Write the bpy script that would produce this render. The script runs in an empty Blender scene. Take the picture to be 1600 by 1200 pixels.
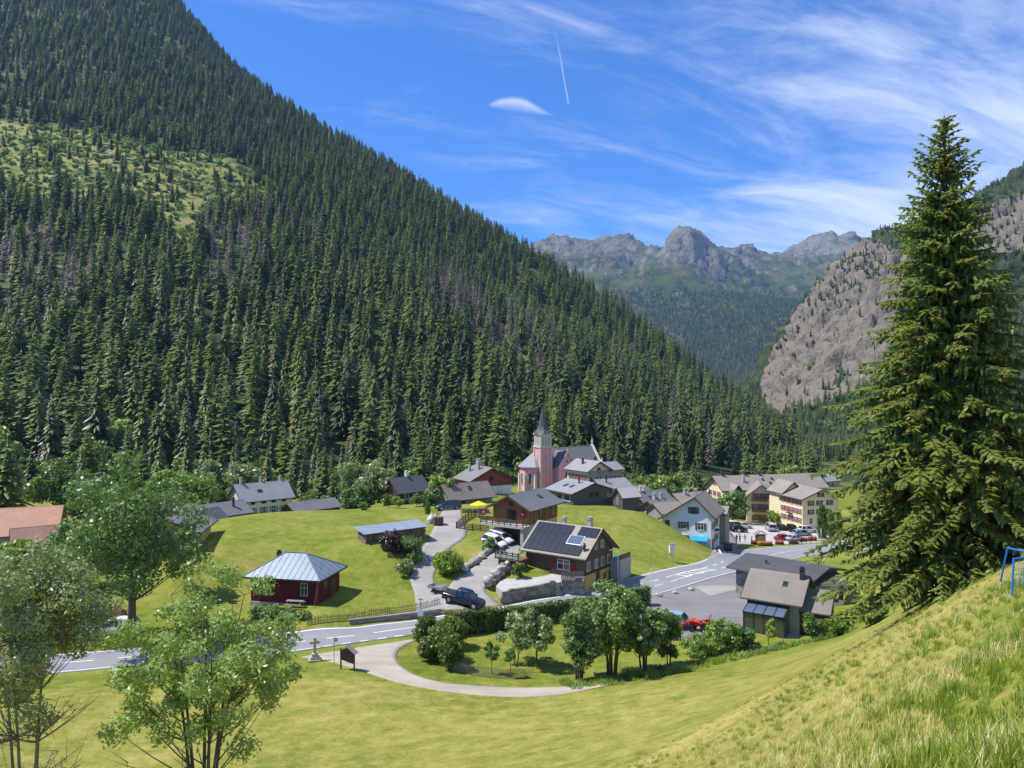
import bpy, math, random
import numpy as np
from mathutils import Vector, Matrix, noise as mnoise
R = math.radians
scene = bpy.context.scene
COL = scene.collection
# ------------------------------------------------------------------ camera
F = 1200.0                                   # focal length in pixels of the 1600 x 1200 photograph
cam_d = bpy.data.cameras.new('camera'); cam = bpy.data.objects.new('camera', cam_d); COL.objects.link(cam)
cam_d.sensor_width = 36.0; cam_d.lens = 36.0*F/1600; cam_d.clip_start = 0.3; cam_d.clip_end = 30000
cam.location = (0, 0, 0); cam.rotation_euler = (R(90), 0, 0)
scene.camera = cam
# ------------------------------------------------------------------ sun and sky
SUN_EL = R(57); SUN_AZ = math.atan2(-0.99, 0.07)
to_sun = Vector((math.cos(SUN_EL)*math.sin(SUN_AZ), math.cos(SUN_EL)*math.cos(SUN_AZ), math.sin(SUN_EL)))
sl = bpy.data.lights.new('sun', 'SUN'); sl.energy = 4.9; sl.angle = R(0.55); sl.color = (1, 0.95, 0.86)
so = bpy.data.objects.new('sun', sl); COL.objects.link(so); so.rotation_euler = to_sun.to_track_quat('Z', 'Y').to_euler()
so.location = (-200, 0, 300)
world = bpy.data.worlds.new('World'); scene.world = world; world.use_nodes = True
scene.view_settings.view_transform = 'Standard'; scene.view_settings.look = 'None'
scene.view_settings.exposure = 0.52; scene.view_settings.gamma = 1.0; scene.view_settings.use_curve_mapping = False
scene.cycles.use_denoising = True
scene.cycles.max_bounces = 6; scene.cycles.transparent_max_bounces = 8; scene.cycles.volume_bounces = 0
scene.cycles.diffuse_bounces = 3

class N:                                      # small node-tree helper
    def __init__(s, nt): s.nt = nt
    def __call__(s, typ, ins=None, **kw):
        n = s.nt.nodes.new(typ)
        for k, v in kw.items(): setattr(n, k, v)
        for k, v in (ins or {}).items():
            sock = n.inputs[k]
            if hasattr(v, 'links') or isinstance(v, bpy.types.NodeSocket): s.nt.links.new(v, sock)
            elif isinstance(v, bpy.types.Node): s.nt.links.new(v.outputs[0], sock)
            else: sock.default_value = v
        return n
    def math(s, op, a, b=0.0, c=None, clamp=False):
        ins = {0: a, 1: b}
        if c is not None: ins[2] = c
        return s('ShaderNodeMath', ins, operation=op, use_clamp=clamp).outputs[0]
    def ramp(s, fac, stops, interp='LINEAR'):
        n = s.nt.nodes.new('ShaderNodeValToRGB'); n.color_ramp.interpolation = interp
        e = n.color_ramp.elements
        while len(e) < len(stops): e.new(0.5)
        for i, (p, c) in enumerate(stops):
            e[i].position = p; e[i].color = tuple(c) + (1,) if len(c) == 3 else c
        s.nt.links.new(fac, n.inputs[0]); return n.outputs[0]
    def mix(s, fac, a, b, blend='MIX'):
        n = s.nt.nodes.new('ShaderNodeMix'); n.data_type = 'RGBA'; n.blend_type = blend
        for k, v in ((0, fac), (6, a), (7, b)):
            if isinstance(v, bpy.types.NodeSocket): s.nt.links.new(v, n.inputs[k])
            elif k == 0: n.inputs[0].default_value = v
            else: n.inputs[k].default_value = tuple(v) + (1,) if len(v) == 3 else v
        return n.outputs[2]
    def noise(s, vec, scale, detail=4, rough=0.55, lac=2.0, dist=0.0):
        n = s('ShaderNodeTexNoise', {'Scale': scale, 'Detail': detail, 'Roughness': rough, 'Lacunarity': lac, 'Distortion': dist})
        if vec is not None: s.nt.links.new(vec, n.inputs['Vector'])
        return n.outputs['Fac']
    def mapping(s, vec, scale=(1, 1, 1), rot=(0, 0, 0), loc=(0, 0, 0)):
        n = s('ShaderNodeMapping', {'Scale': scale, 'Rotation': rot, 'Location': loc}); s.nt.links.new(vec, n.inputs['Vector'])
        return n.outputs[0]

def build_world():
    nt = world.node_tree; nt.nodes.clear(); n = N(nt)
    sky = n('ShaderNodeTexSky', sky_type='NISHITA', sun_disc=False)
    sky.sun_elevation = SUN_EL; sky.sun_rotation = SUN_AZ; sky.altitude = 1300; sky.air_density = 1.0; sky.dust_density = 0.25; sky.ozone_density = 4.0
    tc = n('ShaderNodeTexCoord').outputs['Generated']
    sep = n('ShaderNodeSeparateXYZ', {0: tc})
    x, y, z = sep.outputs[0], sep.outputs[1], sep.outputs[2]
    zz = n.math('ADD', n.math('MAXIMUM', z, 0.0), 0.16)
    px = n.math('DIVIDE', x, zz); py = n.math('DIVIDE', y, zz)
    pv = n('ShaderNodeCombineXYZ', {0: px, 1: py, 2: 0.0}).outputs[0]
    # cirrus: wisps drawn out by the high wind, thicker to the east
    warp = n.noise(pv, 1.3, 3, 0.5)
    wv = n('ShaderNodeVectorMath', {0: pv, 1: n('ShaderNodeCombineXYZ', {0: n.math('MULTIPLY', warp, 0.9), 1: n.math('MULTIPLY', warp, 0.5), 2: 0.0}).outputs[0]}, operation='ADD').outputs[0]
    m1 = n.mapping(n.mapping(wv, (1, 1, 1), (0, 0, R(-24))), (0.62, 2.1, 1), (0, 0, 0), (3.1, 0.4, 0))
    wisps = n.noise(m1, 1.5, 12, 0.66, 2.1, 0.55)
    m2 = n.mapping(wv, (0.5, 0.8, 1), (0, 0, R(-20)), (1.2, 5.3, 0))
    cover = n.noise(m2, 0.9, 3, 0.5)
    east = n.math('MULTIPLY_ADD', px, 0.16, 0.0)
    c = n.math('ADD', n.math('ADD', n.math('MULTIPLY', wisps, 1.0), n.math('MULTIPLY', cover, 0.5)), east)
    cir = n('ShaderNodeMapRange', {0: c, 1: 0.70, 2: 1.20, 3: 0.0, 4: 0.84}, interpolation_type='SMOOTHSTEP').outputs[0]
    # haze of thin cloud close to the horizon
    def dirv(px_, py_):
        v = Vector(((px_-800)/F, 1, (600-py_)/F)); return v.normalized()
    # lenticular cloud and contrail: measured in angles on the sky
    def local(c0, c1):
        a = dirv(*c0); b = dirv(*c1); nrm = a.cross(b).normalized(); t = (b-a).normalized()
        off = n('ShaderNodeVectorMath', {0: tc, 1: a}, operation='SUBTRACT').outputs[0]
        u = n('ShaderNodeVectorMath', {0: off, 1: t}, operation='DOT_PRODUCT').outputs['Value']
        w = n('ShaderNodeVectorMath', {0: off, 1: nrm}, operation='DOT_PRODUCT').outputs['Value']
        return u, w, (b-a).length
    u, w, L = local((868, 48), (888, 162))
    along = n('ShaderNodeMapRange', {0: u, 1: 0.0, 2: L, 3: 0.0, 4: 1.0}, clamp=False).outputs[0]
    ends = n.math('MULTIPLY', n.math('GREATER_THAN', along, 0.0), n.math('LESS_THAN', along, 1.0))
    wid = n.math('DIVIDE', n.math('ABSOLUTE', n.math('ADD', w, n.math('MULTIPLY_ADD', n.noise(tc, 30, 3), 0.0012, -0.0006))), 0.0015)
    trail = n.math('MULTIPLY', n.math('MULTIPLY', ends, n.math('SUBTRACT', 1.0, wid, clamp=True)), n.math('MULTIPLY', n.math('MULTIPLY_ADD', along, 0.5, 0.35), n.math('MULTIPLY_ADD', n.noise(tc, 60, 3), 1.0, 0.15)))
    u, w, L = local((760, 165), (868, 182))
    # upper edge of the lens is crisp, the lower one frays out
    un = n.math('DIVIDE', u, L)
    arch = n.math('MULTIPLY', n.math('MULTIPLY', un, n.math('SUBTRACT', 1.05, un)), n.math('SUBTRACT', 1.3, un))
    top = n.math('MULTIPLY', arch, n.math('MULTIPLY_ADD', n.noise(tc, 18, 5, 0.6), 0.05, 0.045))
    low = n.math('MULTIPLY', arch, -0.025)
    up = n.math('MULTIPLY', w, SGN)
    inside = n.math('MULTIPLY', n('ShaderNodeMapRange', {0: up, 1: n.math('SUBTRACT', top, 0.007), 2: n.math('ADD', top, 0.001), 3: 1.0, 4: 0.0}, interpolation_type='SMOOTHSTEP').outputs[0],
                    n('ShaderNodeMapRange', {0: up, 1: low, 2: n.math('MULTIPLY', top, 0.95), 3: 0.0, 4: 1.0}, interpolation_type='SMOOTHSTEP').outputs[0])
    rng = n.math('MULTIPLY', n.math('GREATER_THAN', un, 0.0), n.math('LESS_THAN', un, 1.0))
    lens = n.math('MULTIPLY', n.math('MULTIPLY', inside, rng), n.math('MULTIPLY_ADD', n.noise(tc, 22, 5, 0.65), 1.3, 0.1), clamp=True)
    cl = n.math('MAXIMUM', n.math('MAXIMUM', cir, n.math('MULTIPLY', trail, 0.75)), n.math('MULTIPLY', lens, 0.85))
    tint = n.mix(1.0, sky.outputs[0], (0.28, 0.61, 1.05), 'MULTIPLY')
    bright = n.mix(cl, tint, (5.2, 5.6, 6.3))
    bg = n('ShaderNodeBackground', {'Color': bright, 'Strength': 0.14})
    out = n('ShaderNodeOutputWorld'); nt.links.new(bg.outputs[0], out.inputs[0])
SGN = 1.0
_a = Vector(((760-800)/F, 1, (600-165)/F)); _b = Vector(((868-800)/F, 1, (600-182)/F))
if _a.cross(_b).z < 0: SGN = -1.0
build_world()

# ------------------------------------------------------------------ helpers
def tag(o, label=None, cat=None, group=None, kind=None):
    if label: o['label'] = label
    if cat: o['category'] = cat
    if group: o['group'] = group
    if kind: o['kind'] = kind
    return o
def link(name, me, parent=None, mat=None):
    o = bpy.data.objects.new(name, me); COL.objects.link(o)
    if parent is not None: o.parent = parent
    if mat is not None and me is not None and not me.materials: me.materials.append(mat)
    return o
def empty(name, loc=(0, 0, 0), rz=0.0):
    o = bpy.data.objects.new(name, None); COL.objects.link(o); o.location = loc; o.rotation_euler = (0, 0, rz)
    o.empty_display_size = 0.3
    return o
def np_mesh(name, V, Q=None, T=None, smooth=False):
    """mesh from numpy verts, quads and triangles"""
    me = bpy.data.meshes.new(name); V = np.asarray(V, dtype=np.float32)
    Q = np.zeros((0, 4), int) if Q is None else np.asarray(Q); T = np.zeros((0, 3), int) if T is None else np.asarray(T)
    nl = Q.size + T.size
    me.vertices.add(len(V)); me.vertices.foreach_set('co', V.ravel())
    me.loops.add(nl); me.loops.foreach_set('vertex_index', np.concatenate([Q.ravel(), T.ravel()]).astype(np.int32))
    tot = np.concatenate([np.full(len(Q), 4), np.full(len(T), 3)]).astype(np.int32)
    st = np.concatenate([[0], np.cumsum(tot)[:-1]]).astype(np.int32) if len(tot) else np.zeros(0, np.int32)
    me.polygons.add(len(tot)); me.polygons.foreach_set('loop_start', st); me.polygons.foreach_set('loop_total', tot)
    if smooth: me.polygons.foreach_set('use_smooth', np.ones(len(tot), bool))
    me.update(calc_edges=True); me.validate(); return me
class MB:
    """collects boxes, prisms and tubes into one mesh"""
    def __init__(s): s.v = []; s.f = []
    def add(s, vs, fs):
        b = len(s.v); s.v += [tuple(v) for v in vs]; s.f += [tuple(i+b for i in f) for f in fs]; return s
    def box(s, x0, x1, y0, y1, z0, z1):
        return s.add([(x0,y0,z0),(x1,y0,z0),(x1,y1,z0),(x0,y1,z0),(x0,y0,z1),(x1,y0,z1),(x1,y1,z1),(x0,y1,z1)],
                     [(3,2,1,0),(4,5,6,7),(0,1,5,4),(1,2,6,5),(2,3,7,6),(3,0,4,7)])
    def hexa(s, p):
        return s.add(p, [(3,2,1,0),(4,5,6,7),(0,1,5,4),(1,2,6,5),(2,3,7,6),(3,0,4,7)])
    def bar(s, a, b, w, h=None, up=(0, 0, 1)):
        """box beam from a to b, w wide, h high"""
        h = h or w; a = Vector(a); b = Vector(b); t = (b-a).normalized(); up = Vector(up)
        if abs(t.dot(up)) > .98: up = Vector((0, 1, 0))
        sd = t.cross(up).normalized()*w/2; u = sd.cross(t).normalized()*h/2
        return s.hexa([a-sd-u, a+sd-u, b+sd-u, b-sd-u, a-sd+u, a+sd+u, b+sd+u, b-sd+u])
    def tube(s, pts, rad, n=6, cap=True):
        pts = [Vector(p) for p in pts]; rad = rad if hasattr(rad, '__len__') else [rad]*len(pts)
        base = len(s.v); vs = []; fs = []
        for i, p in enumerate(pts):
            t = (pts[min(i+1, len(pts)-1)]-pts[max(i-1, 0)]).normalized()
            a = t.cross(Vector((0, 0, 1)) if abs(t.z) < .95 else Vector((0, 1, 0))).normalized(); b = t.cross(a)
            for k in range(n):
                q = 2*math.pi*k/n; vs.append(p+(a*math.cos(q)+b*math.sin(q))*rad[i])
        for i in range(len(pts)-1):
            for k in range(n):
                fs.append((i*n+k, i*n+(k+1) % n, (i+1)*n+(k+1) % n, (i+1)*n+k))
        if cap: fs.append(tuple(range(n))[::-1]); fs.append(tuple((len(pts)-1)*n+k for k in range(n)))
        return s.add(vs, fs)
    def lathe(s, prof, n=12, c=(0, 0, 0), ph=0.0):
        vs = []; fs = []
        for r, z in prof:
            for k in range(n):
                q = 2*math.pi*k/n+ph; vs.append((c[0]+r*math.cos(q), c[1]+r*math.sin(q), c[2]+z))
        for i in range(len(prof)-1):
            for k in range(n): fs.append((i*n+k, i*n+(k+1) % n, (i+1)*n+(k+1) % n, (i+1)*n+k))
        fs.append(tuple(range(n))[::-1]); fs.append(tuple((len(prof)-1)*n+k for k in range(n)))
        return s.add(vs, fs)
    def prism(s, poly, d):
        """poly: list of 3D points (front face), extruded by vector d"""
        m = len(poly); p = [Vector(q) for q in poly]; d = Vector(d)
        return s.add(p+[q+d for q in p], [tuple(range(m))[::-1], tuple(range(m, 2*m))]+[(i, (i+1) % m, m+(i+1) % m, m+i) for i in range(m)])
    def mesh(s, name, smooth=False):
        me = bpy.data.meshes.new(name); me.from_pydata(s.v, [], s.f)
        if smooth:
            for p in me.polygons: p.use_smooth = True
        me.update(); return me
    def build(s, name, mat, parent=None, smooth=False, bevel=0.0):
        me = s.mesh(name, smooth)
        import bmesh
        bm = bmesh.new(); bm.from_mesh(me); bmesh.ops.recalc_face_normals(bm, faces=bm.faces)
        if bevel: bmesh.ops.bevel(bm, geom=bm.edges[:], offset=bevel, segments=1, affect='EDGES', clamp_overlap=True)
        bm.to_mesh(me); bm.free()
        return link(name, me, parent, mat)

def copy_tree(o, parent=None):
    c = o.copy(); COL.objects.link(c); c.parent = parent
    for ch in KIDS.get(o.name, list(o.children)): copy_tree(ch, c)
    return c
KIDS = {}

# ------------------------------------------------------------------ terrain
def W(px, py, d): return ((px-800)*d/F, d, (600-py)*d/F)
class TPS:
    def __init__(s, pts, lam=0.0, sc=100.0):
        P = np.array(pts, float); s.sc = sc; s.X = P[:, :2]/sc; n = len(P)
        K = s.k(s.X, s.X)+lam*np.eye(n); A = np.zeros((n+3, n+3)); A[:n, :n] = K
        Q = np.c_[np.ones(n), s.X]; A[:n, n:] = Q; A[n:, :n] = Q.T
        s.w = np.linalg.solve(A, np.r_[P[:, 2], 0, 0, 0])
    @staticmethod
    def k(a, b):
        d2 = ((a[:, None, :]-b[None, :, :])**2).sum(-1); return 0.5*d2*np.log(d2+1e-12)
    def __call__(s, x, y):
        x = np.asarray(x, float); sh = x.shape; X = np.c_[x.ravel(), np.asarray(y, float).ravel()]/s.sc; out = np.empty(len(X))
        for i in range(0, len(X), 20000):
            c = X[i:i+20000]; out[i:i+20000] = s.k(c, s.X)@s.w[:-3]+s.w[-3]+c@s.w[-2:]
        return out.reshape(sh)
_near = [W(*p) for p in [
 # main road and the flat beside it
 (-150,1040,76),(0,1035,77.5),(100,1032,78),(250,1020,80),(400,1003,83.5),(500,992,86),(600,978,89),(660,968,91.5),(740,955,94.5),(850,942,98.5),(960,925,103.5),(1020,908,109.5),
 (1090,888,118.5),(1150,872,136),(1250,858,158),(1330,853,165),(1450,852,166),(1060,950,96),(1100,985,87.5),(1180,985,87.5),(1290,985,87.5),(1160,930,102),(1250,910,108),(1340,905,108),
 # car park, hotel, white house
 (1150,830,184),(1226,848,173),(1260,832,185),(1180,822,194),(1160,816,206),(1220,824,196),(1300,828,194),(1400,835,190),(1035,838,157),(1112,863,149),(1140,858,154),(1135,838,176),
 # green mound
 (880,793,150),(950,798,146),(1000,800,147),(1030,815,150),(940,845,127),(1000,878,118),(965,893,112.5),(1060,872,124),(900,789,164),(960,791,166),(1000,800,170),(1060,815,178),
 # lanes to the chalets
 (722,945,95.5),(660,920,101),(655,890,107),(680,850,117),(690,820,127),(720,800,137),(700,798,140),(740,905,104),(780,870,112.5),(820,850,118.5),(830,908,103.8),(860,900,106),(735,845,118),(740,868,112.5),(720,890,107),
 (910,925,104),(960,907,109),
 # hill behind the pavilion
 (240,860,112),(300,822,130),(400,803,136),(500,798,138),(600,801,138),(400,850,112),(560,850,112.5),(300,880,103),(380,925,100),(490,945,94),(395,947,95.5),(430,965,89.5),(530,958,91),(640,938,98.5),(600,905,104),(590,956,93.5),
 (620,870,108),(630,835,120),(660,800,139),
 # behind the hill: village
 (400,815,182),(300,830,170),(500,808,182),(560,800,175),(640,787,160),(600,792,155),(730,787,158),(760,767,184),(840,771,196),(800,776,180),(960,792,192),(1040,803,192),(900,771,205),(700,775,190),(620,790,190),
 # left bank
 (100,905,128),(0,905,125),(-150,905,120),(175,985,87.8),(60,985,87),(-100,985,86),(250,940,95),(150,940,98),
 # gravel lane, garden
 (560,1020,79),(650,1060,72),(750,1080,68.5),(870,1079,68.8),(760,1040,77),(850,1000,84.5),(950,1062,72),(1050,1040,76),(1150,1010,82),(1250,1002,83.5),
 # mown meadow falling away from the viewpoint
 (500,1050,72.5),(600,1068,69.5),(800,1094,65.5),(300,1090,65.5),(100,1095,64),(-100,1100,63),(0,1200,50),(300,1200,50),(-150,1200,49),(600,1140,57.5),(600,1200,48.5),(900,1120,57),(900,1200,41),(1100,1080,57),(1100,1150,38.5),
 (1000,1080,63),(1060,1200,29),(1250,1038,55),(1250,1120,27),(1200,1200,19),(1330,1018,46),(1330,1100,20.5),
 (1400,1000,30),(1450,1060,17.5),(1500,957,26),(1560,930,22),(1600,908,20.5),(1600,1000,12),(1580,1200,6),(1400,1200,9.5),
 # beyond the brow: the spruce, the lane on the right
 (1500,912,40),(1420,960,48),(1360,985,66),(1450,930,70),(1540,890,66),(1600,880,70),(1600,868,90),(1500,890,95),(1700,850,95),(1450,865,125),(1600,855,125),(1800,840,130),
]] + [(0,0,-1.65),(0,5,-4.0),(3,6,-2.9),(-12,0,-7),(-12,20,-15.5),(-30,0,-15),(-30,25,-20.5),(15,2,0.2),(22,10,0.5),(30,25,-2),(40,40,-4),(60,50,0),(70,80,-8),(95,110,-12),(110,150,-22),(0,-15,1),(30,-15,7),(-30,-15,-10),
 (-70,40,-24.5),(-100,70,-27),(-110,110,-31),(-130,150,-33),(-140,190,-32),(-60,240,-31),(0,250,-31.5),(60,250,-37),(110,240,-40),(130,190,-36),(-60,-15,-19),(-100,10,-24),
 (-40,300,-32),(60,320,-40),(150,300,-40),(-160,240,-31)]
for _px, _r0, _r1 in ((0,1026,1062),(137,1019,1048),(300,1004,1035),(450,988,1020),(550,980,1006),(650,969,992),(745,955,976),(870,936,956)):   # both edges of the road lie level
    for _r in (_r0-2, _r1+2): _near.append(W(_px, _r, 28.05*F/(_r-600)))
near_t = TPS(_near, lam=2e-4)
_hill = [W(*p) for p in [
 (-300,720,235),(0,725,250),(300,738,268),(600,738,275),(800,730,290),(1000,747,310),(1150,745,350),(1250,742,420),
 (-300,560,340),(0,580,350),(300,590,350),(600,600,360),(800,620,380),(950,660,400),(1100,700,430),
 (-300,430,440),(0,450,450),(300,455,455),(600,480,480),(800,520,520),(950,600,500),(1060,650,520),(1170,690,500),
 (-300,250,700),(0,270,680),(150,240,720),(300,270,720),(450,310,740),(600,380,730),(750,440,760),(900,520,720),(1020,590,640),(1120,650,590),
 (-300,60,1000),(0,110,980),(150,120,1000),(300,160,1010),(420,215,1000),
 (-300,-150,1500),(0,-60,1450),(120,-10,1420),(230,-20,1500),(290,20,1480),(340,80,1380),(450,172,1220),(600,263,1120),(760,366,1010),(900,450,910),(1000,518,830),(1120,617,720),(1200,676,640),(1275,727,560)]]
_hill += [W(*p) for p in [(300,120,1750),(450,260,1500),(600,340,1400),(760,440,1280),(900,520,1150),(1000,590,1050),(1120,670,920),(1200,720,820),(1290,770,700),(0,-30,1900),(-300,-100,2000)]]
hill_t = TPS(_hill, lam=1e-4)
def valley(x, y): return -33.0-0.055*np.clip(y-170, 0, 2000)-0.0*x
def H(x, y, detail=True):
    x = np.asarray(x, float); y = np.asarray(y, float)
    n = near_t(x, y)
    w = np.clip((y-235)/70, 0, 1); w = np.maximum(w, np.clip((np.abs(x)-125)/60, 0, 1)); w = np.maximum(w, np.clip((-10-y)/15, 0, 1)); w = w*w*(3-2*w)
    side = np.clip(x-100, 0, 600)*np.clip((260-y)/160, 0, 1)*0.32             # the viewpoint's own hillside, to the right
    v = valley(x, y)+side+np.clip(20-y, 0, 80)*np.clip((x+60)/80, 0, 1)*0.15
    n = n*(1-w)+v*w
    h = hill_t(x, y)
    h = np.where(y > 150, h, -500.0)
    k = 3.0; m = np.maximum(n, h); z = m+k*np.log1p(np.exp(-np.abs(n-h)/k))*np.clip((y-200)/40, 0, 1)
    return z
def Hs(x, y): return float(H(np.array([x]), np.array([y]))[0])
def hit(px, py, dmin=4.0, dmax=400.0):
    """where the line of sight through a pixel meets the near ground"""
    d = np.linspace(dmin, dmax, 3000); g = (600-py)*d/F-H((px-800)*d/F, d)
    i = np.argmax(g < 0)
    if i == 0: raise ValueError('no ground under %s,%s' % (px, py))
    a, b = d[i-1], d[i]
    t = g[i-1]/(g[i-1]-g[i]); dd = a+(b-a)*t
    return Vector(((px-800)*dd/F, dd, (600-py)*dd/F))
def at(px, d, dz=0.0):
    x = (px-800)*d/F; return Vector((x, d, Hs(x, d)+dz))

# ------------------------------------------------------------------ materials
MAT = {}
def mat(name, col=None, rough=0.7, fn=None, spec=0.3, metal=0.0, bump=None):
    """procedural material; fn(n, bsdf) may add nodes and returns a colour socket"""
    if name in MAT: return MAT[name]
    m = bpy.data.materials.new(name); m.use_nodes = True; nt = m.node_tree; nt.nodes.clear(); n = N(nt)
    b = n('ShaderNodeBsdfPrincipled', {'Roughness': rough, 'Metallic': metal}); b.inputs['Specular IOR Level'].default_value = spec
    out = n('ShaderNodeOutputMaterial', {0: b.outputs[0]})
    if col is not None: b.inputs['Base Color'].default_value = tuple(col)+(1,)
    if fn is not None:
        c = fn(n, b, out)
        if c is not None: nt.links.new(c, b.inputs['Base Color'])
    MAT[name] = m; return m
def obj_co(n): return n('ShaderNodeTexCoord').outputs['Object']
def bumped(n, b, h, strength=0.3, dist=0.05):
    bp = n('ShaderNodeBump', {'Height': h, 'Strength': strength, 'Distance': dist}); n.nt.links.new(bp.outputs[0], b.inputs['Normal'])
def weathered(col, var=0.25, scale=3.0, bump=0.0, stretch=(1, 1, 1), fine=25.0):
    def fn(n, b, out):
        co = n.mapping(obj_co(n), stretch)
        a = n.noise(co, scale, 5, 0.6); f = n.noise(co, fine, 3, 0.6)
        k = n.math('ADD', n.math('MULTIPLY', a, 0.65), n.math('MULTIPLY', f, 0.35))
        dk = tuple(c*(1-var) for c in col); lt = tuple(min(1, c*(1+var)) for c in col)
        if bump: bumped(n, b, f, bump, 0.03)
        return n.ramp(k, [(0.3, dk), (0.7, lt)])
    return fn
def ground_mat():
    def fn(n, b, out):
        co = n('ShaderNodeNewGeometry').outputs['Position']
        dry = n('ShaderNodeAttribute', attribute_name='dry').outputs['Fac']
        hillm = n('ShaderNodeAttribute', attribute_name='hill').outputs['Fac']
        big = n.noise(co, 0.09, 5, 0.6); mid = n.noise(co, 0.7, 5, 0.65); fine = n.noise(n.mapping(co, (1, 1, 0.4)), 3.2, 5, 0.75)
        grain = n.noise(co, 7.5, 2, 0.7); stripes = n.noise(n.mapping(co, (0.10, 1.0, 0.3), (0, 0, R(28))), 1.1, 4, 0.6)
        k = n.math('ADD', n.math('ADD', n.math('MULTIPLY', big, 0.30), n.math('MULTIPLY', mid, 0.26)), n.math('ADD', n.math('ADD', n.math('MULTIPLY', fine, 0.20), n.math('MULTIPLY', grain, 0.16)), n.math('MULTIPLY', stripes, 0.10)))
        green = n.ramp(k, [(0.39, (0.070, 0.108, 0.013)), (0.455, (0.120, 0.160, 0.019)), (0.51, (0.180, 0.205, 0.029)), (0.565, (0.245, 0.238, 0.054)), (0.63, (0.34, 0.29, 0.10))])
        hay = n.ramp(n.math('ADD', n.math('MULTIPLY', fine, 0.6), n.math('MULTIPLY', mid, 0.4)), [(0.3, (0.19, 0.165, 0.04)), (0.5, (0.35, 0.295, 0.085)), (0.7, (0.50, 0.41, 0.17))])
        d2 = n.math('ADD', dry, n.math('MULTIPLY_ADD', mid, 0.9, -0.45), clamp=True)
        d3 = n.math('MULTIPLY', d2, n.math('GREATER_THAN', dry, 0.02))
        c = n.mix(d3, green, hay)
        fl = n.ramp(n.noise(co, 0.06, 6, 0.65), [(0.38, (0.022, 0.034, 0.012)), (0.52, (0.055, 0.075, 0.022)), (0.60, (0.13, 0.15, 0.04)), (0.72, (0.20, 0.19, 0.11))])
        c = n.mix(hillm, c, fl)
        clear = n('ShaderNodeAttribute', attribute_name='clear').outputs['Fac']
        cl = n.ramp(n.noise(co, 0.05, 8, 0.7), [(0.36, (0.035, 0.060, 0.016)), (0.47, (0.14, 0.17, 0.036)), (0.55, (0.26, 0.25, 0.075)), (0.63, (0.24, 0.22, 0.11)), (0.68, (0.34, 0.32, 0.29))])
        c = n.mix(clear, c, cl)
        bumped(n, b, n.math('ADD', n.math('MULTIPLY', fine, 0.5), mid), 0.55, 0.25)
        return c
    return mat('meadow', rough=0.9, fn=fn, spec=0.1)

CLEAR = [(-60,180),(60,195),(140,200),(230,225),(330,240),(430,285),(440,320),(330,330),(290,395),(200,300),(60,320),(-60,290)]
def in_poly(px, py, poly):
    px = np.asarray(px, float); py = np.asarray(py, float); c = np.zeros(px.shape, bool); j = len(poly)-1
    for i in range(len(poly)):
        (xi, yi), (xj, yj) = poly[i], poly[j]
        c ^= ((yi > py) != (yj > py)) & (px < (xj-xi)*(py-yi)/((yj-yi) or 1e-9)+xi); j = i
    return c
def vnoise(x, y, s, seed=0.0, oct=4):
    return np.array([mnoise.fractal(Vector((a*s+seed, b*s-seed, seed*.37)), 1.0, 2.0, oct) for a, b in zip(np.ravel(x), np.ravel(y))]).reshape(np.shape(x))
def proj(x, y, z): return 800+F*x/y, 600-F*z/y
def clear_mask(x, y):
    """open, rocky pasture on the mountainside (a patch on the ground about 700 m off)"""
    z = hill_t(x, y); yy = np.maximum(y, 50); px, py = proj(x, yy, z)
    return in_poly(px, py, CLEAR) & (y > 450) & (y < 1100)
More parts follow.
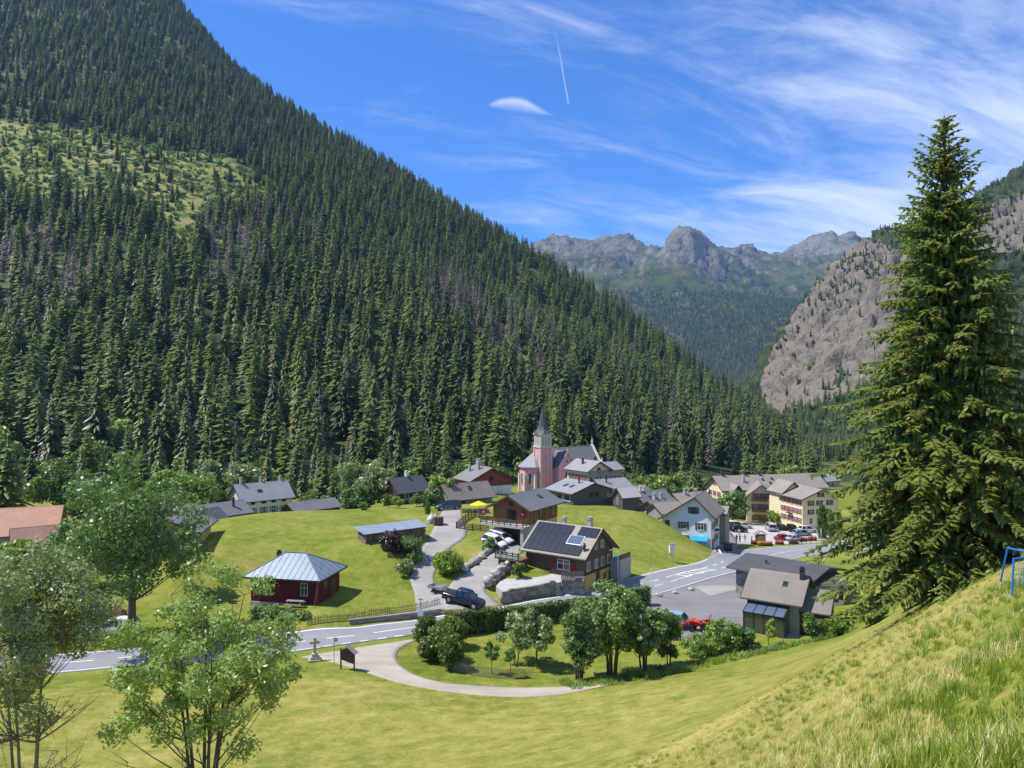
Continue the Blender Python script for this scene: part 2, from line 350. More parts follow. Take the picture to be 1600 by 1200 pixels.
def build_ground():
    xs = np.r_[-2600:-1400:60, -1400:-700:35, -700:-180:13, -180:-110:4, -110:115:1.0, 115:180:4, 180:600:14, 600:1800:60, 1800:2800:200]
    ys = np.r_[-400:-20:40, -20:-4:2, -4:40:0.6, 40:190:1.0, 190:260:2.5, 260:480:8, 480:1600:15, 1600:2400:50, 2400:5700:300]
    X, Y = np.meshgrid(xs, ys); Z = H(X, Y)
    far = (Y > 330)
    nz = np.zeros_like(Z); idx = np.where(far & (X > -1500) & (X < 700) & (Y < 1700))
    nz[idx] = vnoise(X[idx], Y[idx], 0.012, 3.3, 5)
    hillamt = np.clip((Y-330)/200, 0, 1)*(hill_t(X, Y) > valley(X, Y)+8)
    Z = Z+nz*7*hillamt
    # rocky crown of the mountain, top left
    ny, nx = X.shape; ii = np.arange(ny*nx).reshape(ny, nx)
    Q = np.stack([ii[:-1, :-1], ii[:-1, 1:], ii[1:, 1:], ii[1:, :-1]], -1).reshape(-1, 4)
    me = np_mesh('ground', np.stack([X, Y, Z], -1).reshape(-1, 3), Q, smooth=True)
    rx, ry = X.ravel(), Y.ravel()
    # hay-dry slope below the viewpoint, with a green strip at its edge
    line = rx*0.0+np.interp(ry, [0, 30, 36, 42, 48, 56, 70], [-20, -5, 3.5, 9.5, 18, 30, 40])
    strip = np.exp(-((rx-line-2.2)/2.2)**2); dry = np.clip(np.clip((rx-line)/1.5, 0, 1)*np.clip((62-ry)/22, 0, 1)*(.54+.7*strip), 0, 1)
    dry = np.where((rx > 0.66*ry-1.0) & (ry < 28), 0.1, dry); dry = np.maximum(dry, .34*np.clip((72-ry)/5, 0, 1)*np.clip((ry-36)/6, 0, 1))
    at_ = me.attributes.new('dry', 'FLOAT', 'POINT'); at_.data.foreach_set('value', dry.astype(np.float32))
    hm = np.clip((hill_t(X, Y)-near_t(X, Y)*0-valley(X, Y)+4)/8, 0, 1)*np.clip((Y-205)/25, 0, 1)
    hm = np.maximum(hm, np.clip((Y-262+np.clip(X, 0, 200)*-.1)/40, 0, 1)); hm = np.maximum(hm, .75*np.clip((Y-212)/20, 0, 1)*(X < 95))
    a2 = me.attributes.new('hill', 'FLOAT', 'POINT'); a2.data.foreach_set('value', hm.ravel().astype(np.float32))
    cm = np.zeros(X.size, np.float32); sel = (ry > 440) & (ry < 1150)
    cm[sel] = clear_mask(rx[sel], ry[sel])
    a3 = me.attributes.new('clear', 'FLOAT', 'POINT'); a3.data.foreach_set('value', cm)
    return tag(link('ground', me, None, ground_mat()), kind='structure')
ground = build_ground()

# ------------------------------------------------------------------ far mountains
def rock_mat(name, grass_lo, forest):
    def fn(n, b, out):
        co = n('ShaderNodeNewGeometry'); P = co.outputs['Position']; nz = n('ShaderNodeSeparateXYZ', {0: co.outputs['Normal']}).outputs[2]
        s = 1.0 if forest == 'near' else 0.3
        rk = n.math('ADD', n.math('ADD', n.math('MULTIPLY', n.noise(P, 0.03*s, 10, 0.75), 0.45), n.math('MULTIPLY', n.noise(n.mapping(P, (1, 1, 0.5)), 0.14*s, 8, 0.75, 2.0, 0.6), 0.45)), n.math('MULTIPLY', n('ShaderNodeTexVoronoi', {'Vector': n.mapping(P, (1, 1, 0.6)), 'Scale': 0.09*s, 'Detail': 3.0, 'Roughness': 0.7}).outputs['Distance'], 0.22)); pat = n.noise(P, 0.008*s, 6, 0.62)
        if forest == 'near':
            rock = n.ramp(rk, [(0.28, (0.045, 0.036, 0.028)), (0.42, (0.098, 0.082, 0.062)), (0.55, (0.160, 0.132, 0.098)), (0.70, (0.240, 0.205, 0.158))])
            veg = n.ramp(n.noise(P, 0.05, 5, 0.6), [(0.35, (0.025, 0.045, 0.015)), (0.65, (0.085, 0.11, 0.03))])
            rm = n('ShaderNodeAttribute', attribute_name='rock').outputs['Fac']; f = n('ShaderNodeMapRange', {0: n.math('ADD', n.math('MULTIPLY_ADD', nz, .35, .55), n.math('SUBTRACT', n.math('MULTIPLY', pat, 1.3), rm)), 1: .55, 2: .75}).outputs[0]
        else:
            rock = n.ramp(rk, [(0.28, (0.060, 0.056, 0.054)), (0.43, (0.105, 0.097, 0.090)), (0.56, (0.165, 0.148, 0.130)), (0.72, (0.25, 0.23, 0.21))])
            veg = n.ramp(n.noise(P, 0.006, 7, 0.65), [(0.35, (0.040, 0.062, 0.018)), (0.5, (0.075, 0.100, 0.030)), (0.62, (0.115, 0.130, 0.048)), (0.74, (0.20, 0.185, 0.14))])
            hgt = n('ShaderNodeSeparateXYZ', {0: P}).outputs[2]
            hf = n('ShaderNodeMapRange', {0: hgt, 1: 350.0, 2: 900.0, 3: 0.34, 4: -0.10}).outputs[0]
            f = n('ShaderNodeMapRange', {0: n.math('ADD', n.math('ADD', nz, n.math('MULTIPLY', pat, 0.9)), hf), 1: 1.06, 2: 1.40}).outputs[0]
        bumped(n, b, rk, 1.0, 9.0 if forest == 'near' else 35.0)
        return n.mix(f, rock, veg)
    return mat(name, rough=0.9, fn=fn, spec=0.1)
def grid_surface(name, pts, x0, x1, nx, y0, y1, ny, lam, disp, m, rough):
    t = TPS(pts, lam=lam, sc=500.0); xs = np.linspace(x0, x1, nx); ys = np.linspace(y0, y1, ny); X, Y = np.meshgrid(xs, ys); Z = t(X, Y)
    Z = Z+disp(X, Y, Z); amp, fs_ = rough
    gy, gx = np.gradient(Z, ys, xs); nl = np.sqrt(gx*gx+gy*gy+1); st = np.clip((np.hypot(gx, gy)-.35)/.5, 0.05, 1)
    q = np.array([mnoise.ridged_multi_fractal(Vector((a*fs_, b*fs_, c*fs_*.6)), .5, 2.2, 7, 1.0, 2.0)-1.3+1.1*mnoise.fractal(Vector((a*fs_*3.1, b*fs_*3.1, c*fs_*1.2)), .5, 2.2, 5) for a, b, c in zip(X.ravel(), Y.ravel(), Z.ravel())]).reshape(Z.shape)*amp*st
    X2 = X-gx/nl*q; Y2 = Y-gy/nl*q; Z = Z+q/nl
    ii = np.arange(ny*nx).reshape(ny, nx); Q = np.stack([ii[:-1, :-1], ii[:-1, 1:], ii[1:, 1:], ii[1:, :-1]], -1).reshape(-1, 4)
    me = np_mesh(name, np.stack([X2, Y2, Z], -1).reshape(-1, 3), Q, smooth=False)
    o = tag(link(name, me, None, m), kind='structure')
    def zf(x, y):
        u = np.clip((np.asarray(x)-x0)/(x1-x0)*(nx-1), 0, nx-1.001); v = np.clip((np.asarray(y)-y0)/(y1-y0)*(ny-1), 0, ny-1.001)
        i = u.astype(int); j = v.astype(int); a = u-i; b = v-j
        return (Z[j, i]*(1-a)*(1-b)+Z[j, i+1]*a*(1-b)+Z[j+1, i]*(1-a)*b+Z[j+1, i+1]*a*b)
    return o, zf
def ridged(X, Y, s, seed, oct=7, H_=0.9):
    return np.array([mnoise.ridged_multi_fractal(Vector((a*s+seed, b*s, seed)), H_, 2.1, oct, 1.0, 2.0) for a, b in zip(X.ravel(), Y.ravel())]).reshape(X.shape)
# the rock face on the right of the valley
_cl = [W(*p) for p in [(1150,640,1350),(1190,690,900),(1260,735,640),(1330,745,560),(1450,750,520),(1650,740,500),(1230,655,1020),(1300,680,860),(1400,690,780),(1600,690,700),
 (1228,615,1130),(1300,615,1000),(1400,610,920),(1600,600,850),
 (1262,520,1190),(1300,500,1160),(1400,500,1080),(1600,480,1000),(1318,440,1250),(1360,400,1270),(1420,400,1230),(1600,360,1150),
 (1380,366,1330),(1425,358,1340),(1490,345,1340),(1550,300,1330),(1620,262,1320),(1750,230,1300),(1900,200,1300),
 (1160,660,1700),(1240,650,1750),(1330,590,1800),(1420,500,1750),(1550,430,1750),(1700,370,1750)]]
def cdisp(X, Y, Z):
    r = ridged(X, Y, 0.006, 4.2, 7); v = vnoise(X, Y, 0.02, 9.1, 5)
    amt = np.clip((Z+20)/120, 0.06, 1)*np.clip((1650-Y)/200, 0, 1)
    return (r-1.2)*26*amt+v*9*amt
mr, zcliff = grid_surface('mountain_right', _cl, 240, 1500, 300, 480, 1800, 300, 1e-4, cdisp, rock_mat('cliff_rock', 0, 'near'), (9.5, .02))
ROCKS = [(1205,655),(1185,600),(1205,545),(1245,480),(1285,425),(1345,368),(1420,392),(1412,470),(1392,540),(1360,600),(1300,625)]; ROCKS2 = [(1520,330),(1640,280),(1640,385),(1560,400),(1500,380)]
def rock_mask(x, y, z):
    px, py = proj(x, y, z); return in_poly(px, py, ROCKS) | in_poly(px, py, ROCKS2)
_co = np.empty(len(mr.data.vertices)*3, np.float32); mr.data.vertices.foreach_get('co', _co); _co = _co.reshape(-1, 3)
_a = mr.data.attributes.new('rock', 'FLOAT', 'POINT'); _a.data.foreach_set('value', rock_mask(_co[:, 0], _co[:, 1], _co[:, 2]).astype(np.float32))
# the range that closes the valley
_fm = [W(*p) for p in [(700,620,2400),(900,612,2400),(1050,612,2300),(1150,612,2200),(1250,612,2300),(1400,620,2400),
 (800,560,2900),(950,555,2900),(1080,565,2750),(1150,575,2700),(1230,560,2800),(1350,540,2900),
 (800,500,3300),(930,490,3300),(1000,480,3350),(1080,480,3250),(1160,480,3300),(1250,475,3400),(1350,470,3400),
 (800,455,3700),(900,440,3750),(960,450,3650),(1010,440,3600),(1080,420,3600),(1130,455,3600),(1160,452,3800),(1220,448,3900),(1300,440,3900),(1400,440,3800),
 (820,405,4200),(880,405,4250),(960,395,4200),(1030,415,4050),(1085,378,3900),(1120,420,3850),(1150,425,4250),(1200,415,4350),(1260,405,4350),(1340,410,4300),
 (700,395,4600),(820,384,4600),(870,382,4600),(905,388,4600),(960,371,4500),(1000,378,4500),(1040,394,4400),(1085,358,4000),(1052,382,4000),(1118,384,4000),(1130,396,4500),(1180,388,4700),(1245,376,4700),(1300,374,4700),(1340,378,4700),(1450,380,4700),(1600,390,4700),
 (700,440,5300),(900,430,5300),(1085,420,4900),(1250,420,5400),(1450,430,5400)]]
def fdisp(X, Y, Z):
    r = ridged(X, Y, 0.0022, 7.7, 8, 0.85); amt = np.clip((Z-150)/600, 0.0, 1)
    return (r-1.25)*75*amt+vnoise(X, Y, 0.004, 2.2, 5)*22*np.clip((Z+60)/300, 0, 1)
mf, zfar = grid_surface('mountain_range', _fm, -900, 3600, 330, 2150, 5400, 240, 2e-4, fdisp, rock_mat('range_rock', 0, 'far'), (17.0, .006))
# ------------------------------------------------------------------ foliage materials
def foliage_mat(name, cols, trans=0.25, scale=0.6, var=0.5):
    """cols: dark, mid, light; differs from tree to tree and from clump to clump"""
    def fn(n, b, out):
        rnd = n('ShaderNodeObjectInfo').outputs['Random']; co = obj_co(n)
        k = n.math('ADD', n.math('MULTIPLY', n.noise(co, scale, 4, 0.6), 1.0-var*0.7), n.math('MULTIPLY', rnd, var*0.7))
        c = n.ramp(k, [(0.30, cols[0]), (0.52, cols[1]), (0.74, cols[2])])
        n.nt.links.new(c, b.inputs['Base Color'])
        tr = n('ShaderNodeBsdfTranslucent', {'Color': n.mix(1.0, c, (1.25, 1.35, 0.55), 'MULTIPLY')})
        mx = n('ShaderNodeMixShader', {0: trans, 1: b.outputs[0], 2: tr.outputs[0]})
        n.nt.links.new(mx.outputs[0], out.inputs[0])
    return mat(name, rough=0.42, fn=fn, spec=0.5)
SPRUCE = foliage_mat('spruce_needles', [(0.033, 0.053, 0.010), (0.088, 0.123, 0.020), (0.171, 0.207, 0.033)], 0.2, 0.25)
LARCH = foliage_mat('larch_needles', [(0.090, 0.132, 0.024), (0.145, 0.198, 0.034), (0.205, 0.255, 0.046)], 0.2, 0.25)
DEAD = foliage_mat('dead_twigs', [(0.12, 0.098, 0.088), (0.19, 0.155, 0.140), (0.27, 0.225, 0.205)], 0.05, 0.3)
LEAF = foliage_mat('broad_leaves', [(0.101, 0.176, 0.030), (0.176, 0.277, 0.046), (0.263, 0.371, 0.070)], 0.28, 0.5)
LEAF_ASH = foliage_mat('ash_leaves', [(0.159, 0.235, 0.060), (0.256, 0.355, 0.098), (0.371, 0.470, 0.164)], 0.32, 0.8)
LEAF_DARK = foliage_mat('dark_leaves', [(0.085, 0.155, 0.043), (0.152, 0.245, 0.065), (0.232, 0.333, 0.096)], 0.24, 0.6)
LEAF_GREY = foliage_mat('willow_leaves', [(0.149, 0.203, 0.074), (0.236, 0.297, 0.121), (0.324, 0.378, 0.176)], 0.26, 0.5)
LEAF_LIME = foliage_mat('lime_leaves', [(0.115, 0.190, 0.021), (0.184, 0.276, 0.030), (0.265, 0.356, 0.048)], 0.3, 0.8)
LEAF_PURPLE = foliage_mat('purple_leaves', [(0.030, 0.016, 0.018), (0.055, 0.028, 0.030), (0.085, 0.045, 0.045)], 0.2, 0.8)
BARK = mat('bark', rough=0.9, fn=weathered((0.115, 0.090, 0.070), 0.4, 2.0, 0.6, (1, 1, 0.25), 12.0))
BARK_GREY = mat('grey_bark', rough=0.9, fn=weathered((0.20, 0.18, 0.155), 0.35, 2.0, 0.5, (1, 1, 0.25), 12.0))

# ------------------------------------------------------------------ conifers
def conifer_mesh(seed, h, r, whorls, nb, droop, low=0.08, ragged=0.35, segs=3, bare=0.0, wide=0.34, power=0.85):
    rg = np.random.default_rng(seed); V = []; Q = []
    for i in range(whorls):
        f = (i+rg.uniform(-.35, .35))/whorls; z = h*(low+(1-low)*max(f, 0.0)); env = r*max(1-f, 0.0)**power+0.05*r
        if f < 0.12: env *= 0.75+2*f
        for k in range(max(3, int(round(nb*(1-0.45*f))))):
            if rg.random() < bare: continue
            a = rg.uniform(0, 2*math.pi); L = env*rg.uniform(1-ragged, 1+ragged*0.45); zz = z+rg.uniform(-.5, .5)*h/whorls
            ca, sa = math.cos(a), math.sin(a); w = L*wide*rg.uniform(0.75, 1.25)+0.05*r; base = len(V)
            for s in range(segs+1):
                t = s/segs; rad = L*(0.04+0.96*t); dz = L*(0.22*t*(1-t)*2-droop*t*t)+(0.06*L*t if f > .8 else 0)
                ww = w*(0.35+1.3*t)*(1-t)**0.55*rg.uniform(0.7, 1.25) if s < segs else 0.02*r
                hang = ww*rg.uniform(0.35, 0.8)
                V += [(ca*rad+sa*ww, sa*rad-ca*ww, zz+dz-hang), (ca*rad, sa*rad, zz+dz), (ca*rad-sa*ww, sa*rad+ca*ww, zz+dz-hang*rg.uniform(.7, 1.3))]
            for s in range(segs):
                b0 = base+3*s
                Q += [(b0, b0+1, b0+4, b0+3), (b0+1, b0+2, b0+5, b0+4)]
    V += [(0.045*r*math.cos(q), 0.045*r*math.sin(q), h*.94) for q in (0, 2.1, 4.2)]+[(0, 0, h*1.02)]
    n = len(V); T = [(n-4, n-3, n-1), (n-3, n-2, n-1), (n-2, n-4, n-1)]
    return np_mesh('conifer_crown', V, Q, T)
def trunk_mesh(h, r0, r1=0.04, n=6, lean=0.0, seed=0):
    rg = random.Random(seed); m = MB(); pts = [(rg.uniform(-.06, .06)*r0*4*t+lean*t*t*h*.1, rg.uniform(-.06, .06)*r0*4*t, h*t-0.6*(t == 0)) for t in (0, .25, .5, .75, 1)]
    m.tube(pts, [r0*1.15, r0*.85, r0*.65, r0*.4, r1], n); return m.mesh('trunk', True)
def with_mat(me, m): me.materials.append(m); return me
# prototypes about 20 m tall, shared by every tree of the forest
P_SPRUCE = [with_mat(conifer_mesh(10+i, 20, [4.2, 3.7, 4.7, 4.0, 3.3][i], [27, 29, 26, 30, 28][i], 13, [0.42, 0.5, 0.36, 0.45, 0.55][i], 0.06, .38, 2, 0, .20, .70), SPRUCE) for i in range(5)]
P_LARCH = [with_mat(conifer_mesh(30+i, 20, [4.1, 3.7, 4.6][i], 25, 13, [0.12, 0.2, 0.08][i], 0.12, 0.5, 2, 0.05, 0.21, 0.58), LARCH) for i in range(3)]
P_DEAD = [with_mat(conifer_mesh(50+i, 19, 2.4, 26, 8, 0.35, 0.12, 0.6, 2, 0.1, 0.11, 0.7), DEAD) for i in range(2)]
P_TRUNK = with_mat(trunk_mesh(19.4, 0.26), BARK); P_TRUNK_DEAD = with_mat(trunk_mesh(19.2, 0.2), BARK_GREY)
def joined(name, a, b):
    """one mesh with trunk and crown, for the mass of the forest"""
    V = []; Q = []; T = []; mi = []; off = 0
    for m_i, me in enumerate((a, b)):
        co = np.empty(len(me.vertices)*3, np.float32); me.vertices.foreach_get('co', co); V.append(co.reshape(-1, 3))
        for p in me.polygons:
            t = tuple(v+off for v in p.vertices)
            if len(t) == 4: Q.append(t); mi.append((0, m_i))
            elif len(t) == 3: T.append(t); mi.append((1, m_i))
        off += len(me.vertices)
    me = np_mesh(name, np.concatenate(V), Q, T or None); me.materials.append(a.materials[0]); me.materials.append(b.materials[0])
    idx = [m_ for k, m_ in mi if k == 0]+[m_ for k, m_ in mi if k == 1]
    me.polygons.foreach_set('material_index', np.array(idx, np.int32)); return me
def leaf_ball(seed, n, rx, rz, leaf):
    """crown for broad-leaved trees of the far wood: clumps of small leaves"""
    rg = np.random.default_rng(seed); C = []
    for k in range(26):
        d = rg.normal(size=3); d /= np.linalg.norm(d); q = rg.uniform(.45, .95); C.append((d[0]*rx*q, d[1]*rx*q, rz*1.25+d[2]*rz*q, rg.uniform(.22, .42)*rx))
    C = np.array(C); pick = rg.integers(0, len(C), n); d = rg.normal(size=(n, 3)); d /= np.linalg.norm(d, axis=1)[:, None]
    P = C[pick, :3]+d*(C[pick, 3]*rg.uniform(.6, 1.05, n))[:, None]
    return leaves_at('crown', P, d, leaf, rg)
def leaves_at(name, P, nrm, size, rg, aspect=0.6):
    n = len(P); nn = nrm+rg.normal(size=(n, 3))*0.55; nn[:, 2] += 0.25; nn /= np.linalg.norm(nn, axis=1)[:, None]
    a = np.cross(nn, rg.normal(size=(n, 3))); a /= np.linalg.norm(a, axis=1)[:, None]; b = np.cross(nn, a)
    s = size*rg.uniform(.6, 1.35, n)[:, None]; c = nn*s*0.18
    V = np.stack([P-a*s, P-b*s*aspect-c, P+a*s, P+b*s*aspect-c], 1).reshape(-1, 3)
    return np_mesh(name, V, np.arange(4*n).reshape(-1, 4))
P_BROAD = [with_mat(leaf_ball(70+i, 1500, [3.4, 2.8][i], [3.6, 4.0][i], 0.42), LEAF) for i in range(2)]
P_BUSH = [with_mat(leaf_ball(80+i, 500, 2.0, 1.2, 0.34), [LEAF, LEAF_LIME][i]) for i in range(2)]
P_BTRUNK = with_mat(trunk_mesh(5.5, 0.2), BARK)

HIDDEN = bpy.data.collections.new('kinds')                  # not part of the scene: only what the instancers copy
def proto(me, k): o = bpy.data.objects.new(me.name, me); HIDDEN.objects.link(o); return o
def scatter(name, P, S, RZ, IDX, meshes, label, cat):
    """one mass: a mesh is copied to every point"""
    me = bpy.data.meshes.new(name); P = np.asarray(P, np.float32); me.vertices.add(len(P)); me.vertices.foreach_set('co', P.ravel())
    for k, v, ty in (('size', S, 'FLOAT'), ('turn', RZ, 'FLOAT'), ('which', IDX, 'INT')):
        a = me.attributes.new(k, ty, 'POINT'); a.data.foreach_set('value', np.asarray(v, np.float32 if ty == 'FLOAT' else np.int32))
    me.update(); o = link(name, me)
    ng = bpy.data.node_groups.new(name+'_nodes', 'GeometryNodeTree')
    ng.interface.new_socket('Geometry', in_out='INPUT', socket_type='NodeSocketGeometry'); ng.interface.new_socket('Geometry', in_out='OUTPUT', socket_type='NodeSocketGeometry')
    nn = ng.nodes; L = ng.links.new; gi = nn.new('NodeGroupInput'); go = nn.new('NodeGroupOutput')
    g2i = nn.new('GeometryNodeGeometryToInstance')
    for m in reversed(meshes):
        ob = proto(m, 0); oi = nn.new('GeometryNodeObjectInfo'); oi.inputs['Object'].default_value = ob; oi.inputs['As Instance'].default_value = True
        L(oi.outputs['Geometry'], g2i.inputs[0])
    ip = nn.new('GeometryNodeInstanceOnPoints'); L(gi.outputs[0], ip.inputs['Points']); L(g2i.outputs[0], ip.inputs['Instance']); ip.inputs['Pick Instance'].default_value = True
    def attr(nm, ty):
        a = nn.new('GeometryNodeInputNamedAttribute'); a.data_type = ty; a.inputs['Name'].default_value = nm; return a.outputs['Attribute']
    L(attr('which', 'INT'), ip.inputs['Instance Index']); L(attr('size', 'FLOAT'), ip.inputs['Scale'])
    cx = nn.new('ShaderNodeCombineXYZ'); L(attr('turn', 'FLOAT'), cx.inputs[2]); L(cx.outputs[0], ip.inputs['Rotation'])
    L(ip.outputs[0], go.inputs[0])
    md = o.modifiers.new('scatter', 'NODES'); md.node_group = ng
    return tag(o, label, cat, kind='stuff')

# ------------------------------------------------------------------ the forest
def forest_points():
    rg = np.random.default_rng(5); out = []
    def grid(x0, x1, y0, y1, s):
        X, Y = np.meshgrid(np.arange(x0, x1, s), np.arange(y0, y1, s)); X = X+rg.uniform(-.48, .48, X.shape)*s; Y = Y+rg.uniform(-.48, .48, Y.shape)*s
        return X.ravel(), Y.ravel()
    for (y0, y1, s) in ((222, 420, 8.8), (420, 800, 9.0), (800, 1650, 9.2)):
        x, y = grid(-1300, 420, y0, y1, s); k = np.abs(x/y) < 0.78; out.append(np.c_[x[k], y[k]])
    P = np.concatenate(out); x, y = P.T; h = hill_t(x, y); v = valley(x, y); z = H(x, y); px, py = proj(x, y, z)
    return x, y, z, px, py, h-v
def build_forest():
    rg = np.random.default_rng(11)
    x, y, z, px, py, up = forest_points(); n = len(x)
    nz = vnoise(x, y, 0.02, 1.7, 3); nz2 = vnoise(x, y, 0.006, 6.1, 3)
    keep = (up > 2.5) & (px > -90) & (px < 1500) & (py > -160)
    clear = in_poly(px, py, CLEAR)
    keep &= ~(clear & (rg.random(n) < 0.70))
    keep &= rg.random(n) < np.where(nz > 0.42, 0.45, 0.97)
    kind = np.where(rg.random(n) < 0.20+0.55*np.clip(nz2*2.5+.2, 0, 1)+0.15*np.clip((450-y)/250, 0, 1), 1, 0)
    deadz = (in_poly(px, py, [(310,340),(420,350),(440,480),(330,480)]) | in_poly(px, py, [(-10,370),(60,380),(165,420),(170,510),(60,530),(-10,470)]) | in_poly(px, py, [(640,460),(700,440),(760,500),(860,520),(900,620),(800,600)]))
    kind = np.where(deadz & (rg.random(n) < 0.66), 2, kind); kind = np.where((rg.random(n) < 0.03) & (y < 900), 2, kind)
    brd = (rg.random(n) < np.clip((275-y-rg.uniform(0, 25, n))/30, 0, 0.75)) | (clear & (rg.random(n) < .4))
    kind = np.where(brd, 3, kind)
    base = np.interp(y, [230, 420, 800, 1400], [24, 24, 22, 18])
    ht = base*rg.uniform(0.5, 1.3, n)*np.where(kind == 3, 0.55, 1)*np.where(clear, 0.62, 1)
    sel = np.where(keep)[0]
    sc = np.where(kind == 3, ht/8.0, ht/20.0); turn = rg.uniform(0, 6.28, n)
    var = np.select([kind == 0, kind == 1, kind == 2], [rg.integers(0, 5, n), 5+rg.integers(0, 3, n), 8+rg.integers(0, 2, n)], 10+rg.integers(0, 2, n))
    # which conifers show largest: paint them from front to back on a coarse picture
    Wd, Hd = 400, 300; cover = np.zeros((Hd, Wd), bool); vis = np.zeros(n)
    cover[200:, :] = False
    for i in sel[np.argsort(y[sel])]:
        cx = px[i]/4; by = py[i]/4; hh = F*ht[i]/y[i]/4; wv = hh*0.16
        y0 = int(max(0, by-hh)); y1 = int(min(Hd, by))
        for r in range(y0, y1):
            w = wv*(r-(by-hh))/hh; a = int(max(0, cx-w)); b = int(min(Wd, cx+w+1))
            if b <= a: continue
            row = cover[r, a:b]; vis[i] += (~row).sum()*(1.0 if r < 190 else 0.2); row[:] = True
    single = set()
    for kd, lim in (((0,), 300), ((1,), 110), ((3,), 40), ((2,), 40)):
        c = [i for i in sel if kind[i] in kd and vis[i] >= 6]; c.sort(key=lambda i: -vis[i]); single |= set(c[:lim])
    names = {0: ('spruce_tree', 'dark green pointed spruce in the forest on the mountainside behind the village', 'tree', 'spruces of the mountainside forest'),
             1: ('larch_tree', 'lighter green feathery larch among the dark spruces of the mountainside forest', 'tree', 'larches of the mountainside forest'),
             2: ('dead_spruce', 'grey leafless dead spruce standing among the green trees of the mountainside', 'tree', 'dead spruces of the mountainside forest'),
             3: ('broadleaf_tree', 'round leafy tree at the foot of the forest behind the village', 'tree', 'leafy trees along the forest edge')}
    meshes = P_SPRUCE+P_LARCH+P_DEAD+P_BROAD
    for i in single:
        nm, lb, ct, gp = names[int(kind[i])]
        e = empty(nm, (x[i], y[i], z[i]-0.3), turn[i]); e.scale = (sc[i],)*3; tag(e, lb, ct, gp)
        link('crown', meshes[var[i]], e); link('trunk', P_TRUNK_DEAD if kind[i] == 2 else P_BTRUNK if kind[i] == 3 else P_TRUNK, e)
    rest = np.array([i for i in sel if i not in single and vis[i] >= 0.0])
    full = [joined('forest_tree', m, t) for m, t in [(m, P_TRUNK) for m in P_SPRUCE+P_LARCH]+[(m, P_TRUNK_DEAD) for m in P_DEAD]+[(m, P_BTRUNK) for m in P_BROAD]]
    scatter('forest', np.c_[x[rest], y[rest], z[rest]-0.3], sc[rest], turn[rest], var[rest], full, 'dense conifer forest covering the steep mountainside above the village', 'forest')
    # low growth in the clearing
    m = 900; bx = rg.uniform(-800, -150, 9000); by_ = rg.uniform(450, 1000, 9000); k = clear_mask(bx, by_); bx, by_ = bx[k][:m], by_[k][:m]
    scatter('undergrowth', np.c_[bx, by_, H(bx, by_)], rg.uniform(.5, 1.5, len(bx)), rg.uniform(0, 6, len(bx)), rg.integers(0, 2, len(bx)), P_BUSH, 'low green bushes scattered over the open clearing on the mountainside', 'undergrowth')
    print('forest', len(rest), 'single', len(single))
    # woods on the right of the valley and on the range at its end
    X, Y = np.meshgrid(np.arange(260, 1250, 8.0), np.arange(500, 1600, 8.0)); X = X.ravel()+rg.uniform(-4, 4, X.size); Y = Y.ravel()+rg.uniform(-4, 4, Y.size)
    Z = zcliff(X, Y); g = np.hypot(zcliff(X+6, Y)-Z, zcliff(X, Y+6)-Z)/6; qx, qy = proj(X, Y, Z)
    nzz = vnoise(X, Y, 0.011, 3.9, 4)
    rk = rock_mask(X, Y, Z); wood = np.where(rk, rg.random(len(X)) < np.clip(.42+nzz*1.7, .12, .92), rg.random(len(X)) < .9); wood &= (qx > 1130) & (qx < 1680) & (Z > H(X, Y)-2)
    wood &= rg.random(len(X)) < 0.93
    X2, Y2 = np.meshgrid(np.arange(100, 700, 8.5), np.arange(255, 1500, 8.5)); X2 = X2.ravel()+rg.uniform(-4, 4, X2.size); Y2 = Y2.ravel()+rg.uniform(-4, 4, Y2.size)
    Z2 = H(X2, Y2); q2, r2 = proj(X2, Y2, Z2); k2 = (hill_t(X2, Y2) < valley(X2, Y2)+2.5) & (Z2 > zcliff(X2, Y2)-1) & (q2 > 1140) & (q2 < 1680) & (vnoise(X2, Y2, 0.012, 8.8, 3) > -0.25) & ~((q2 > 1285) & (q2 < 1335) & (Y2 < 480))
    vi = np.where(rock_mask(_co[:, 0], _co[:, 1], _co[:, 2]))[0]; vn = vnoise(_co[vi, 0], _co[vi, 1], 0.010, 7.3, 4)        # trees rooted on the ledges of the rock face
    vi = vi[rg.random(len(vi)) < np.clip(.02+.55*(vn-.02), .012, .22)]; wood &= ~rk; lg = _co[vi]
    AX = np.r_[X[wood], X2[k2], lg[:, 0]]; AY = np.r_[Y[wood], Y2[k2], lg[:, 1]]; AZ = np.r_[Z[wood], Z2[k2], lg[:, 2]]-0.5; m = len(AX)
    var = np.where(rg.random(m) < .55, rg.integers(0, 5, m), np.where(rg.random(m) < .75, 5+rg.integers(0, 3, m), 10+rg.integers(0, 2, m)))
    scl = np.where(var >= 10, rg.uniform(.8, 1.5, m), rg.uniform(.45, .95, m))*np.where(AZ > 0, .75, 1.0)
    scatter('valley_forest', np.c_[AX, AY, AZ], scl, rg.uniform(0, 6, m), var, full, 'mixed forest below and between the cliffs on the far side of the valley', 'forest')
    X, Y = np.meshgrid(np.arange(150, 2100, 13.0), np.arange(2200, 4000, 13.0)); X = X.ravel()+rg.uniform(-6, 6, X.size); Y = Y.ravel()+rg.uniform(-6, 6, Y.size)
    Z = zfar(X, Y); qx, qy = proj(X, Y, Z); nn_ = vnoise(X, Y, 0.0022, 5.5, 4)
    k = (Z < 430+130*nn_) & (rg.random(len(X)) < np.clip(1.3-(Z-230)/280+0.6*nn_, 0, 0.97)) & (qx > 930) & (qx < 1420); m = k.sum()
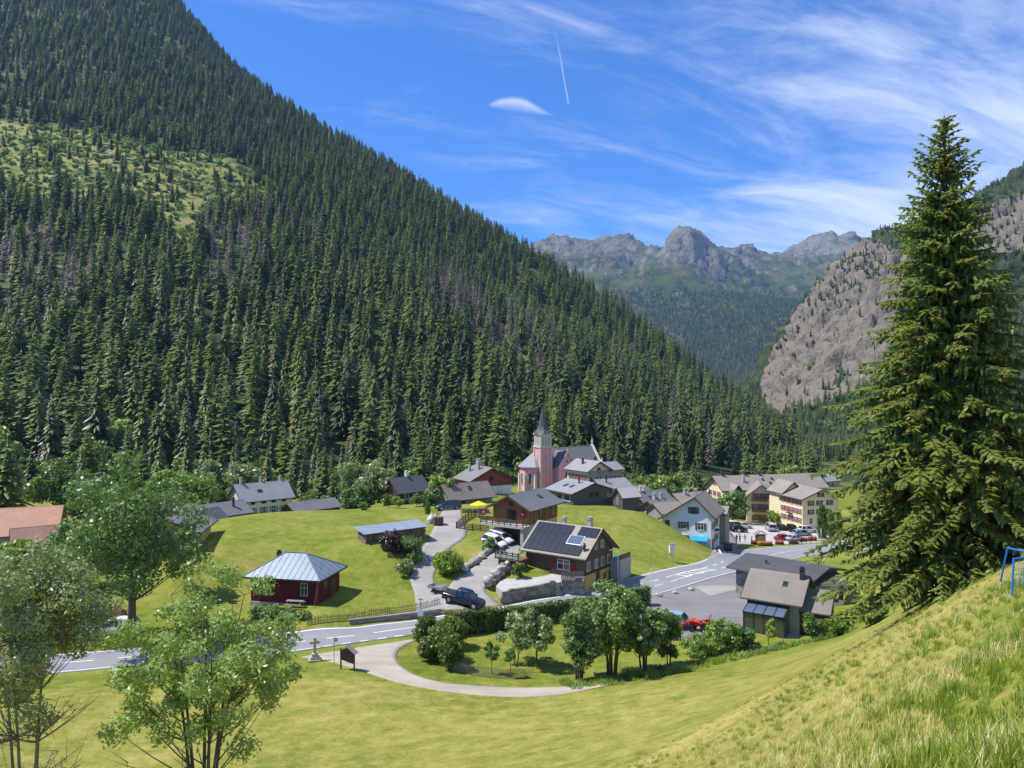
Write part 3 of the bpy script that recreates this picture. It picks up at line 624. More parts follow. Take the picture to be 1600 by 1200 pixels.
    scatter('distant_forest', np.c_[X[k], Y[k], Z[k]-1], rg.uniform(.8, 1.35, m), rg.uniform(0, 6, m), rg.integers(0, 6, m), full, 'blue green forest on the lower slopes of the far mountain range', 'forest')
    print('valley', len(AX), 'distant', m)
build_forest()
# ------------------------------------------------------------------ the air
HAZE_D = 0.6e-4
def build_haze():
    m = MB().box(-2700, 3700, -460, 5800, -420, 1250)
    mt = bpy.data.materials.new('haze'); mt.use_nodes = True; mt.node_tree.nodes.clear(); n = N(mt.node_tree)
    v = n('ShaderNodeVolumePrincipled', {'Color': (0.33, 0.58, 1.0, 1), 'Density': HAZE_D, 'Anisotropy': 0.1})
    n('ShaderNodeOutputMaterial', {'Volume': v.outputs[0]})
    o = m.build('haze', mt); tag(o, 'thin blue mountain haze filling the whole valley air', 'haze', kind='stuff')
build_haze()
# ------------------------------------------------------------------ building materials
def slate(name, col, var=0.3, rows=5.0, lichen=0.0, rough=0.55, axis_scale=(1, 1, 1)):
    """roof covering in rows: each piece a little different, with wear"""
    def fn(n, b, out):
        co = obj_co(n)
        br = n('ShaderNodeTexBrick', {'Vector': n.mapping(co, (1.0, 1.0, 1.0)), 'Color1': (0.35, 0.35, 0.35, 1), 'Color2': (0.65, 0.65, 0.65, 1), 'Mortar': (0.25, 0.25, 0.25, 1), 'Scale': rows, 'Mortar Size': 0.012}, offset=0.5)
        big = n.noise(co, 0.35, 5, 0.6); fine = n.noise(co, 9.0, 4, 0.7)
        k = n.math('ADD', n.math('MULTIPLY', br.outputs['Color'], 0.40), n.math('ADD', n.math('MULTIPLY', big, 0.38), n.math('MULTIPLY', fine, 0.28)))
        c = n.ramp(k, [(0.35, tuple(x*(1-var) for x in col)), (0.52, col), (0.72, tuple(min(1, x*(1+var)) for x in col))])
        if lichen: c = n.mix(n.math('MULTIPLY', n('ShaderNodeMapRange', {0: n.noise(co, 0.9, 6, 0.7), 1: 0.52, 2: 0.7}).outputs[0], lichen), c, (0.17, 0.14, 0.085))
        bumped(n, b, k, 0.5, 0.05)
        return c
    return mat(name, rough=rough, fn=fn, spec=0.35)
def planks(name, col, var=0.35, scale=5.0, vertical=False, rough=0.75):
    def fn(n, b, out):
        co = obj_co(n)
        s = (scale, scale, 0.0) if vertical else (0.0, 0.0, scale)
        w = n('ShaderNodeTexWave', {'Vector': n.mapping(co, s), 'Scale': 0.5, 'Distortion': 0.0}, wave_type='BANDS', bands_direction='DIAGONAL', wave_profile='SAW').outputs['Fac']
        st = (6, 6, 0.5) if vertical else (0.5, 0.5, 6)
        g = n.noise(n.mapping(co, st), 2.0, 5, 0.65); big = n.noise(co, 0.5, 4, 0.6)
        k = n.math('ADD', n.math('ADD', n.math('MULTIPLY', g, 0.5), n.math('MULTIPLY', big, 0.35)), n.math('MULTIPLY', w, 0.15))
        gap = n.math('LESS_THAN', w, 0.10)
        c = n.ramp(k, [(0.32, tuple(x*(1-var) for x in col)), (0.68, tuple(min(1, x*(1+var)) for x in col))])
        bumped(n, b, w, 0.4, 0.03)
        return n.mix(n.math('MULTIPLY', gap, 0.6), c, tuple(x*0.35 for x in col))
    return mat(name, rough=rough, fn=fn, spec=0.2)
def stonework(name, a, b_, scale=1.6, mortar=(0.2, 0.19, 0.17)):
    def fn(n, b, out):
        co = obj_co(n)
        v = n('ShaderNodeTexVoronoi', {'Vector': n.mapping(co, (1, 1, 1.7)), 'Scale': scale, 'Randomness': 0.9})
        e = n('ShaderNodeTexVoronoi', {'Vector': n.mapping(co, (1, 1, 1.7)), 'Scale': scale, 'Randomness': 0.9}, feature='DISTANCE_TO_EDGE').outputs['Distance']
        c = n.ramp(n.math('ADD', n.math('MULTIPLY', n('ShaderNodeSeparateXYZ', {0: v.outputs['Color']}).outputs[0], 0.6), n.math('MULTIPLY', n.noise(co, 6, 4), 0.4)), [(0.2, a), (0.8, b_)])
        bumped(n, b, n.math('MINIMUM', e, 0.08), 0.8, 0.25)
        return n.mix(n.math('LESS_THAN', e, 0.035), c, mortar)
    return mat(name, rough=0.9, fn=fn, spec=0.15)
M_SLATE = slate('grey_slate', (0.150, 0.150, 0.155)); M_SLATE_D = slate('dark_slate', (0.085, 0.088, 0.095)); M_SLATE_L = slate('pale_slate', (0.255, 0.255, 0.262), 0.25)
M_ROOF_B = slate('brown_roof', (0.195, 0.170, 0.145), 0.3, 4.0, 0.5); M_ROOF_TAUPE = slate('taupe_roof', (0.265, 0.230, 0.195), 0.25, 4.0, 0.35)
M_ROOF_W = slate('weathered_grey_roof', (0.20, 0.195, 0.185), 0.3, 4.0, 0.3)
M_FELT = mat('roofing_felt', rough=0.85, fn=weathered((0.075, 0.077, 0.080), 0.25, 0.5, 0.2))
M_RUST = slate('rusty_sheet', (0.42, 0.20, 0.12), 0.35, 2.0, 0.2); M_RUST_D = slate('brown_rusty_sheet', (0.30, 0.16, 0.12), 0.3, 2.0, 0.2)
M_ZINC = mat('zinc_sheet', rough=0.5, fn=weathered((0.20, 0.245, 0.30), 0.16, 0.8), metal=0.2, spec=0.4)
M_WHITE = mat('white_render', rough=0.85, fn=weathered((0.72, 0.74, 0.74), 0.08, 0.7)); M_MINT = mat('pale_green_render', rough=0.85, fn=weathered((0.62, 0.68, 0.56), 0.08, 0.7))
M_CREAM = mat('cream_render', rough=0.85, fn=weathered((0.78, 0.67, 0.43), 0.10, 0.6)); M_BEIGE = mat('beige_render', rough=0.85, fn=weathered((0.66, 0.56, 0.42), 0.10, 0.6))
M_YELL = mat('ochre_render', rough=0.85, fn=weathered((0.52, 0.38, 0.14), 0.18, 0.6)); M_PINK = mat('pink_render', rough=0.85, fn=weathered((0.74, 0.33, 0.38), 0.08, 0.5))
M_GREYR = mat('grey_render', rough=0.9, fn=weathered((0.30, 0.28, 0.25), 0.2, 0.8)); M_CONC = mat('concrete', rough=0.85, fn=weathered((0.40, 0.39, 0.37), 0.18, 0.8))
M_QUOIN = mat('pale_stone', rough=0.85, fn=weathered((0.60, 0.55, 0.47), 0.15, 1.2))
M_REDW = planks('red_boards', (0.115, 0.014, 0.018), 0.25, 6.0, True); M_REDSH = planks('brick_red_shingle', (0.24, 0.07, 0.05), 0.3, 4.0)
M_WOOD = planks('honey_boards', (0.25, 0.120, 0.047), 0.35, 5.0, True); M_WOODD = planks('dark_brown_boards', (0.075, 0.045, 0.030), 0.35, 5.0)
M_WOODG = planks('grey_boards', (0.105, 0.108, 0.100), 0.3, 5.0, True); M_WOODB = planks('brown_boards', (0.125, 0.085, 0.060), 0.35, 5.0)
M_STONE = stonework('rubble_stone', (0.17, 0.155, 0.135), (0.36, 0.33, 0.29)); M_TRIMW = mat('white_paint', (0.78, 0.77, 0.73), 0.6)
M_TIMB = mat('dark_timber', rough=0.8, fn=weathered((0.085, 0.055, 0.038), 0.3, 2.0)); M_TIMBM = mat('brown_timber', rough=0.8, fn=weathered((0.16, 0.095, 0.055), 0.3, 2.0))
M_TIMBG = mat('grey_timber', rough=0.85, fn=weathered((0.22, 0.20, 0.175), 0.3, 2.0))
M_GLASS = mat('window_glass', (0.022, 0.026, 0.032), 0.08, spec=0.8); M_SHR = mat('red_shutters', rough=0.7, fn=weathered((0.36, 0.075, 0.055), 0.2, 3)); M_SHG = mat('green_shutters', rough=0.7, fn=weathered((0.10, 0.14, 0.12), 0.2, 3))
M_SHGR = mat('grey_green_shutters', rough=0.7, fn=weathered((0.24, 0.28, 0.26), 0.2, 3)); M_SHDR = mat('dark_and_shaded_red', rough=0.7, fn=weathered((0.18, 0.025, 0.03), 0.2, 3))  # darker red: real dark red parts, and red shutters painted as shaded
M_METALD = mat('dark_metal', (0.06, 0.06, 0.065), 0.5, metal=0.4); M_METAL = mat('galvanised_metal', (0.42, 0.43, 0.44), 0.45, metal=0.7)

# ------------------------------------------------------------------ windows
_wm = {}
def win_mesh(kind, *a):
    k = (kind,)+a
    if k in _wm: return _wm[k]
    m = MB()
    if kind == 'frame':
        w, h, t, mull = a
        m.box(-w/2-t, -w/2, -.06, .02, 0, h).box(w/2, w/2+t, -.06, .02, 0, h).box(-w/2-t, w/2+t, -.06, .02, h, h+t).box(-w/2-t-.05, w/2+t+.05, -.11, .02, -t, 0)
        if mull: m.box(-.03, .03, -.045, .02, 0, h)
        if mull and h > 1.15: m.box(-w/2, -.03, -.042, .02, h*.62, h*.62+.05).box(.03, w/2, -.042, .02, h*.62, h*.62+.05)
    elif kind == 'pane': w, h = a; m.box(-w/2, w/2, -.022, .01, 0, h)
    elif kind == 'shutter':
        w, h = a; m.box(-w/2, w/2, -.07, -.025, 0, h)
        for i in range(6): m.box(-w*.40, w*.40, -.085, -.07, h*(.06+i*.155), h*(.06+i*.155)+h*.085)
    elif kind == 'leaf': w, h = a; m.box(-w/2, w/2, -.05, .01, 0, h); m.box(-w*.38, w*.38, -.065, -.05, h*.08, h*.45).box(-w*.38, w*.38, -.065, -.05, h*.53, h*.92)
    elif kind == 'lancet':
        w, h = a; p = []
        for i in range(9):
            q = math.pi*i/8; p.append((w/2*math.cos(q), h-w*.75+w*.75*math.sin(q)))
        m.prism([(w/2, -.03, 0)]+[(x, -.03, z) for x, z in p]+[(-w/2, -.03, 0)], (0, .05, 0))
    elif kind == 'lancet_frame':
        w, h = a; p = [(w/2, 0)]+[(w/2*math.cos(math.pi*i/8), h-w*.75+w*.75*math.sin(math.pi*i/8)) for i in range(9)]+[(-w/2, 0)]
        for (x0, z0), (x1, z1) in zip(p[:-1], p[1:]): m.bar((x0*1.06, -.02, z0), (x1*1.06, -.02, z1), .16, .12, (0, 1, 0))
        m.box(-w/2-.15, w/2+.15, -.12, .02, -.12, 0).box(-.03, .03, -.05, -.031, 0, h-w*.1)
    me = m.mesh(kind); 
    _wm[k] = me; return me
def withm(me, mt):
    k = ('m', me.name, mt.name)
    if k not in _wm: c = me.copy(); c.materials.append(mt); _wm[k] = c
    return _wm[k]
class House:
    """walls, roof, windows, chimneys of one building; local x runs along the front (left to right), y away from the viewer"""
    def __init__(s, name, label, cat, A, B, zb, group=None):
        s.a = Vector(((A[0]-800)*A[1]/F, A[1], zb)); b = Vector(((B[0]-800)*B[1]/F, B[1], zb)); u = b-s.a; s.w = u.length
        s.root = empty(name, s.a, math.atan2(u.y, u.x)); tag(s.root, label, cat, group)
        s.off = Vector((0, 0, 0)); s.rz = 0.0; s.zb = zb
    def wing(s, A, B, zb=None):
        """a further block of the same building, placed in the same way"""
        h = object.__new__(House); zb = s.zb if zb is None else zb; h.__dict__.update(s.__dict__)
        a = Vector(((A[0]-800)*A[1]/F, A[1], zb)); b = Vector(((B[0]-800)*B[1]/F, B[1], zb)); u = b-a; h.w = u.length; h.zb = zb
        M = Matrix.Translation(s.root.location)@Matrix.Rotation(s.root.rotation_euler.z, 4, 'Z')
        h.off = M.inverted()@a; h.rz = math.atan2(u.y, u.x)-s.root.rotation_euler.z; return h
    def place(s, o, p=(0, 0, 0), rz=0.0):
        o.location = s.off+Matrix.Rotation(s.rz, 3, 'Z')@Vector(p); o.rotation_euler = (0, 0, s.rz+rz); return o
    def put(s, mb, name, mt, parent=None, p=(0, 0, 0), rz=0.0, **k):
        o = mb.build(name, mt, parent or s.root, **k)
        return s.place(o, p, rz) if parent is None else o
    def section(s, L, he, rise, ridge, rf=0.5):
        span = s.w if ridge == 'v' else L; hl, hr = he if isinstance(he, tuple) else (he, he); return span, hl, hr, max(hl, hr)+rise, span*rf
    def walls(s, L, he, rise, mt, ridge='u', rf=0.5, name='wall', bottom=0.0, below=1.5):
        s.L = L; span, hl, hr, zr, c = s.section(L, he, rise, ridge, rf); s.he = min(hl, hr)
        P = lambda q, z: (q, 0, z) if ridge == 'v' else (0, q, z)
        D = (0, L, 0) if ridge == 'v' else (s.w, 0, 0); z0 = bottom-below
        pts = [P(0, z0), P(span, z0), P(span, hr), P(c, zr), P(0, hl)] if rise > 0 else [P(0, z0), P(span, z0), P(span, hr), P(0, hl)]
        return s.put(MB().prism(pts, D), name, mt)
    def roof(s, L, he, rise, mt, ridge='u', rf=0.5, oe=0.6, og=0.5, t=0.18, name='roof', trim=M_TIMB, drop=0.02):
        span, hl, hr, zr, c = s.section(L, he, rise, ridge, rf); m = MB()
        P = lambda q, z, e: (q, e, z) if ridge == 'v' else (e, q, z)
        ln = (L if ridge == 'v' else s.w)+2*og; D = (0, ln, 0) if ridge == 'v' else (ln, 0, 0)
        sl = (zr-hl)/c; sr = (zr-hr)/(span-c)
        m.prism([P(-oe, hl-oe*sl+drop, -og), P(c, zr+drop, -og), P(c, zr+drop+t, -og), P(-oe, hl-oe*sl+drop+t*.9, -og)], D)
        m.prism([P(span+oe, hr-oe*sr+drop, -og), P(c+.001, zr+drop, -og), P(c+.001, zr+drop+t, -og), P(span+oe, hr-oe*sr+drop+t*.9, -og)], D)
        # ridge cap
        m.prism([P(c-.16, zr+drop+t-.16*sl, -og), P(c, zr+drop+t+.05, -og), P(c+.16, zr+drop+t-.16*sr, -og)], D)
        ro = s.put(m, name, mt)
        if trim is not None:                   # barge boards and gutters
            for e in (-og-.03, (L if ridge == 'v' else s.w)+og+.03):
                MB().bar(P(-oe, hl-oe*sl+drop+.04, e), P(c, zr+drop+.04, e), .05, .26).bar(P(span+oe, hr-oe*sr+drop+.04, e), P(c, zr+drop+.04, e), .05, .26).build('barge_board', trim, ro)
            MB().tube([P(-oe-.07, hl-oe*sl+drop+.06, -og), P(-oe-.07, hl-oe*sl+drop+.06, -og+ln)], .07, 6).build('gutter', M_METALD, ro)
            MB().tube([P(span+oe+.07, hr-oe*sr+drop+.06, -og), P(span+oe+.07, hr-oe*sr+drop+.06, -og+ln)], .07, 6).build('gutter', M_METALD, ro)
        s.rf_ = dict(span=span, hl=hl, hr=hr, zr=zr, c=c, ridge=ridge, t=t, drop=drop); s.roof_o = ro
        return ro
    def roof_z(s, x, y):
        r = s.rf_; q = x if r['ridge'] == 'v' else y
        return (r['hl']+(r['zr']-r['hl'])*q/r['c'] if q < r['c'] else r['hr']+(r['zr']-r['hr'])*(r['span']-q)/(r['span']-r['c']))+r['drop']+r['t']
    def hip(s, L, he, rise, mt, ridge_len, oe=0.6, t=0.16, name='roof'):
        w = s.w; sl = rise/(L/2); z0 = he-oe*sl; c = w/2; r = ridge_len/2
        E = [(-oe, -oe, z0), (w+oe, -oe, z0), (w+oe, L+oe, z0), (-oe, L+oe, z0)]; T = [(c-r, L/2, he+rise), (c+r, L/2, he+rise)]
        vs = [(x, y, z+t) for x, y, z in E+T]+[(x, y, z) for x, y, z in E]
        m = MB().add(vs, [(0, 1, 5, 4), (1, 2, 5), (2, 3, 4, 5), (3, 0, 4), (6, 9, 8, 7), (0, 6, 7, 1), (1, 7, 8, 2), (2, 8, 9, 3), (3, 9, 6, 0)])
        s.roof_o = s.put(m, name, mt); s.hipd = (z0+t, he+rise+t, c, r, oe, L, w); return s.roof_o
    def face(s, f, q, z):
        return {'f': ((q, -.012, z), 0), 'r': ((s.w+.012, q, z), math.pi/2), 'b': ((s.w-q, s.L+.012, z), math.pi), 'l': ((-.012, s.L-q, z), -math.pi/2)}[f]
    def win(s, f, q, z, w=0.9, h=1.2, shut=None, fr=M_TRIMW, t=.055, mull=True, pane=M_GLASS, name='window'):
        p, rz = s.face(f, q, z); o = link(name, withm(win_mesh('frame', w, h, t, mull), fr), s.root); s.place(o, p, rz)
        link('pane', withm(win_mesh('pane', w, h), pane), o)
        if shut:
            for k in (-1, 1): a = link('shutter', withm(win_mesh('shutter', w*.5, h), shut), o); a.location = (k*(w*.75+t+.02), 0, 0)
        return o
    def door(s, f, q, w=1.0, h=2.1, mt=M_TIMB, fr=M_TIMBM, name='door', z=0.0):
        p, rz = s.face(f, q, z); o = link(name, withm(win_mesh('leaf', w, h), mt), s.root); s.place(o, p, rz)
        link('frame', withm(win_mesh('frame', w, h, .1, False), fr), o); return o
    def lancet(s, f, q, z, w, h, fr=M_QUOIN, pane=M_GLASS):
        p, rz = s.face(f, q, z); o = link('window', withm(win_mesh('lancet_frame', w, h), fr), s.root); s.place(o, p, rz); link('pane', withm(win_mesh('lancet', w, h), pane), o); return o
    def chimney(s, x, y, h=1.2, w=0.55, mt=M_CONC, z=None):
        z = s.roof_z(x, y) if z is None else z
        m = MB().box(x-w/2, x+w/2, y-w/2, y+w/2, z-.9, z+h).box(x-w/2-.08, x+w/2+.08, y-w/2-.08, y+w/2+.08, z+h, z+h+.1)
        m.box(x-w*.32, x+w*.32, y-w*.32, y+w*.32, z+h+.1, z+h+.3).box(x-w/2, x+w/2, y-w/2, y+w/2, z+h+.3, z+h+.36)
        return m.build('chimney', mt, s.roof_o)
    def skylight(s, x, y, w=0.8, l=1.1, side=None):
        r = s.rf_; e = 0.2
        if r['ridge'] == 'u': P = lambda a, b, dz: (x+a*w/2, y+b*l/2, s.roof_z(x, y+b*l/2)+dz)
        else: P = lambda a, b, dz: (x+b*l/2, y+a*w/2, s.roof_z(x+b*l/2, y)+dz)
        m = MB().hexa([P(-1, -1, .01), P(1, -1, .01), P(1, 1, .01), P(-1, 1, .01), P(-1, -1, .09), P(1, -1, .09), P(1, 1, .09), P(-1, 1, .09)])
        o = m.build('skylight', M_METALD, s.roof_o); k = .82
        MB().hexa([P(-k, -k, .08), P(k, -k, .08), P(k, k, .08), P(-k, k, .08), P(-k, -k, .1), P(k, -k, .1), P(k, k, .1), P(-k, k, .1)]).build('pane', M_GLASS, o)
def row(hs, f, qs, z, **k):
    for q in qs: hs.win(f, q, z, **k)

# ------------------------------------------------------------------ houses of the village
def simple(name, label, A, B, zb, L, he, rise, ridge, wm, rm, oe=.6, og=.5, rf=.5, cat='house', **k):
    h = House(name, label, cat, A, B, zb); h.walls(L, he, rise, wm, ridge, rf); h.roof(L, he, rise, rm, ridge, rf, oe, og, **k); return h

def build_houses():
    # red pavilion with its zinc roof
    h = House('pavilion', 'dark red boarded pavilion with hipped blue-grey zinc roof on the green slope', 'pavilion', (392, 95.8), (496, 94), -27.0)
    h.walls(6.4, 3.4, 0, M_REDW, 'u'); h.hip(6.4, 3.4, 1.9, M_ZINC, 2.8, .75)
    z0, z1, c, r, oe, L, w = h.hipd
    for i in range(13):                        # standing seams, front and back
        x = -oe+(w+2*oe)*(i+.5)/13; f = min(1, (x+oe)/(c-r+oe), (w+oe-x)/(w+oe-c-r))
        for sgn in (0, 1):
            y0, y1 = (-oe, -oe+(L/2+oe)*f) if sgn == 0 else (L+oe, L+oe-(L/2+oe)*f)
            MB().bar((x, y0, z0+.02), (x, y1, z0+(z1-z0)*f+.02), .035, .06).build('seam', M_ZINC, h.roof_o)
    for i in range(7):
        y = -oe+(L+2*oe)*(i+.5)/7; f = min(1, (y+oe)/(L/2+oe), (L+oe-y)/(L/2+oe))
        for x0, x1 in ((-oe, -oe+(c-r+oe)*f), (w+oe, w+oe-(w+oe-c-r)*f)): MB().bar((x0, y, z0+.02), (x1, y, z0+(z1-z0)*f+.02), .035, .06).build('seam', M_ZINC, h.roof_o)
    cap = MB().bar((c-r, L/2, z1+.03), (c+r, L/2, z1+.03), .16, .09)
    for cx, cy, tx in ((-oe, -oe, c-r), (-oe, L+oe, c-r), (w+oe, -oe, c+r), (w+oe, L+oe, c+r)): cap.bar((cx, cy, z0+.03), (tx, L/2, z1+.03), .14, .08)
    cap.build('ridge_cap', M_ZINC, h.roof_o); 
    for x in (c-r, c+r): MB().tube([(x, L/2, z1), (x, L/2, z1+.45)], .03, 6).build('finial', M_METALD, h.roof_o)
    h.chimney(1.7, L*.62, .9, .45, M_METALD, z0+(z1-z0)*.5)
    MB().box(-oe-.04, w+oe+.04, -oe-.05, -oe-.005, z0-.2, z0-.01).box(w+oe+.005, w+oe+.05, -oe-.05, L+oe+.05, z0-.2, z0-.01).build('fascia', M_METALD, h.roof_o)
    h.win('f', 7.2, 1.0, .8, 1.5, fr=M_QUOIN); h.win('f', 2.2, 1.0, .8, 1.5, fr=M_QUOIN); h.win('r', 2.2, .95, .8, 1.4, fr=M_TIMBM); h.door('r', 4.4, 1, 2.1, M_TIMB)
    h.put(MB().box(w-.12, w+.03, -.04, .1, -.2, 3.3), 'corner_board', M_TIMBM)
    h.put(MB().box(-.1, w+.1, -.1, L+.1, -1.6, -0.05), 'plinth', M_CONC)
    # pale green house behind the hill
    h = simple('green_house', 'pale green rendered house with grey slate roof and three chimneys behind the hill', (378, 176), (457, 184.2), -32, 7.6, 5.2, 3.2, 'u', M_MINT, M_SLATE_L)
    for x in (1.4, 6.3, 11.3): h.chimney(x, 4.4 if x != 1.4 else 4.0, 1.4, .5)
    row(h, 'f', (2.6, 5.2, 7.6, 10.2), 1.6, w=.95, h=1.7, shut=M_SHGR); row(h, 'f', (2.6, 5.2, 7.6, 10.2), 4.15, w=.9, h=.6, mull=False, fr=M_TIMBM); row(h, 'l', (2.2, 5.2), 4.2, w=.8, h=1.1); h.skylight(5, 1.7, 1.2, .7)
    # low grey houses left of it
    h = simple('low_barn', 'low grey slate-roofed barn in front of the pale green house', (318, 158), (392, 166), -31, 8, 3.4, 2.0, 'u', M_WOODD, M_SLATE); h.chimney(7.8, 2.2, 1.6, .4, M_METALD); h.win('l', 4, 1.6, .8, 1)
    h = simple('stable', 'small dark timber stable with slate roof at the left end of the grassy hilltop', (316, 150), (352, 155), -29.5, 5, 2.7, 1.6, 'u', M_WOODD, M_SLATE_D); h.door('l', 2.5, 1.4, 2)
    h = simple('small_barn', 'little grey-roofed barn beyond the hilltop beside the leafy tree', (284, 166), (313, 168), -32, 5, 3.6, 1.5, 'u', M_GREYR, M_SLATE); h.win('f', 2, 2, .8, .9)
    h = simple('long_shed', 'long low shed with slate roof right of the pale green house', (462, 166), (531, 174), -30.2, 6, 2.6, 1.4, 'u', M_WOODD, M_SLATE); h.door('f', 6, 2.2, 2.0)
    # dark brown house by the lawn
    h = simple('brown_house', 'dark brown boarded house with grey roof and white framed windows behind the lawn', (623, 158), (669, 163.3), -24.9, 5.5, 2.7, 2.4, 'u', M_WOODD, M_SLATE_D); h.chimney(4, 2.9, 1.0, .5, M_TRIMW)
    row(h, 'f', (2.0, 5.6), .9, w=1.0, h=1.15); row(h, 'l', (1.4, 3.6), .9, w=.8, h=1.3, shut=M_SHR, fr=M_TIMBM); h.win('l', 2.7, 3.1, .8, .9, fr=M_TIMBM)
    # house with the brick red gable
    h = simple('red_gable_house', 'house with brick red shingled gable above white lower wall beside the church', (735, 178), (799, 184), -25.8, 7.5, 3.3, 2.6, 'v', M_REDSH, M_ROOF_W, .5, .6)
    h.put(MB().box(-.03, h.w+.03, -.06, 0, -1, 1.7), 'render', M_TRIMW); h.win('f', 3.2, .3, .9, 1.1, fr=M_TIMB); h.win('f', 8.0, .3, .9, 1.1, fr=M_TIMB); h.win('f', 5.6, 3.0, .9, 1.0, fr=M_TIMB); h.chimney(4.2, 3.5, 1.6, .6); h.chimney(5.8, 6.2, 1.3, 1.0); h.chimney(3, 5.8, 1.3, .5)
    h = simple('farm_house', 'low house with wide weathered brown roof behind the parked blue car', (704, 156), (769, 162), -25.4, 5.5, 2.2, 2.3, 'u', M_GREYR, M_ROOF_B, .8, .7); h.chimney(2.6, 3.2, 1.1, .5, M_TIMBM); h.skylight(5.6, 1.4, .8, .9); h.door('f', 3, 1, 1.9); row(h, 'f', (6, 8.2), .8, w=.9, h=1)
    h.win('l', 2.7, .7, 1.2, .9)
    # beige house with red shutters
    h = simple('rectory', 'beige house with hipped grey roof and red shutters right of the church', (919, 186), (952, 190), -29.2, 8, 8.2, 1.9, 'v', M_BEIGE, M_SLATE_L, .7, .6)
    h.put(MB().box(-.02, h.w+.02, -.05, 0, -1, 8.05), 'front_shade', M_GREYR); row(h, 'l', (1.6, 3.4, 5.2, 6.8), 5.6, w=.8, h=1.4, shut=M_SHR); row(h, 'l', (1.6, 3.4, 5.2), 2.6, w=.8, h=1.4, shut=M_SHR)  # thin grey skin over the beige wall paints the front's shade
    row(h, 'f', (1.8, 4.8), 5.2, w=.9, h=1.2, shut=M_SHDR); h.win('f', 3.4, 7.6, 1.0, 1.1, fr=M_TIMBM); h.chimney(1.9, 4.2, 1.1, .4, M_METALD); h.chimney(4.4, 2.4, 1.1, .4, M_METALD)  # front shutters take the darker red to paint shade
    g = h.wing((951.5, 190.3), (972, 193)); g.walls(5, 8.0, 1.4, M_GREYR, 'u'); g.roof(5, 8.0, 1.4, M_SLATE_L, 'u', .5, .6, .5); row(g, 'f', (1.0, 2.8), 5.2, w=.9, h=1.2, shut=M_SHDR)  # grey walls and darker shutters carry the painted shade on along the wing
    # grey barn on the mound
    h = simple('grey_barn', 'grey boarded barn with pale slate roof on top of the green mound', (895, 163), (957, 169), -25.9, 9, 2.7, 1.7, 'v', M_WOODG, M_SLATE_L, .7, .6, cat='barn')
    h.win('f', 5.0, 1.5, 1.1, 1.0, M_WOODG and None, fr=M_TIMB); h.win('f', 6.6, 1.5, .9, 1.0, fr=M_TIMB); h.win('f', 9.8, 1.3, .5, .6, fr=M_TRIMW)
    for q in (1.6, 4.3, 7.0): h.door('l', q, 1.9, 1.3, M_METALD, M_TRIMW, 'garage_door', .9)
    h.skylight(2.4, 3.4, .8, 1.3); h.skylight(2.4, 5.6, .8, 1.3); h.chimney(4.2, 3.2, 1.1, .3, M_TIMBM)
    h = simple('pale_roof_shed', 'small boarded shed under a pale sheet roof at the end of the grey barn', (973, 163), (999, 165), -25.9, 3.6, 1.9, 1.7, 'u', M_WOODG, slate('pale_sheet', (0.42, 0.40, 0.38), 0.12, 3.0), .4, .4, cat='shed'); h.door('l', 1.8, 1, 1.7, M_TIMBG)
    h = simple('slate_gable_house', 'house with pale slate roof and dark gable directly behind the grey barn', (944, 182), (988, 186), -30.5, 7, 5.4, 1.9, 'u', M_GREYR, M_SLATE_L, .6, .5); h.chimney(2.2, 2.2, 1.2, .3, M_METALD); row(h, 'f', (3, 5), 3.4, w=.9, h=1.1)
    g = h.wing((970, 180), (984, 181.3)); g.walls(4, 4.6, 1.1, M_WOODD, 'v'); g.roof(4, 4.6, 1.1, M_SLATE_L, 'v', .5, .4, .4)
    # cluster of roofs towards the main road
    h = simple('grey_cottage', 'cottage with plain slate roof between the pale shed and the dark chalet', (991, 184), (1019, 187), -32.5, 6, 5.6, 2.0, 'u', M_BEIGE, M_SLATE, .6, .5); row(h, 'f', (1.3, 3.2), 3.0, w=.8, h=1.1); 
    h = simple('dark_chalet', 'dark chalet with slate roof, skylights and several chimneys in the roof cluster', (1010, 176), (1052, 181), -32, 7, 4.4, 2.3, 'u', M_WOODD, M_SLATE, .7, .6); h.chimney(3.2, 4.2, 1.1, .6, M_BEIGE); h.chimney(1.6, 3.7, 1.0, .7, M_BEIGE); h.skylight(4.4, 1.4, .7, 1); h.skylight(2.8, 1.4, .7, 1); row(h, 'f', (1.5, 3.5, 5.5), 2, w=.8, h=1)
    h = simple('brown_roof_chalet', 'chalet with brown roof and stout chimneys behind the white house', (1030, 168), (1066, 173), -31.5, 6, 3.7, 1.7, 'u', M_GREYR, M_ROOF_B, .6, .5); h.chimney(2.6, 3.6, 1.4, .7, M_CONC); h.chimney(4.6, 3.4, 1.2, .6, M_CONC)
    h = simple('taupe_roof_annexe', 'annexe with taupe slate roof tucked against the white house', (1034, 160), (1070, 163), -31.4, 5, 4.5, 1.5, 'u', M_GREYR, M_ROOF_TAUPE, .5, .4); h.win('f', 1.6, 2.2, .8, 1)
    h = simple('yellow_house', 'cream house with taupe roof between white house and hotel', (1068, 180), (1110, 184), -34.5, 7, 6.2, 2.0, 'u', M_CREAM, M_ROOF_TAUPE, .6, .5); row(h, 'f', (1.5, 3.2, 4.9), 4, w=.8, h=1.1, shut=M_SHR); h.chimney(3, 3, 1, .6)
    # white house at the road bend
    h = House('white_house', 'tall white rendered house with taupe roof and green shutters at the road bend', 'house', (1035, 154), (1111, 150), -32.75)
    he = (6.1, 7.4); h.walls(9.5, he, 3.0, M_WHITE, 'v', .68); h.roof(9.5, he, 3.0, M_ROOF_TAUPE, 'v', .68, 1.0, .8)
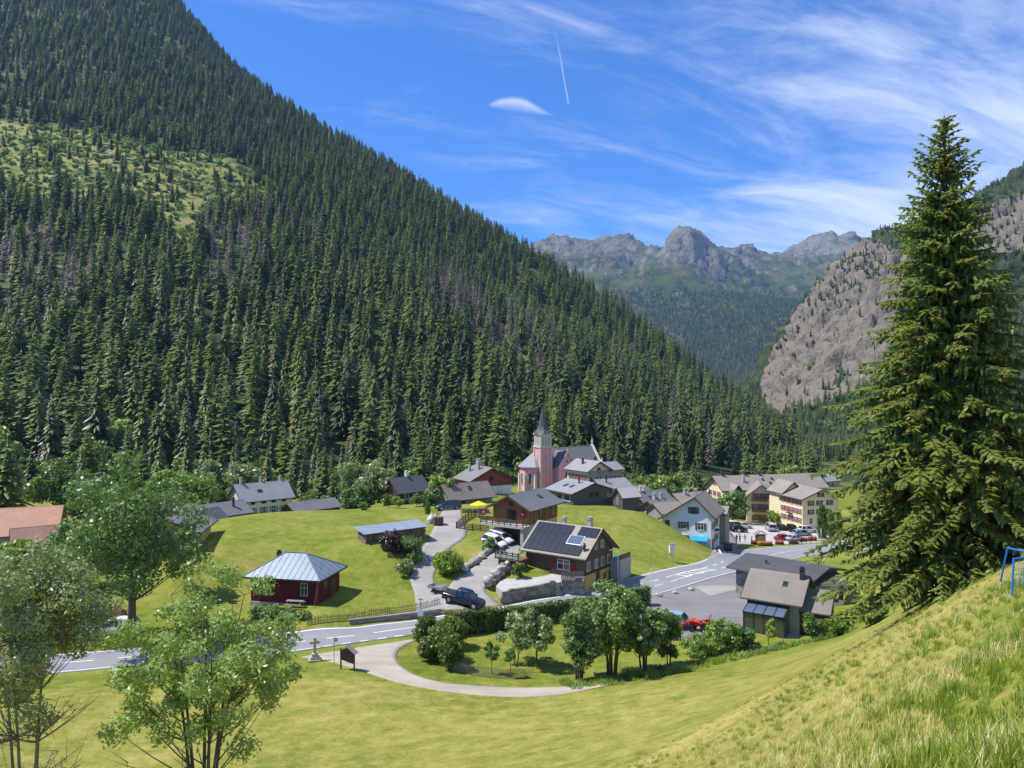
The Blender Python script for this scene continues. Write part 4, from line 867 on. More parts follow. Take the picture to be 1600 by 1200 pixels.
    h.win('f', 6.2, 7.2, 1.0, 1.25, M_SHG, fr=M_SHG); row(h, 'f', (1.0,), 4.4, w=.9, h=1.1, fr=M_SHG); row(h, 'f', (4.2, 7.6), 4.1, w=1.0, h=1.35, shut=M_SHG); row(h, 'f', (4.2, 7.6), 1.5, w=1.0, h=1.35, shut=M_SHG)
    h.door('f', 1.2, 1.6, 2.0, M_GLASS, M_TIMB, z=1.4); row(h, 'r', (1.6, 4.2, 6.8), 4.1, w=.9, h=1.4, shut=M_SHG); row(h, 'r', (4.2, 6.8), 1.2, w=.9, h=1.4, shut=M_SHG); h.door('r', 1.8, 1, 2.1)
    h.put(MB().box(h.w+.01, h.w+.8, 3.2, 5.4, 3.5, 3.62).box(h.w+.72, h.w+.8, 3.2, 5.4, 4.4, 4.5), 'balcony', M_TIMB)
    h.chimney(5.4, 6.0, 1.2, .6)
    g = h.wing((1124, 160), (1133, 159.5)); g.walls(5, 5.6, 1.2, M_GREYR, 'u'); g.roof(5, 5.6, 1.2, M_ROOF_TAUPE, 'u', .5, .4, .4)
    # lean-to of grey boards on the left and a blue awning on the right corner
    h.put(MB().prism([(-1.7, .3, 3.0), (-.02, .3, 3.0), (-.02, .3, 5.1), (-1.7, .3, 4.5)], (0, 5, 0)), 'lean_to', M_TIMBG)
    b = MB(); b.hexa([(5.8, -2.3, 2.35), (9.2, -2.3, 2.35), (9.2, -.1, 2.85), (5.8, -.1, 2.85), (5.8, -2.3, 2.4), (9.2, -2.3, 2.4), (9.2, -.1, 2.9), (5.8, -.1, 2.9)]).box(5.8, 9.2, -2.34, -2.3, 2.1, 2.38)
    aw = h.put(b, 'awning', mat('blue_canvas', (0.02, 0.30, 0.52), 0.7))
    b = MB(); [b.tube([(x, -2.25, 0), (x, -2.25, 2.35)], .04, 6) for x in (5.9, 9.1)]; h.put(b, 'awning_post', M_METAL)
    # hotel: long main range, gabled centre wing, corner block
    h = House('hotel', 'large cream hotel with taupe roofs, red shutters and gabled wings behind the car park', 'hotel', (1130, 214), (1290, 221), -38)
    h.walls(10, 8.6, 3.0, M_CREAM, 'u'); h.roof(10, 8.6, 3.0, M_ROOF_TAUPE, 'u', .5, .8, .8)
    row(h, 'l', (2.4, 5.0, 7.6), 6.2, w=.9, h=1.4, shut=M_SHR); h.win('l', 5, 9.2, .9, 1.2, M_SHR); row(h, 'f', (1.6, 4.0), 6.4, w=.9, h=1.4, shut=M_SHR); row(h, 'f', (1.6, 4.0), 3.6, w=.9, h=1.4, shut=M_SHR)
    for x in (2.5, 9.5, 14): h.chimney(x, 4.7, .9, .45, M_METALD)
    h.chimney(7.6, 2.4, 1.2, .6, M_CONC); [h.skylight(x, y, .8, 1.0) for x, y in ((14, 3), (17, 3.2), (15.6, 1.5))]
    g = h.wing((1144, 212), (1161, 212.5)); g.walls(6, 8.0, 1.9, M_WOODD, 'v'); g.roof(6, 8.0, 1.9, M_ROOF_TAUPE, 'v', .5, .5, .6)     # dormer
    g = h.wing((1167, 208.5), (1220, 206.5)); g.walls(9, 7.6, 3.0, M_CREAM, 'v', .42); g.roof(9, 7.6, 3.0, M_ROOF_TAUPE, 'v', .42, .7, .8)
    for z in (1.0, 3.9, 6.8):
        row(g, 'f', (2.3, 4.5) if z < 6 else (2.6, 4.6), z, w=1.0, h=1.6, shut=M_SHR)
        g.put(MB().box(1.2, 5.4, -1.0, -.02, z-.35, z-.2).box(1.2, 5.4, -1.0, -.92, z+.5, z+.6), 'balcony', M_TIMB)
        b = MB(); [b.box(1.25+i*.28, 1.29+i*.28, -.98, -.94, z-.2, z+.5) for i in range(15)]; g.put(b, 'balustrade', M_TIMB)
    g.win('f', 7.6, 3.6, .9, 1.9, M_SHR); g.put(MB().box(6.6, 8.6, -.9, -.02, 3.2, 3.32).box(6.6, 8.6, -.9, -.84, 4.1, 4.18), 'balcony', M_TIMB); g.skylight(7.6, 2.2, .8, 1.4)
    g = h.wing((1254, 191), (1310, 193.7), -35.6); g.walls(9.4, 7.1, 2.0, M_CREAM, 'v'); g.roof(9.4, 7.1, 2.0, M_ROOF_TAUPE, 'v', .5, .8, .8)
    for z in (.8, 3.0, 5.2): row(g, 'f', (2.4, 4.9, 7.8), z, w=.85, h=1.25, shut=M_SHDR if z > 1 else None); row(g, 'l', (1.2, 3.0, 4.8, 6.6, 8.2), z, w=.75, h=1.35, shut=M_SHR)  # red shutters coloured darker on the shaded front than on the sunny left
    g.win('f', 5.2, 7.3, .9, 1.1, M_SHDR); g.put(MB().box(-.9, -.02, 4.0, 6.0, 2.75, 2.87).box(-.9, -.84, 4.0, 6.0, 3.6, 3.7), 'balcony', M_TIMB)
    g2 = h.wing((1223, 199), (1254.4, 200.5), -36); g2.walls(6, 8.0, 2.4, M_CREAM, 'v'); g2.roof(6, 8.0, 2.4, M_ROOF_TAUPE, 'v', .5, .6, .6)
    # orange roofs and ochre house on the left
    h = simple('rust_roof_barn', 'barn with bright rusty orange sheet roof at the left edge', (-40, 122), (86, 126), -32, 8, 8.0, 3.3, 'u', M_GREYR, M_RUST, .7, .6, cat='barn')
    h = simple('rust_roof_shed', 'lower shed with brownish rusty roof in front of the orange roofed barn', (22, 115), (86, 118), -31, 5, 6.6, 2.2, 'u', M_GREYR, M_RUST_D, .5, .5, cat='shed')
    h = simple('ochre_house', 'ochre yellow gabled house half hidden behind the big roadside tree', (150, 106), (306, 108), -28.4, 9, 7.8, 2.7, 'v', M_YELL, M_SLATE, .9, .8); 
    for z in (1.2, 4.2): row(h, 'f', (2, 5, 8, 11.4), z, w=1, h=1.4, shut=M_SHG)
    h.win('f', 7, 7.2, 1, 1.2, M_SHG)
    # far farmhouses down the valley and chalets by the forest edge
    h = simple('far_farmhouse', 'tiny white farmhouse far down the valley right of the hotel', (1290, 300), (1312, 304), -41, 8, 3, 2, 'u', M_WHITE, M_SLATE_L); row(h, 'f', (1.5, 4), 1, w=.9, h=1.1)
build_houses()
# ------------------------------------------------------------------ church
def build_church():
    u = Vector((.88, .475, 0)).normalized(); O = Vector((8.5, 205, -28.2)); rz = math.atan2(u.y, u.x)
    h = object.__new__(House); h.root = tag(empty('church', O, rz), 'pink rendered church with slate spire and pale stone trim above the village', 'church')
    h.off = Vector((0, 0, 0)); h.rz = 0.0; h.zb = O.z; h.w = 15.5
    # nave along local x, 8 m wide, centred on y = 0
    def block(x0, y0, w, rz_=0.0):
        g = object.__new__(House); g.__dict__.update(h.__dict__); g.off = Vector((x0, y0, 0)); g.rz = rz_; g.w = w; return g
    nv = block(0, -4, 15.5); nv.walls(8, 6.6, 4.3, M_PINK, 'u'); nv.roof(8, 6.6, 4.3, M_SLATE, 'u', .5, .45, .0, trim=None)
    for q in (7.6, 10, 12.4): nv.lancet('f', q, 2.4, .9, 3.0)
    # west front: stone coping that stands above the roof, with cross
    cp = MB()
    for a, b in (((15.55, -4.7, 6.2), (15.55, 0, 11.5)), ((15.55, 4.7, 6.2), (15.55, 0, 11.5))): cp.bar(a, b, .5, .45, (1, 0, 0))
    h.put(cp, 'coping', M_QUOIN)
    h.put(MB().box(15.4, 15.7, -.12, .12, 11.4, 13.1).box(15.45, 15.65, -.45, .45, 12.25, 12.5), 'cross', M_QUOIN)
    h.put(MB().box(15.2, 15.9, -4.95, -4.35, 0, 7.2).lathe([(.34, 0), (.2, .5), (0.02, 1.3)], 6, (15.55, -4.65, 7.2)), 'pinnacle', M_QUOIN)
    # transept gable towards the viewer
    tr = block(.9, -6.6, 4.5); tr.walls(6.6, 7.2, 3.2, M_PINK, 'v'); tr.roof(6.6, 7.2, 3.2, M_SLATE, 'v', .5, .4, .25, trim=M_QUOIN)
    tr.lancet('f', 2.25, 1.7, 1.25, 3.9); tr.put(MB().box(2.13, 2.37, -.35, -.15, 10.5, 11.3).box(2.0, 2.5, -.33, -.17, 10.85, 11.05), 'finial', M_QUOIN)
    oc = MB(); oc.lathe([(.55, 0), (.55, .12), (.36, .12), (.36, .0)], 14)
    o = oc.build('oculus', M_QUOIN, h.root); o.rotation_euler = (math.pi/2, 0, 0); o.location = (.9+2.25, -6.6, 8.0); link('pane', withm(MB().lathe([(.36, .02), (.36, .05)], 14).mesh('round'), M_GLASS), o)
    q = MB(); [q.box(x-.17, x+.17, -6.65, -6.4, 0, 7.1) for x in (.9, 5.4)]; h.put(q, 'quoins', M_QUOIN)
    # apse: half an octagon on the left end
    R8 = 3.7; pts = []
    for i in range(8):
        a = math.pi/8+i*math.pi/4; pts.append((-3.2+R8*math.cos(a), R8*math.sin(a)))
    h.put(MB().prism([(x, y, -1.5) for x, y in pts], (0, 0, 8.0)), 'apse_wall', M_PINK)
    ap = MB(); e = [(-3.2+(R8+.5)*math.cos(math.pi/8+i*math.pi/4), (R8+.5)*math.sin(math.pi/8+i*math.pi/4), 6.3) for i in range(8)]
    ap.add(e+[(x, y, 6.5) for x, y, z in e]+[(-3.0, 0, 10.4), (0.2, 0, 10.4)], [tuple(range(8))[::-1]]+[(i, (i+1) % 8, 8+(i+1) % 8, 8+i) for i in range(8)]+[(8+i, 8+(i+1) % 8, 16 if i in (2, 3, 4) else 17) if i not in (1, 5) else ((9, 10, 16, 17) if i == 1 else (13, 14, 17, 16)) for i in range(8)])
    h.put(ap, 'apse_roof', M_SLATE_L)
    for i in (3, 4, 5):
        a = i*math.pi/4+math.pi/4*0; r = R8*math.cos(math.pi/8); w = link('window', withm(win_mesh('lancet_frame', .9, 3.0), M_QUOIN), h.root)
        w.location = (-3.2+(r+.012)*math.cos(a), (r+.012)*math.sin(a), 2.0); w.rotation_euler = (0, 0, a+math.pi/2); link('pane', withm(win_mesh('lancet', .9, 3.0), M_GLASS), w)
    bt = MB(); [bt.box(x-.3, x+.3, y-.3, y+.3, -1.5, 4.6) for x, y in pts[3:6]]; h.put(bt, 'buttress', M_QUOIN)
    # tower in front of the choir
    s_ = 3.25; M = (Matrix.Translation(O)@Matrix.Rotation(rz, 4, 'Z')).inverted(); c = M@Vector((7.43, 199.6, O.z))
    tw = block(c.x, c.y, s_); tw.L = s_
    tw.put(MB().box(0, s_, 0, s_, -1.5, 11.6), 'tower_shaft', M_PINK)
    q = MB()
    for x in (0, s_):
        for y in (0, s_): q.box(x-.2, x+.2, y-.2, y+.2, -1.2, 11.5)
    tw.put(q, 'tower_quoins', M_QUOIN)
    tw.put(MB().box(-.22, s_+.22, -.22, s_+.22, 11.6, 12.0), 'string_course', M_QUOIN); tw.put(MB().box(-.02, s_+.02, -.02, s_+.02, 12.0, 15.0), 'belfry', M_QUOIN)
    for f in 'fl':
        for qq in (.72, 1.62, 2.52): tw.lancet(f, qq, 12.3, .5, 2.2, M_QUOIN, M_TIMBG)
        for z in (1.0, 4.6, 8.2): tw.lancet(f, 1.62, z, .45, 1.5)
    tw.put(MB().box(-.3, s_+.3, -.3, s_+.3, 15.0, 15.25), 'cornice', M_QUOIN)
    sp = MB(); m = s_/2
    ring = lambda k, z, oc_: [(m+k*math.cos(math.pi/8+i*math.pi/4)*(1 if oc_ else 1), m+k*math.sin(math.pi/8+i*math.pi/4), z) for i in range(8)]
    def sq(k, z):
        o8 = []
        for i in range(8):
            a = math.pi/8+i*math.pi/4; x, y = math.cos(a), math.sin(a); f = k/max(abs(x), abs(y)); o8.append((m+x*f, m+y*f, z))
        return o8
    rings = [sq(2.15, 15.2), sq(2.15, 15.3), sq(1.55, 16.1), ring(1.25, 17.0, 1), ring(.95, 18.4, 1), ring(.5, 20.6, 1), ring(.06, 22.6, 1)]
    vs = sum(rings, []); fs = [tuple(range(8))[::-1]]
    for k in range(len(rings)-1): fs += [(8*k+i, 8*k+(i+1) % 8, 8*k+8+(i+1) % 8, 8*k+8+i) for i in range(8)]
    fs.append(tuple(8*(len(rings)-1)+i for i in range(8))); sp.add(vs, fs); tw.put(sp, 'spire', M_SLATE_D)
    tw.put(MB().tube([(m, m, 22.5), (m, m, 24.0)], .05, 6).box(m-.35, m+.35, m-.04, m+.04, 23.4, 23.5).lathe([(.02, 0), (.14, .14), (.02, .28)], 8, (m, m, 22.55)), 'spire_cross', M_METALD)
build_church()

# ------------------------------------------------------------------ wooden chalet with garage and deck
def railing(h, pts, z, hgt=1.0, mt=M_TIMBM, step=1.1, rails=3, name='railing', parent=None):
    """posts and rails along a line of local points"""
    for (x0, y0), (x1, y1) in zip(pts[:-1], pts[1:]):
        L = math.hypot(x1-x0, y1-y0); n = max(1, round(L/step))
        for i in range(n+1):
            t = i/n; x = x0+(x1-x0)*t; y = y0+(y1-y0)*t; h.put(MB().box(x-.06, x+.06, y-.06, y+.06, z, z+hgt+.08), 'post', mt)
        for k in range(rails):
            zz = z+hgt*(k+1)/rails-.08; h.put(MB().bar((x0, y0, zz), (x1, y1, zz), .045, .13), 'rail', mt)
def build_chalet():
    h = House('wooden_chalet', 'honey brown wooden chalet with grey roof and deck above its garage', 'house', (770.6, 121.5), (828, 118), -21.7)
    w = h.w; h.walls(9, 2.5, 1.75, M_WOOD, 'v', below=0); h.roof(9, 2.5, 1.75, M_SLATE, 'v', .5, .7, 1.1)
    h.put(MB().box(.1, w-.05, .25, 8.9, -4.2, -.005), 'ground_floor', M_CONC)
    h.put(MB().box(w-.5, w+.05, -2.1, .2, -4.2, -.32), 'garage_wall', M_CONC)
    p, rz = (3.6, .24, -3.15), 0
    o = h.put(MB().box(1.7, 5.8, .16, .24, -3.2, -.55), 'garage_door', M_TIMB); b = MB(); [b.box(1.75, 5.75, .13, .16, -3.15+i*.44, -3.15+i*.44+.36) for i in range(6)]; b.build('panel', M_TIMB, o)
    h.put(MB().box(-1.0, w+.15, -2.3, -.02, -.3, -.02), 'deck', M_CONC)
    railing(h, [(-.9, -2.2), (w+.05, -2.2), (w+.05, -.1)], -.02, 1.0); 
    h.door('f', w*.52, 1.5, 2.05, M_GLASS, M_TIMB, 'door'); h.win('f', w*.5, 2.75, .6, .5, fr=M_TIMB); h.win('r', 3.5, .7, .9, 1.3, fr=M_TIMB, mull=False); h.win('r', 7.6, .3, 1.0, 1.9, fr=M_TIMB, mull=False)
    h.skylight(w*.76, 6.0, .9, .8)
    for i in range(5): h.put(MB().box(w+.0, w+.07, 1.2+i*1.7, 1.3+i*1.7, 0, 2.45), 'board_strip', M_TIMBM)
    return h
def flag(name, label, loc, rz, w=.75, hgt=1.1, hang=True):
    e = tag(empty(name, loc, rz), label, 'flag', 'swiss flags on the wooden chalet'); m = MB(); n = 8; vs = []; fs = []
    for j in (0, 1):
        for i in range(n+1): t = i/n; vs.append((-w/2+w*t, .07*math.sin(t*9)+.0, -hgt*j))
    fs = [(i, i+1, n+2+i, n+1+i) for i in range(n)]; o = m.add(vs, fs).build('cloth', mat('flag_red', (0.62, 0.015, 0.02), 0.75), e); o.modifiers.new('thickness', 'SOLIDIFY').thickness = .012
    k = w*.17; c = MB().box(-k/2, k/2, -.11, -.095, -hgt*.5-w*.34, -hgt*.5+w*.34).box(-w*.34, -k/2, -.11, -.095, -hgt*.5-k/2, -hgt*.5+k/2).box(k/2, w*.34, -.11, -.095, -hgt*.5-k/2, -hgt*.5+k/2).build('white_cross', M_TRIMW, e)
    MB().tube([(-w/2-.05, 0, .02), (w/2+.05, 0, .02)], .02, 6).build('rod', M_TIMBM, e)
    return e
def build_solar_house():
    h = House('solar_house', 'dark brown chalet with solar panels covering its roof above the roadside wall', 'house', (822, 109.6), (913, 104), -28.1)
    w = h.w; L = 8.0; he = 4.9; rise = 2.9
    h.walls(L, he, rise, M_WOODB, 'u'); h.roof(L, he, rise, M_ROOF_TAUPE, 'u', .5, .75, .65)
    h.put(MB().box(w, w+.06, -.06, L+.06, -1.5, 2.1), 'lower_wall', M_YELL); h.put(MB().box(-.03, w+.06, -.06, 0, -1.5, 1.5), 'front_base', M_CONC)
    row(h, 'r', (1.1, 3.2, 5.0, 6.8), 2.6, w=.8, h=1.15, shut=None); row(h, 'r', (3.2, 4.9), 5.2, w=.8, h=.95); h.win('r', 6.3, .4, .9, 1.1, M_SHDR, fr=M_TIMB); h.door('r', 3.6, .9, 1.95, M_TIMB); h.win('r', 7.2, .6, .7, .9, fr=M_TIMB)
    h.put(MB().box(w+.06, w+.16, -.1, L+.1, 2.1, 2.3), 'belt_course', M_TIMB)
    h.win('f', 6.3, 2.5, 1.9, 1.35, M_SHDR, fr=M_TRIMW); h.door('f', 3.6, 1.0, 2.0, M_TIMB, z=2.0)
    # panels on the front slope
    s0 = -.75; dy = (L/2-s0)/5.9; zf = lambda y: h.roof_z(0, y)
    def slab(x0, x1, a0, a1, name, mt, th=.06, lift=.06):
        y0 = s0+a0*dy; y1 = s0+a1*dy; P = lambda x, y, k: (x, y, zf(y)+lift+k)
        return MB().hexa([P(x0, y0, 0), P(x1, y0, 0), P(x1, y1, 0), P(x0, y1, 0), P(x0, y0, th), P(x1, y0, th), P(x1, y1, th), P(x0, y1, th)]).build(name, mt, h.roof_o)
    PV = mat('solar_cells', (0.012, 0.013, 0.020), 0.22, spec=0.6); CO = mat('solar_collector', (0.09, 0.13, 0.20), 0.15, spec=0.8)
    for c in range(10):
        for r in range(3):
            if c >= 6 and r == 1: continue
            if c >= 9 and r == 0: continue
            if r == 2 and c in (6,): continue
            x0 = -.25+c*1.03; slab(x0+.02, x0+1.0, .3+r*1.78, .3+r*1.78+1.74, 'solar_panel', PV)
    slab(6.1, 8.3, 2.25, 3.75, 'collector', CO, .1); slab(6.0, 8.4, 2.15, 3.85, 'collector_frame', M_METAL, .05)
    h.chimney(3.2, L/2+1.2, 1.3, .5, M_CONC); h.chimney(7.6, L/2+1.0, 1.6, .6, M_CONC); h.chimney(9.4, .4, .7, .25, M_METALD)
    # raised deck at the left corner
    h.put(MB().box(-3.1, 1.1, -3.4, -.9, 3.45, 3.6), 'deck', M_TIMBM); h.put(MB().box(-2.7, .9, -3.0, -.9, -.5, 3.44), 'deck_store', M_TIMB)
    railing(h, [(-3.0, -.95), (-3.0, -3.3), (1.0, -3.3)], 3.6, .95, M_TIMB, .9, 3)
    h.put(MB().box(-2.9, .9, -3.36, -3.33, 3.75, 4.1), 'green_panel', mat('green_cloth', (0.25, 0.42, 0.33), 0.8))
    # pool terrace behind
    h.put(MB().box(w+.12, w+1.7, L-.9, L+2.4, -1.5, 3.1), 'pool_wall', M_CONC); h.put(MB().box(w+.3, w+1.4, L-.7, L+2.2, 3.1, 3.3), 'pool', mat('pool_blue', (0.03, 0.35, 0.55), 0.3)); h.put(MB().box(w+1.5, w+1.62, L-.9, L+2.4, 3.1, 3.8), 'pool_screen', M_TIMBM)
    return h
CHALET = build_chalet(); SOLAR = build_solar_house()
flag('swiss_flag', 'red flag with white cross hanging on the chalet gable wall', CHALET.root.matrix_basis@Vector((CHALET.w*.82, -.12, 2.15)), CHALET.root.rotation_euler.z, .6, 1.15)
flag('swiss_flag', 'red flag with white cross at the corner beside the yellow parasol', CHALET.root.matrix_basis@Vector((-1.1, -1.1, 2.0)), CHALET.root.rotation_euler.z+.4, .6, .9)

def build_garage():
    h = House('garage_building', 'long workshop with dark felt roof and stone end wall beside the forecourt', 'garage', (1150, 103), (1262, 95.8), -28.2)
    w = h.w; h.walls(8.5, 3.7, .85, M_STONE, 'u'); h.roof(8.5, 3.7, .85, M_FELT, 'u', .5, .9, .9, trim=M_METALD); h.put(MB().box(3.2, 3.32, 2.0, 2.12, 4.1, 4.75).box(3.1, 3.42, 1.9, 2.22, 4.75, 4.82), 'vent', M_METALD)
    h.win('l', 4, 1.2, 1.2, 1.0)
    g = h.wing((1259, 96.5), (1318, 94.5)); g.walls(7, 3.1, .5, M_TRIMW, 'u'); g.roof(7, 3.1, .5, M_FELT, 'u', .5, .5, .3, trim=M_METALD)
    for q in (1.4, 3.6): g.door('f', q, 1.7, 1.1, M_SHDR, M_TRIMW, 'garage_door', 1.6)
    h = House('slate_cottage', 'cottage with brown stone-slate roof and glazed conservatory', 'house', (1168, 89.4), (1247, 86.2), -28.2)
    w = h.w; h.walls(6, 3.8, 2.1, M_CONC, 'u'); h.roof(6, 3.8, 2.1, M_ROOF_B, 'u', .5, .7, .6); h.skylight(w*.68, 1.6, .55, .6); h.chimney(w*.97, 2.6, 1.0, .5, M_METALD)
    h.put(MB().box(-.03, .35, -.04, 6.02, -.5, 3.6), 'stone_corner', M_STONE)
    g = h.wing((1249, 86.9), (1293, 85.4)); g.walls(5, 2.9, 1.5, M_TIMB, 'u'); g.roof(5, 2.9, 1.5, M_ROOF_B, 'u', .5, .6, .4); g.win('f', 1.0, .9, 1.1, 1.2, fr=M_TIMBM); g.door('f', 2.4, .9, 2, M_TIMB)
    # conservatory: dark frame, glass sides, four roof panes
    x0, x1, y0 = .2, w*.83, -2.1
    G = mat('conservatory_glass', (0.05, 0.065, 0.055), 0.06, spec=0.9); DF = mat('anthracite_frame', (0.035, 0.037, 0.042), 0.4); n = 4
    for i in range(n+1):
        x = x0+(x1-x0)*i/n; h.put(MB().box(x-.06, x+.06, y0-.06, y0+.06, 0, 2.35), 'frame_post', DF); h.put(MB().bar((x, y0-.25, 2.33), (x, -.06, 3.05), .1, .12), 'rafter', DF)
    for i in range(n):
        a = x0+(x1-x0)*i/n+.07; b = x0+(x1-x0)*(i+1)/n-.07
        h.put(MB().box(a, b, y0-.015, y0+.015, .1, 2.2), 'pane', G); h.put(MB().hexa([(a, y0-.22, 2.36), (b, y0-.22, 2.36), (b, -.1, 3.05), (a, -.1, 3.05), (a, y0-.22, 2.4), (b, y0-.22, 2.4), (b, -.1, 3.09), (a, -.1, 3.09)]), 'roof_pane', mat('roof_glass', (0.10, 0.13, 0.18), 0.1, spec=0.9))
    h.put(MB().box(x0-.06, x1+.06, y0-.1, y0+.1, 2.2, 2.36).box(x0-.06, x1+.06, y0-.08, y0+.08, -.3, .1), 'frame_rail', DF)
    for x in (x0, x1): h.put(MB().prism([(x, y0+.06, 0), (x, -.03, 0), (x, -.03, 3.0), (x, y0+.06, 2.3)], (.03, 0, 0)), 'side_pane', G)
    h.put(MB().box(-.2, w+3.4, -3.4, .0, -1.0, .02), 'paved_terrace', M_CONC)
    return h
build_garage()

# ------------------------------------------------------------------ walls, terrace, boulders
_stones = {}
def stone_mesh(kind, seed, sx=1, sy=1, sz=1):
    k = (kind, seed)
    if k in _stones: return _stones[k]
    import bmesh
    rg = random.Random(seed); bm = bmesh.new()
    if kind == 'block':
        bmesh.ops.create_cube(bm, size=1.0); bmesh.ops.bevel(bm, geom=bm.edges[:], offset=.07, segments=1, affect='EDGES')
        for v in bm.verts: v.co += Vector((rg.uniform(-.04, .04), rg.uniform(-.05, .05), rg.uniform(-.04, .04)))
    else:
        bmesh.ops.create_icosphere(bm, subdivisions=2, radius=.5)
        for v in bm.verts: v.co *= 1+.35*mnoise.noise(v.co*2.2+Vector((seed*3.1, 0, 0)))
        for v in bm.verts: v.co.z = max(v.co.z, -.3)
    me = bpy.data.meshes.new('stone'); bm.to_mesh(me); bm.free(); _stones[k] = me; return me
M_BLOCK = mat('cut_stone', rough=0.9, fn=lambda n, b, out: n.ramp(n.math('ADD', n.math('MULTIPLY', n('ShaderNodeObjectInfo').outputs['Random'], .5), n.math('MULTIPLY', n.noise(obj_co(n), 3, 5), .5)), [(0.2, (0.16, 0.145, 0.125)), (0.55, (0.27, 0.25, 0.215)), (0.85, (0.38, 0.355, 0.31))]))
M_BOULD = mat('boulder_stone', rough=0.9, fn=lambda n, b, out: n.ramp(n.math('ADD', n.math('MULTIPLY', n('ShaderNodeObjectInfo').outputs['Random'], .4), n.math('MULTIPLY', n.noise(obj_co(n), 2.5, 6, .65), .6)), [(0.25, (0.19, 0.18, 0.165)), (0.5, (0.36, 0.34, 0.31)), (0.75, (0.52, 0.50, 0.46))]))
def block_wall(name, label, pa, pb, top_a, top_b, bw=.62, bh=.32, th=.5, rows=None):
    """coursed wall from pa to pb (world, at the foot); top_a and top_b are heights in metres"""
    pa, pb = Vector(pa), Vector(pb); d = pb-pa; L = d.to_2d().length; e = tag(empty(name, pa, math.atan2(d.y, d.x)), label, 'wall'); rg = random.Random(len(name)+int(L*10))
    MB().prism([(0.02, .06, -.4), (L-.02, .06, d.z-.4), (L-.02, .06, d.z+top_b-.06), (.02, .06, top_a-.06)], (0, th-.12, 0)).build('core', M_GREYR, e)
    r = 0; z = 0
    while z < max(top_a, top_b)-.05:
        x = -rg.uniform(0, .4)
        while x < L:
            w = bw*rg.uniform(.6, 1.4); xm = x+w/2; t = xm/L; zz = d.z*t+z
            if z+bh*.6 < top_a+(top_b-top_a)*t and 0 < xm < L:
                o = link('stone', stone_mesh('block', rg.randrange(6)), e, M_BLOCK); o.location = (xm, th/2-.02+rg.uniform(-.03, .03), zz+bh/2); o.scale = (w-.03, th, bh-.03)
            x += w
        z += bh
    return e
def boulder_row(name, label, pts, size, rg, cap=False):
    e = tag(empty(name, pts[0]), label, 'boulders'); e0 = Vector(pts[0])
    for a, b in zip(pts[:-1], pts[1:]):
        a = Vector(a); b = Vector(b); n = max(1, int((b-a).length/(size*.8)))
        for i in range(n):
            p = a+(b-a)*((i+.5)/n)
            for lv in (0, 1) if cap else (0,):
                s = size*rg.uniform(.75, 1.25); o = link('stone', stone_mesh('boulder', rg.randrange(7)), e, M_BOULD)
                o.location = p-e0+Vector((rg.uniform(-.15, .15), rg.uniform(-.15, .15), s*.22+lv*size*.6)); o.scale = (s*rg.uniform(.9, 1.4), s, s*rg.uniform(.7, 1.0)); o.rotation_euler = (0, 0, rg.uniform(0, 6))
    return e
def gp(px, d, z): return Vector(((px-800)*d/F, d, z))
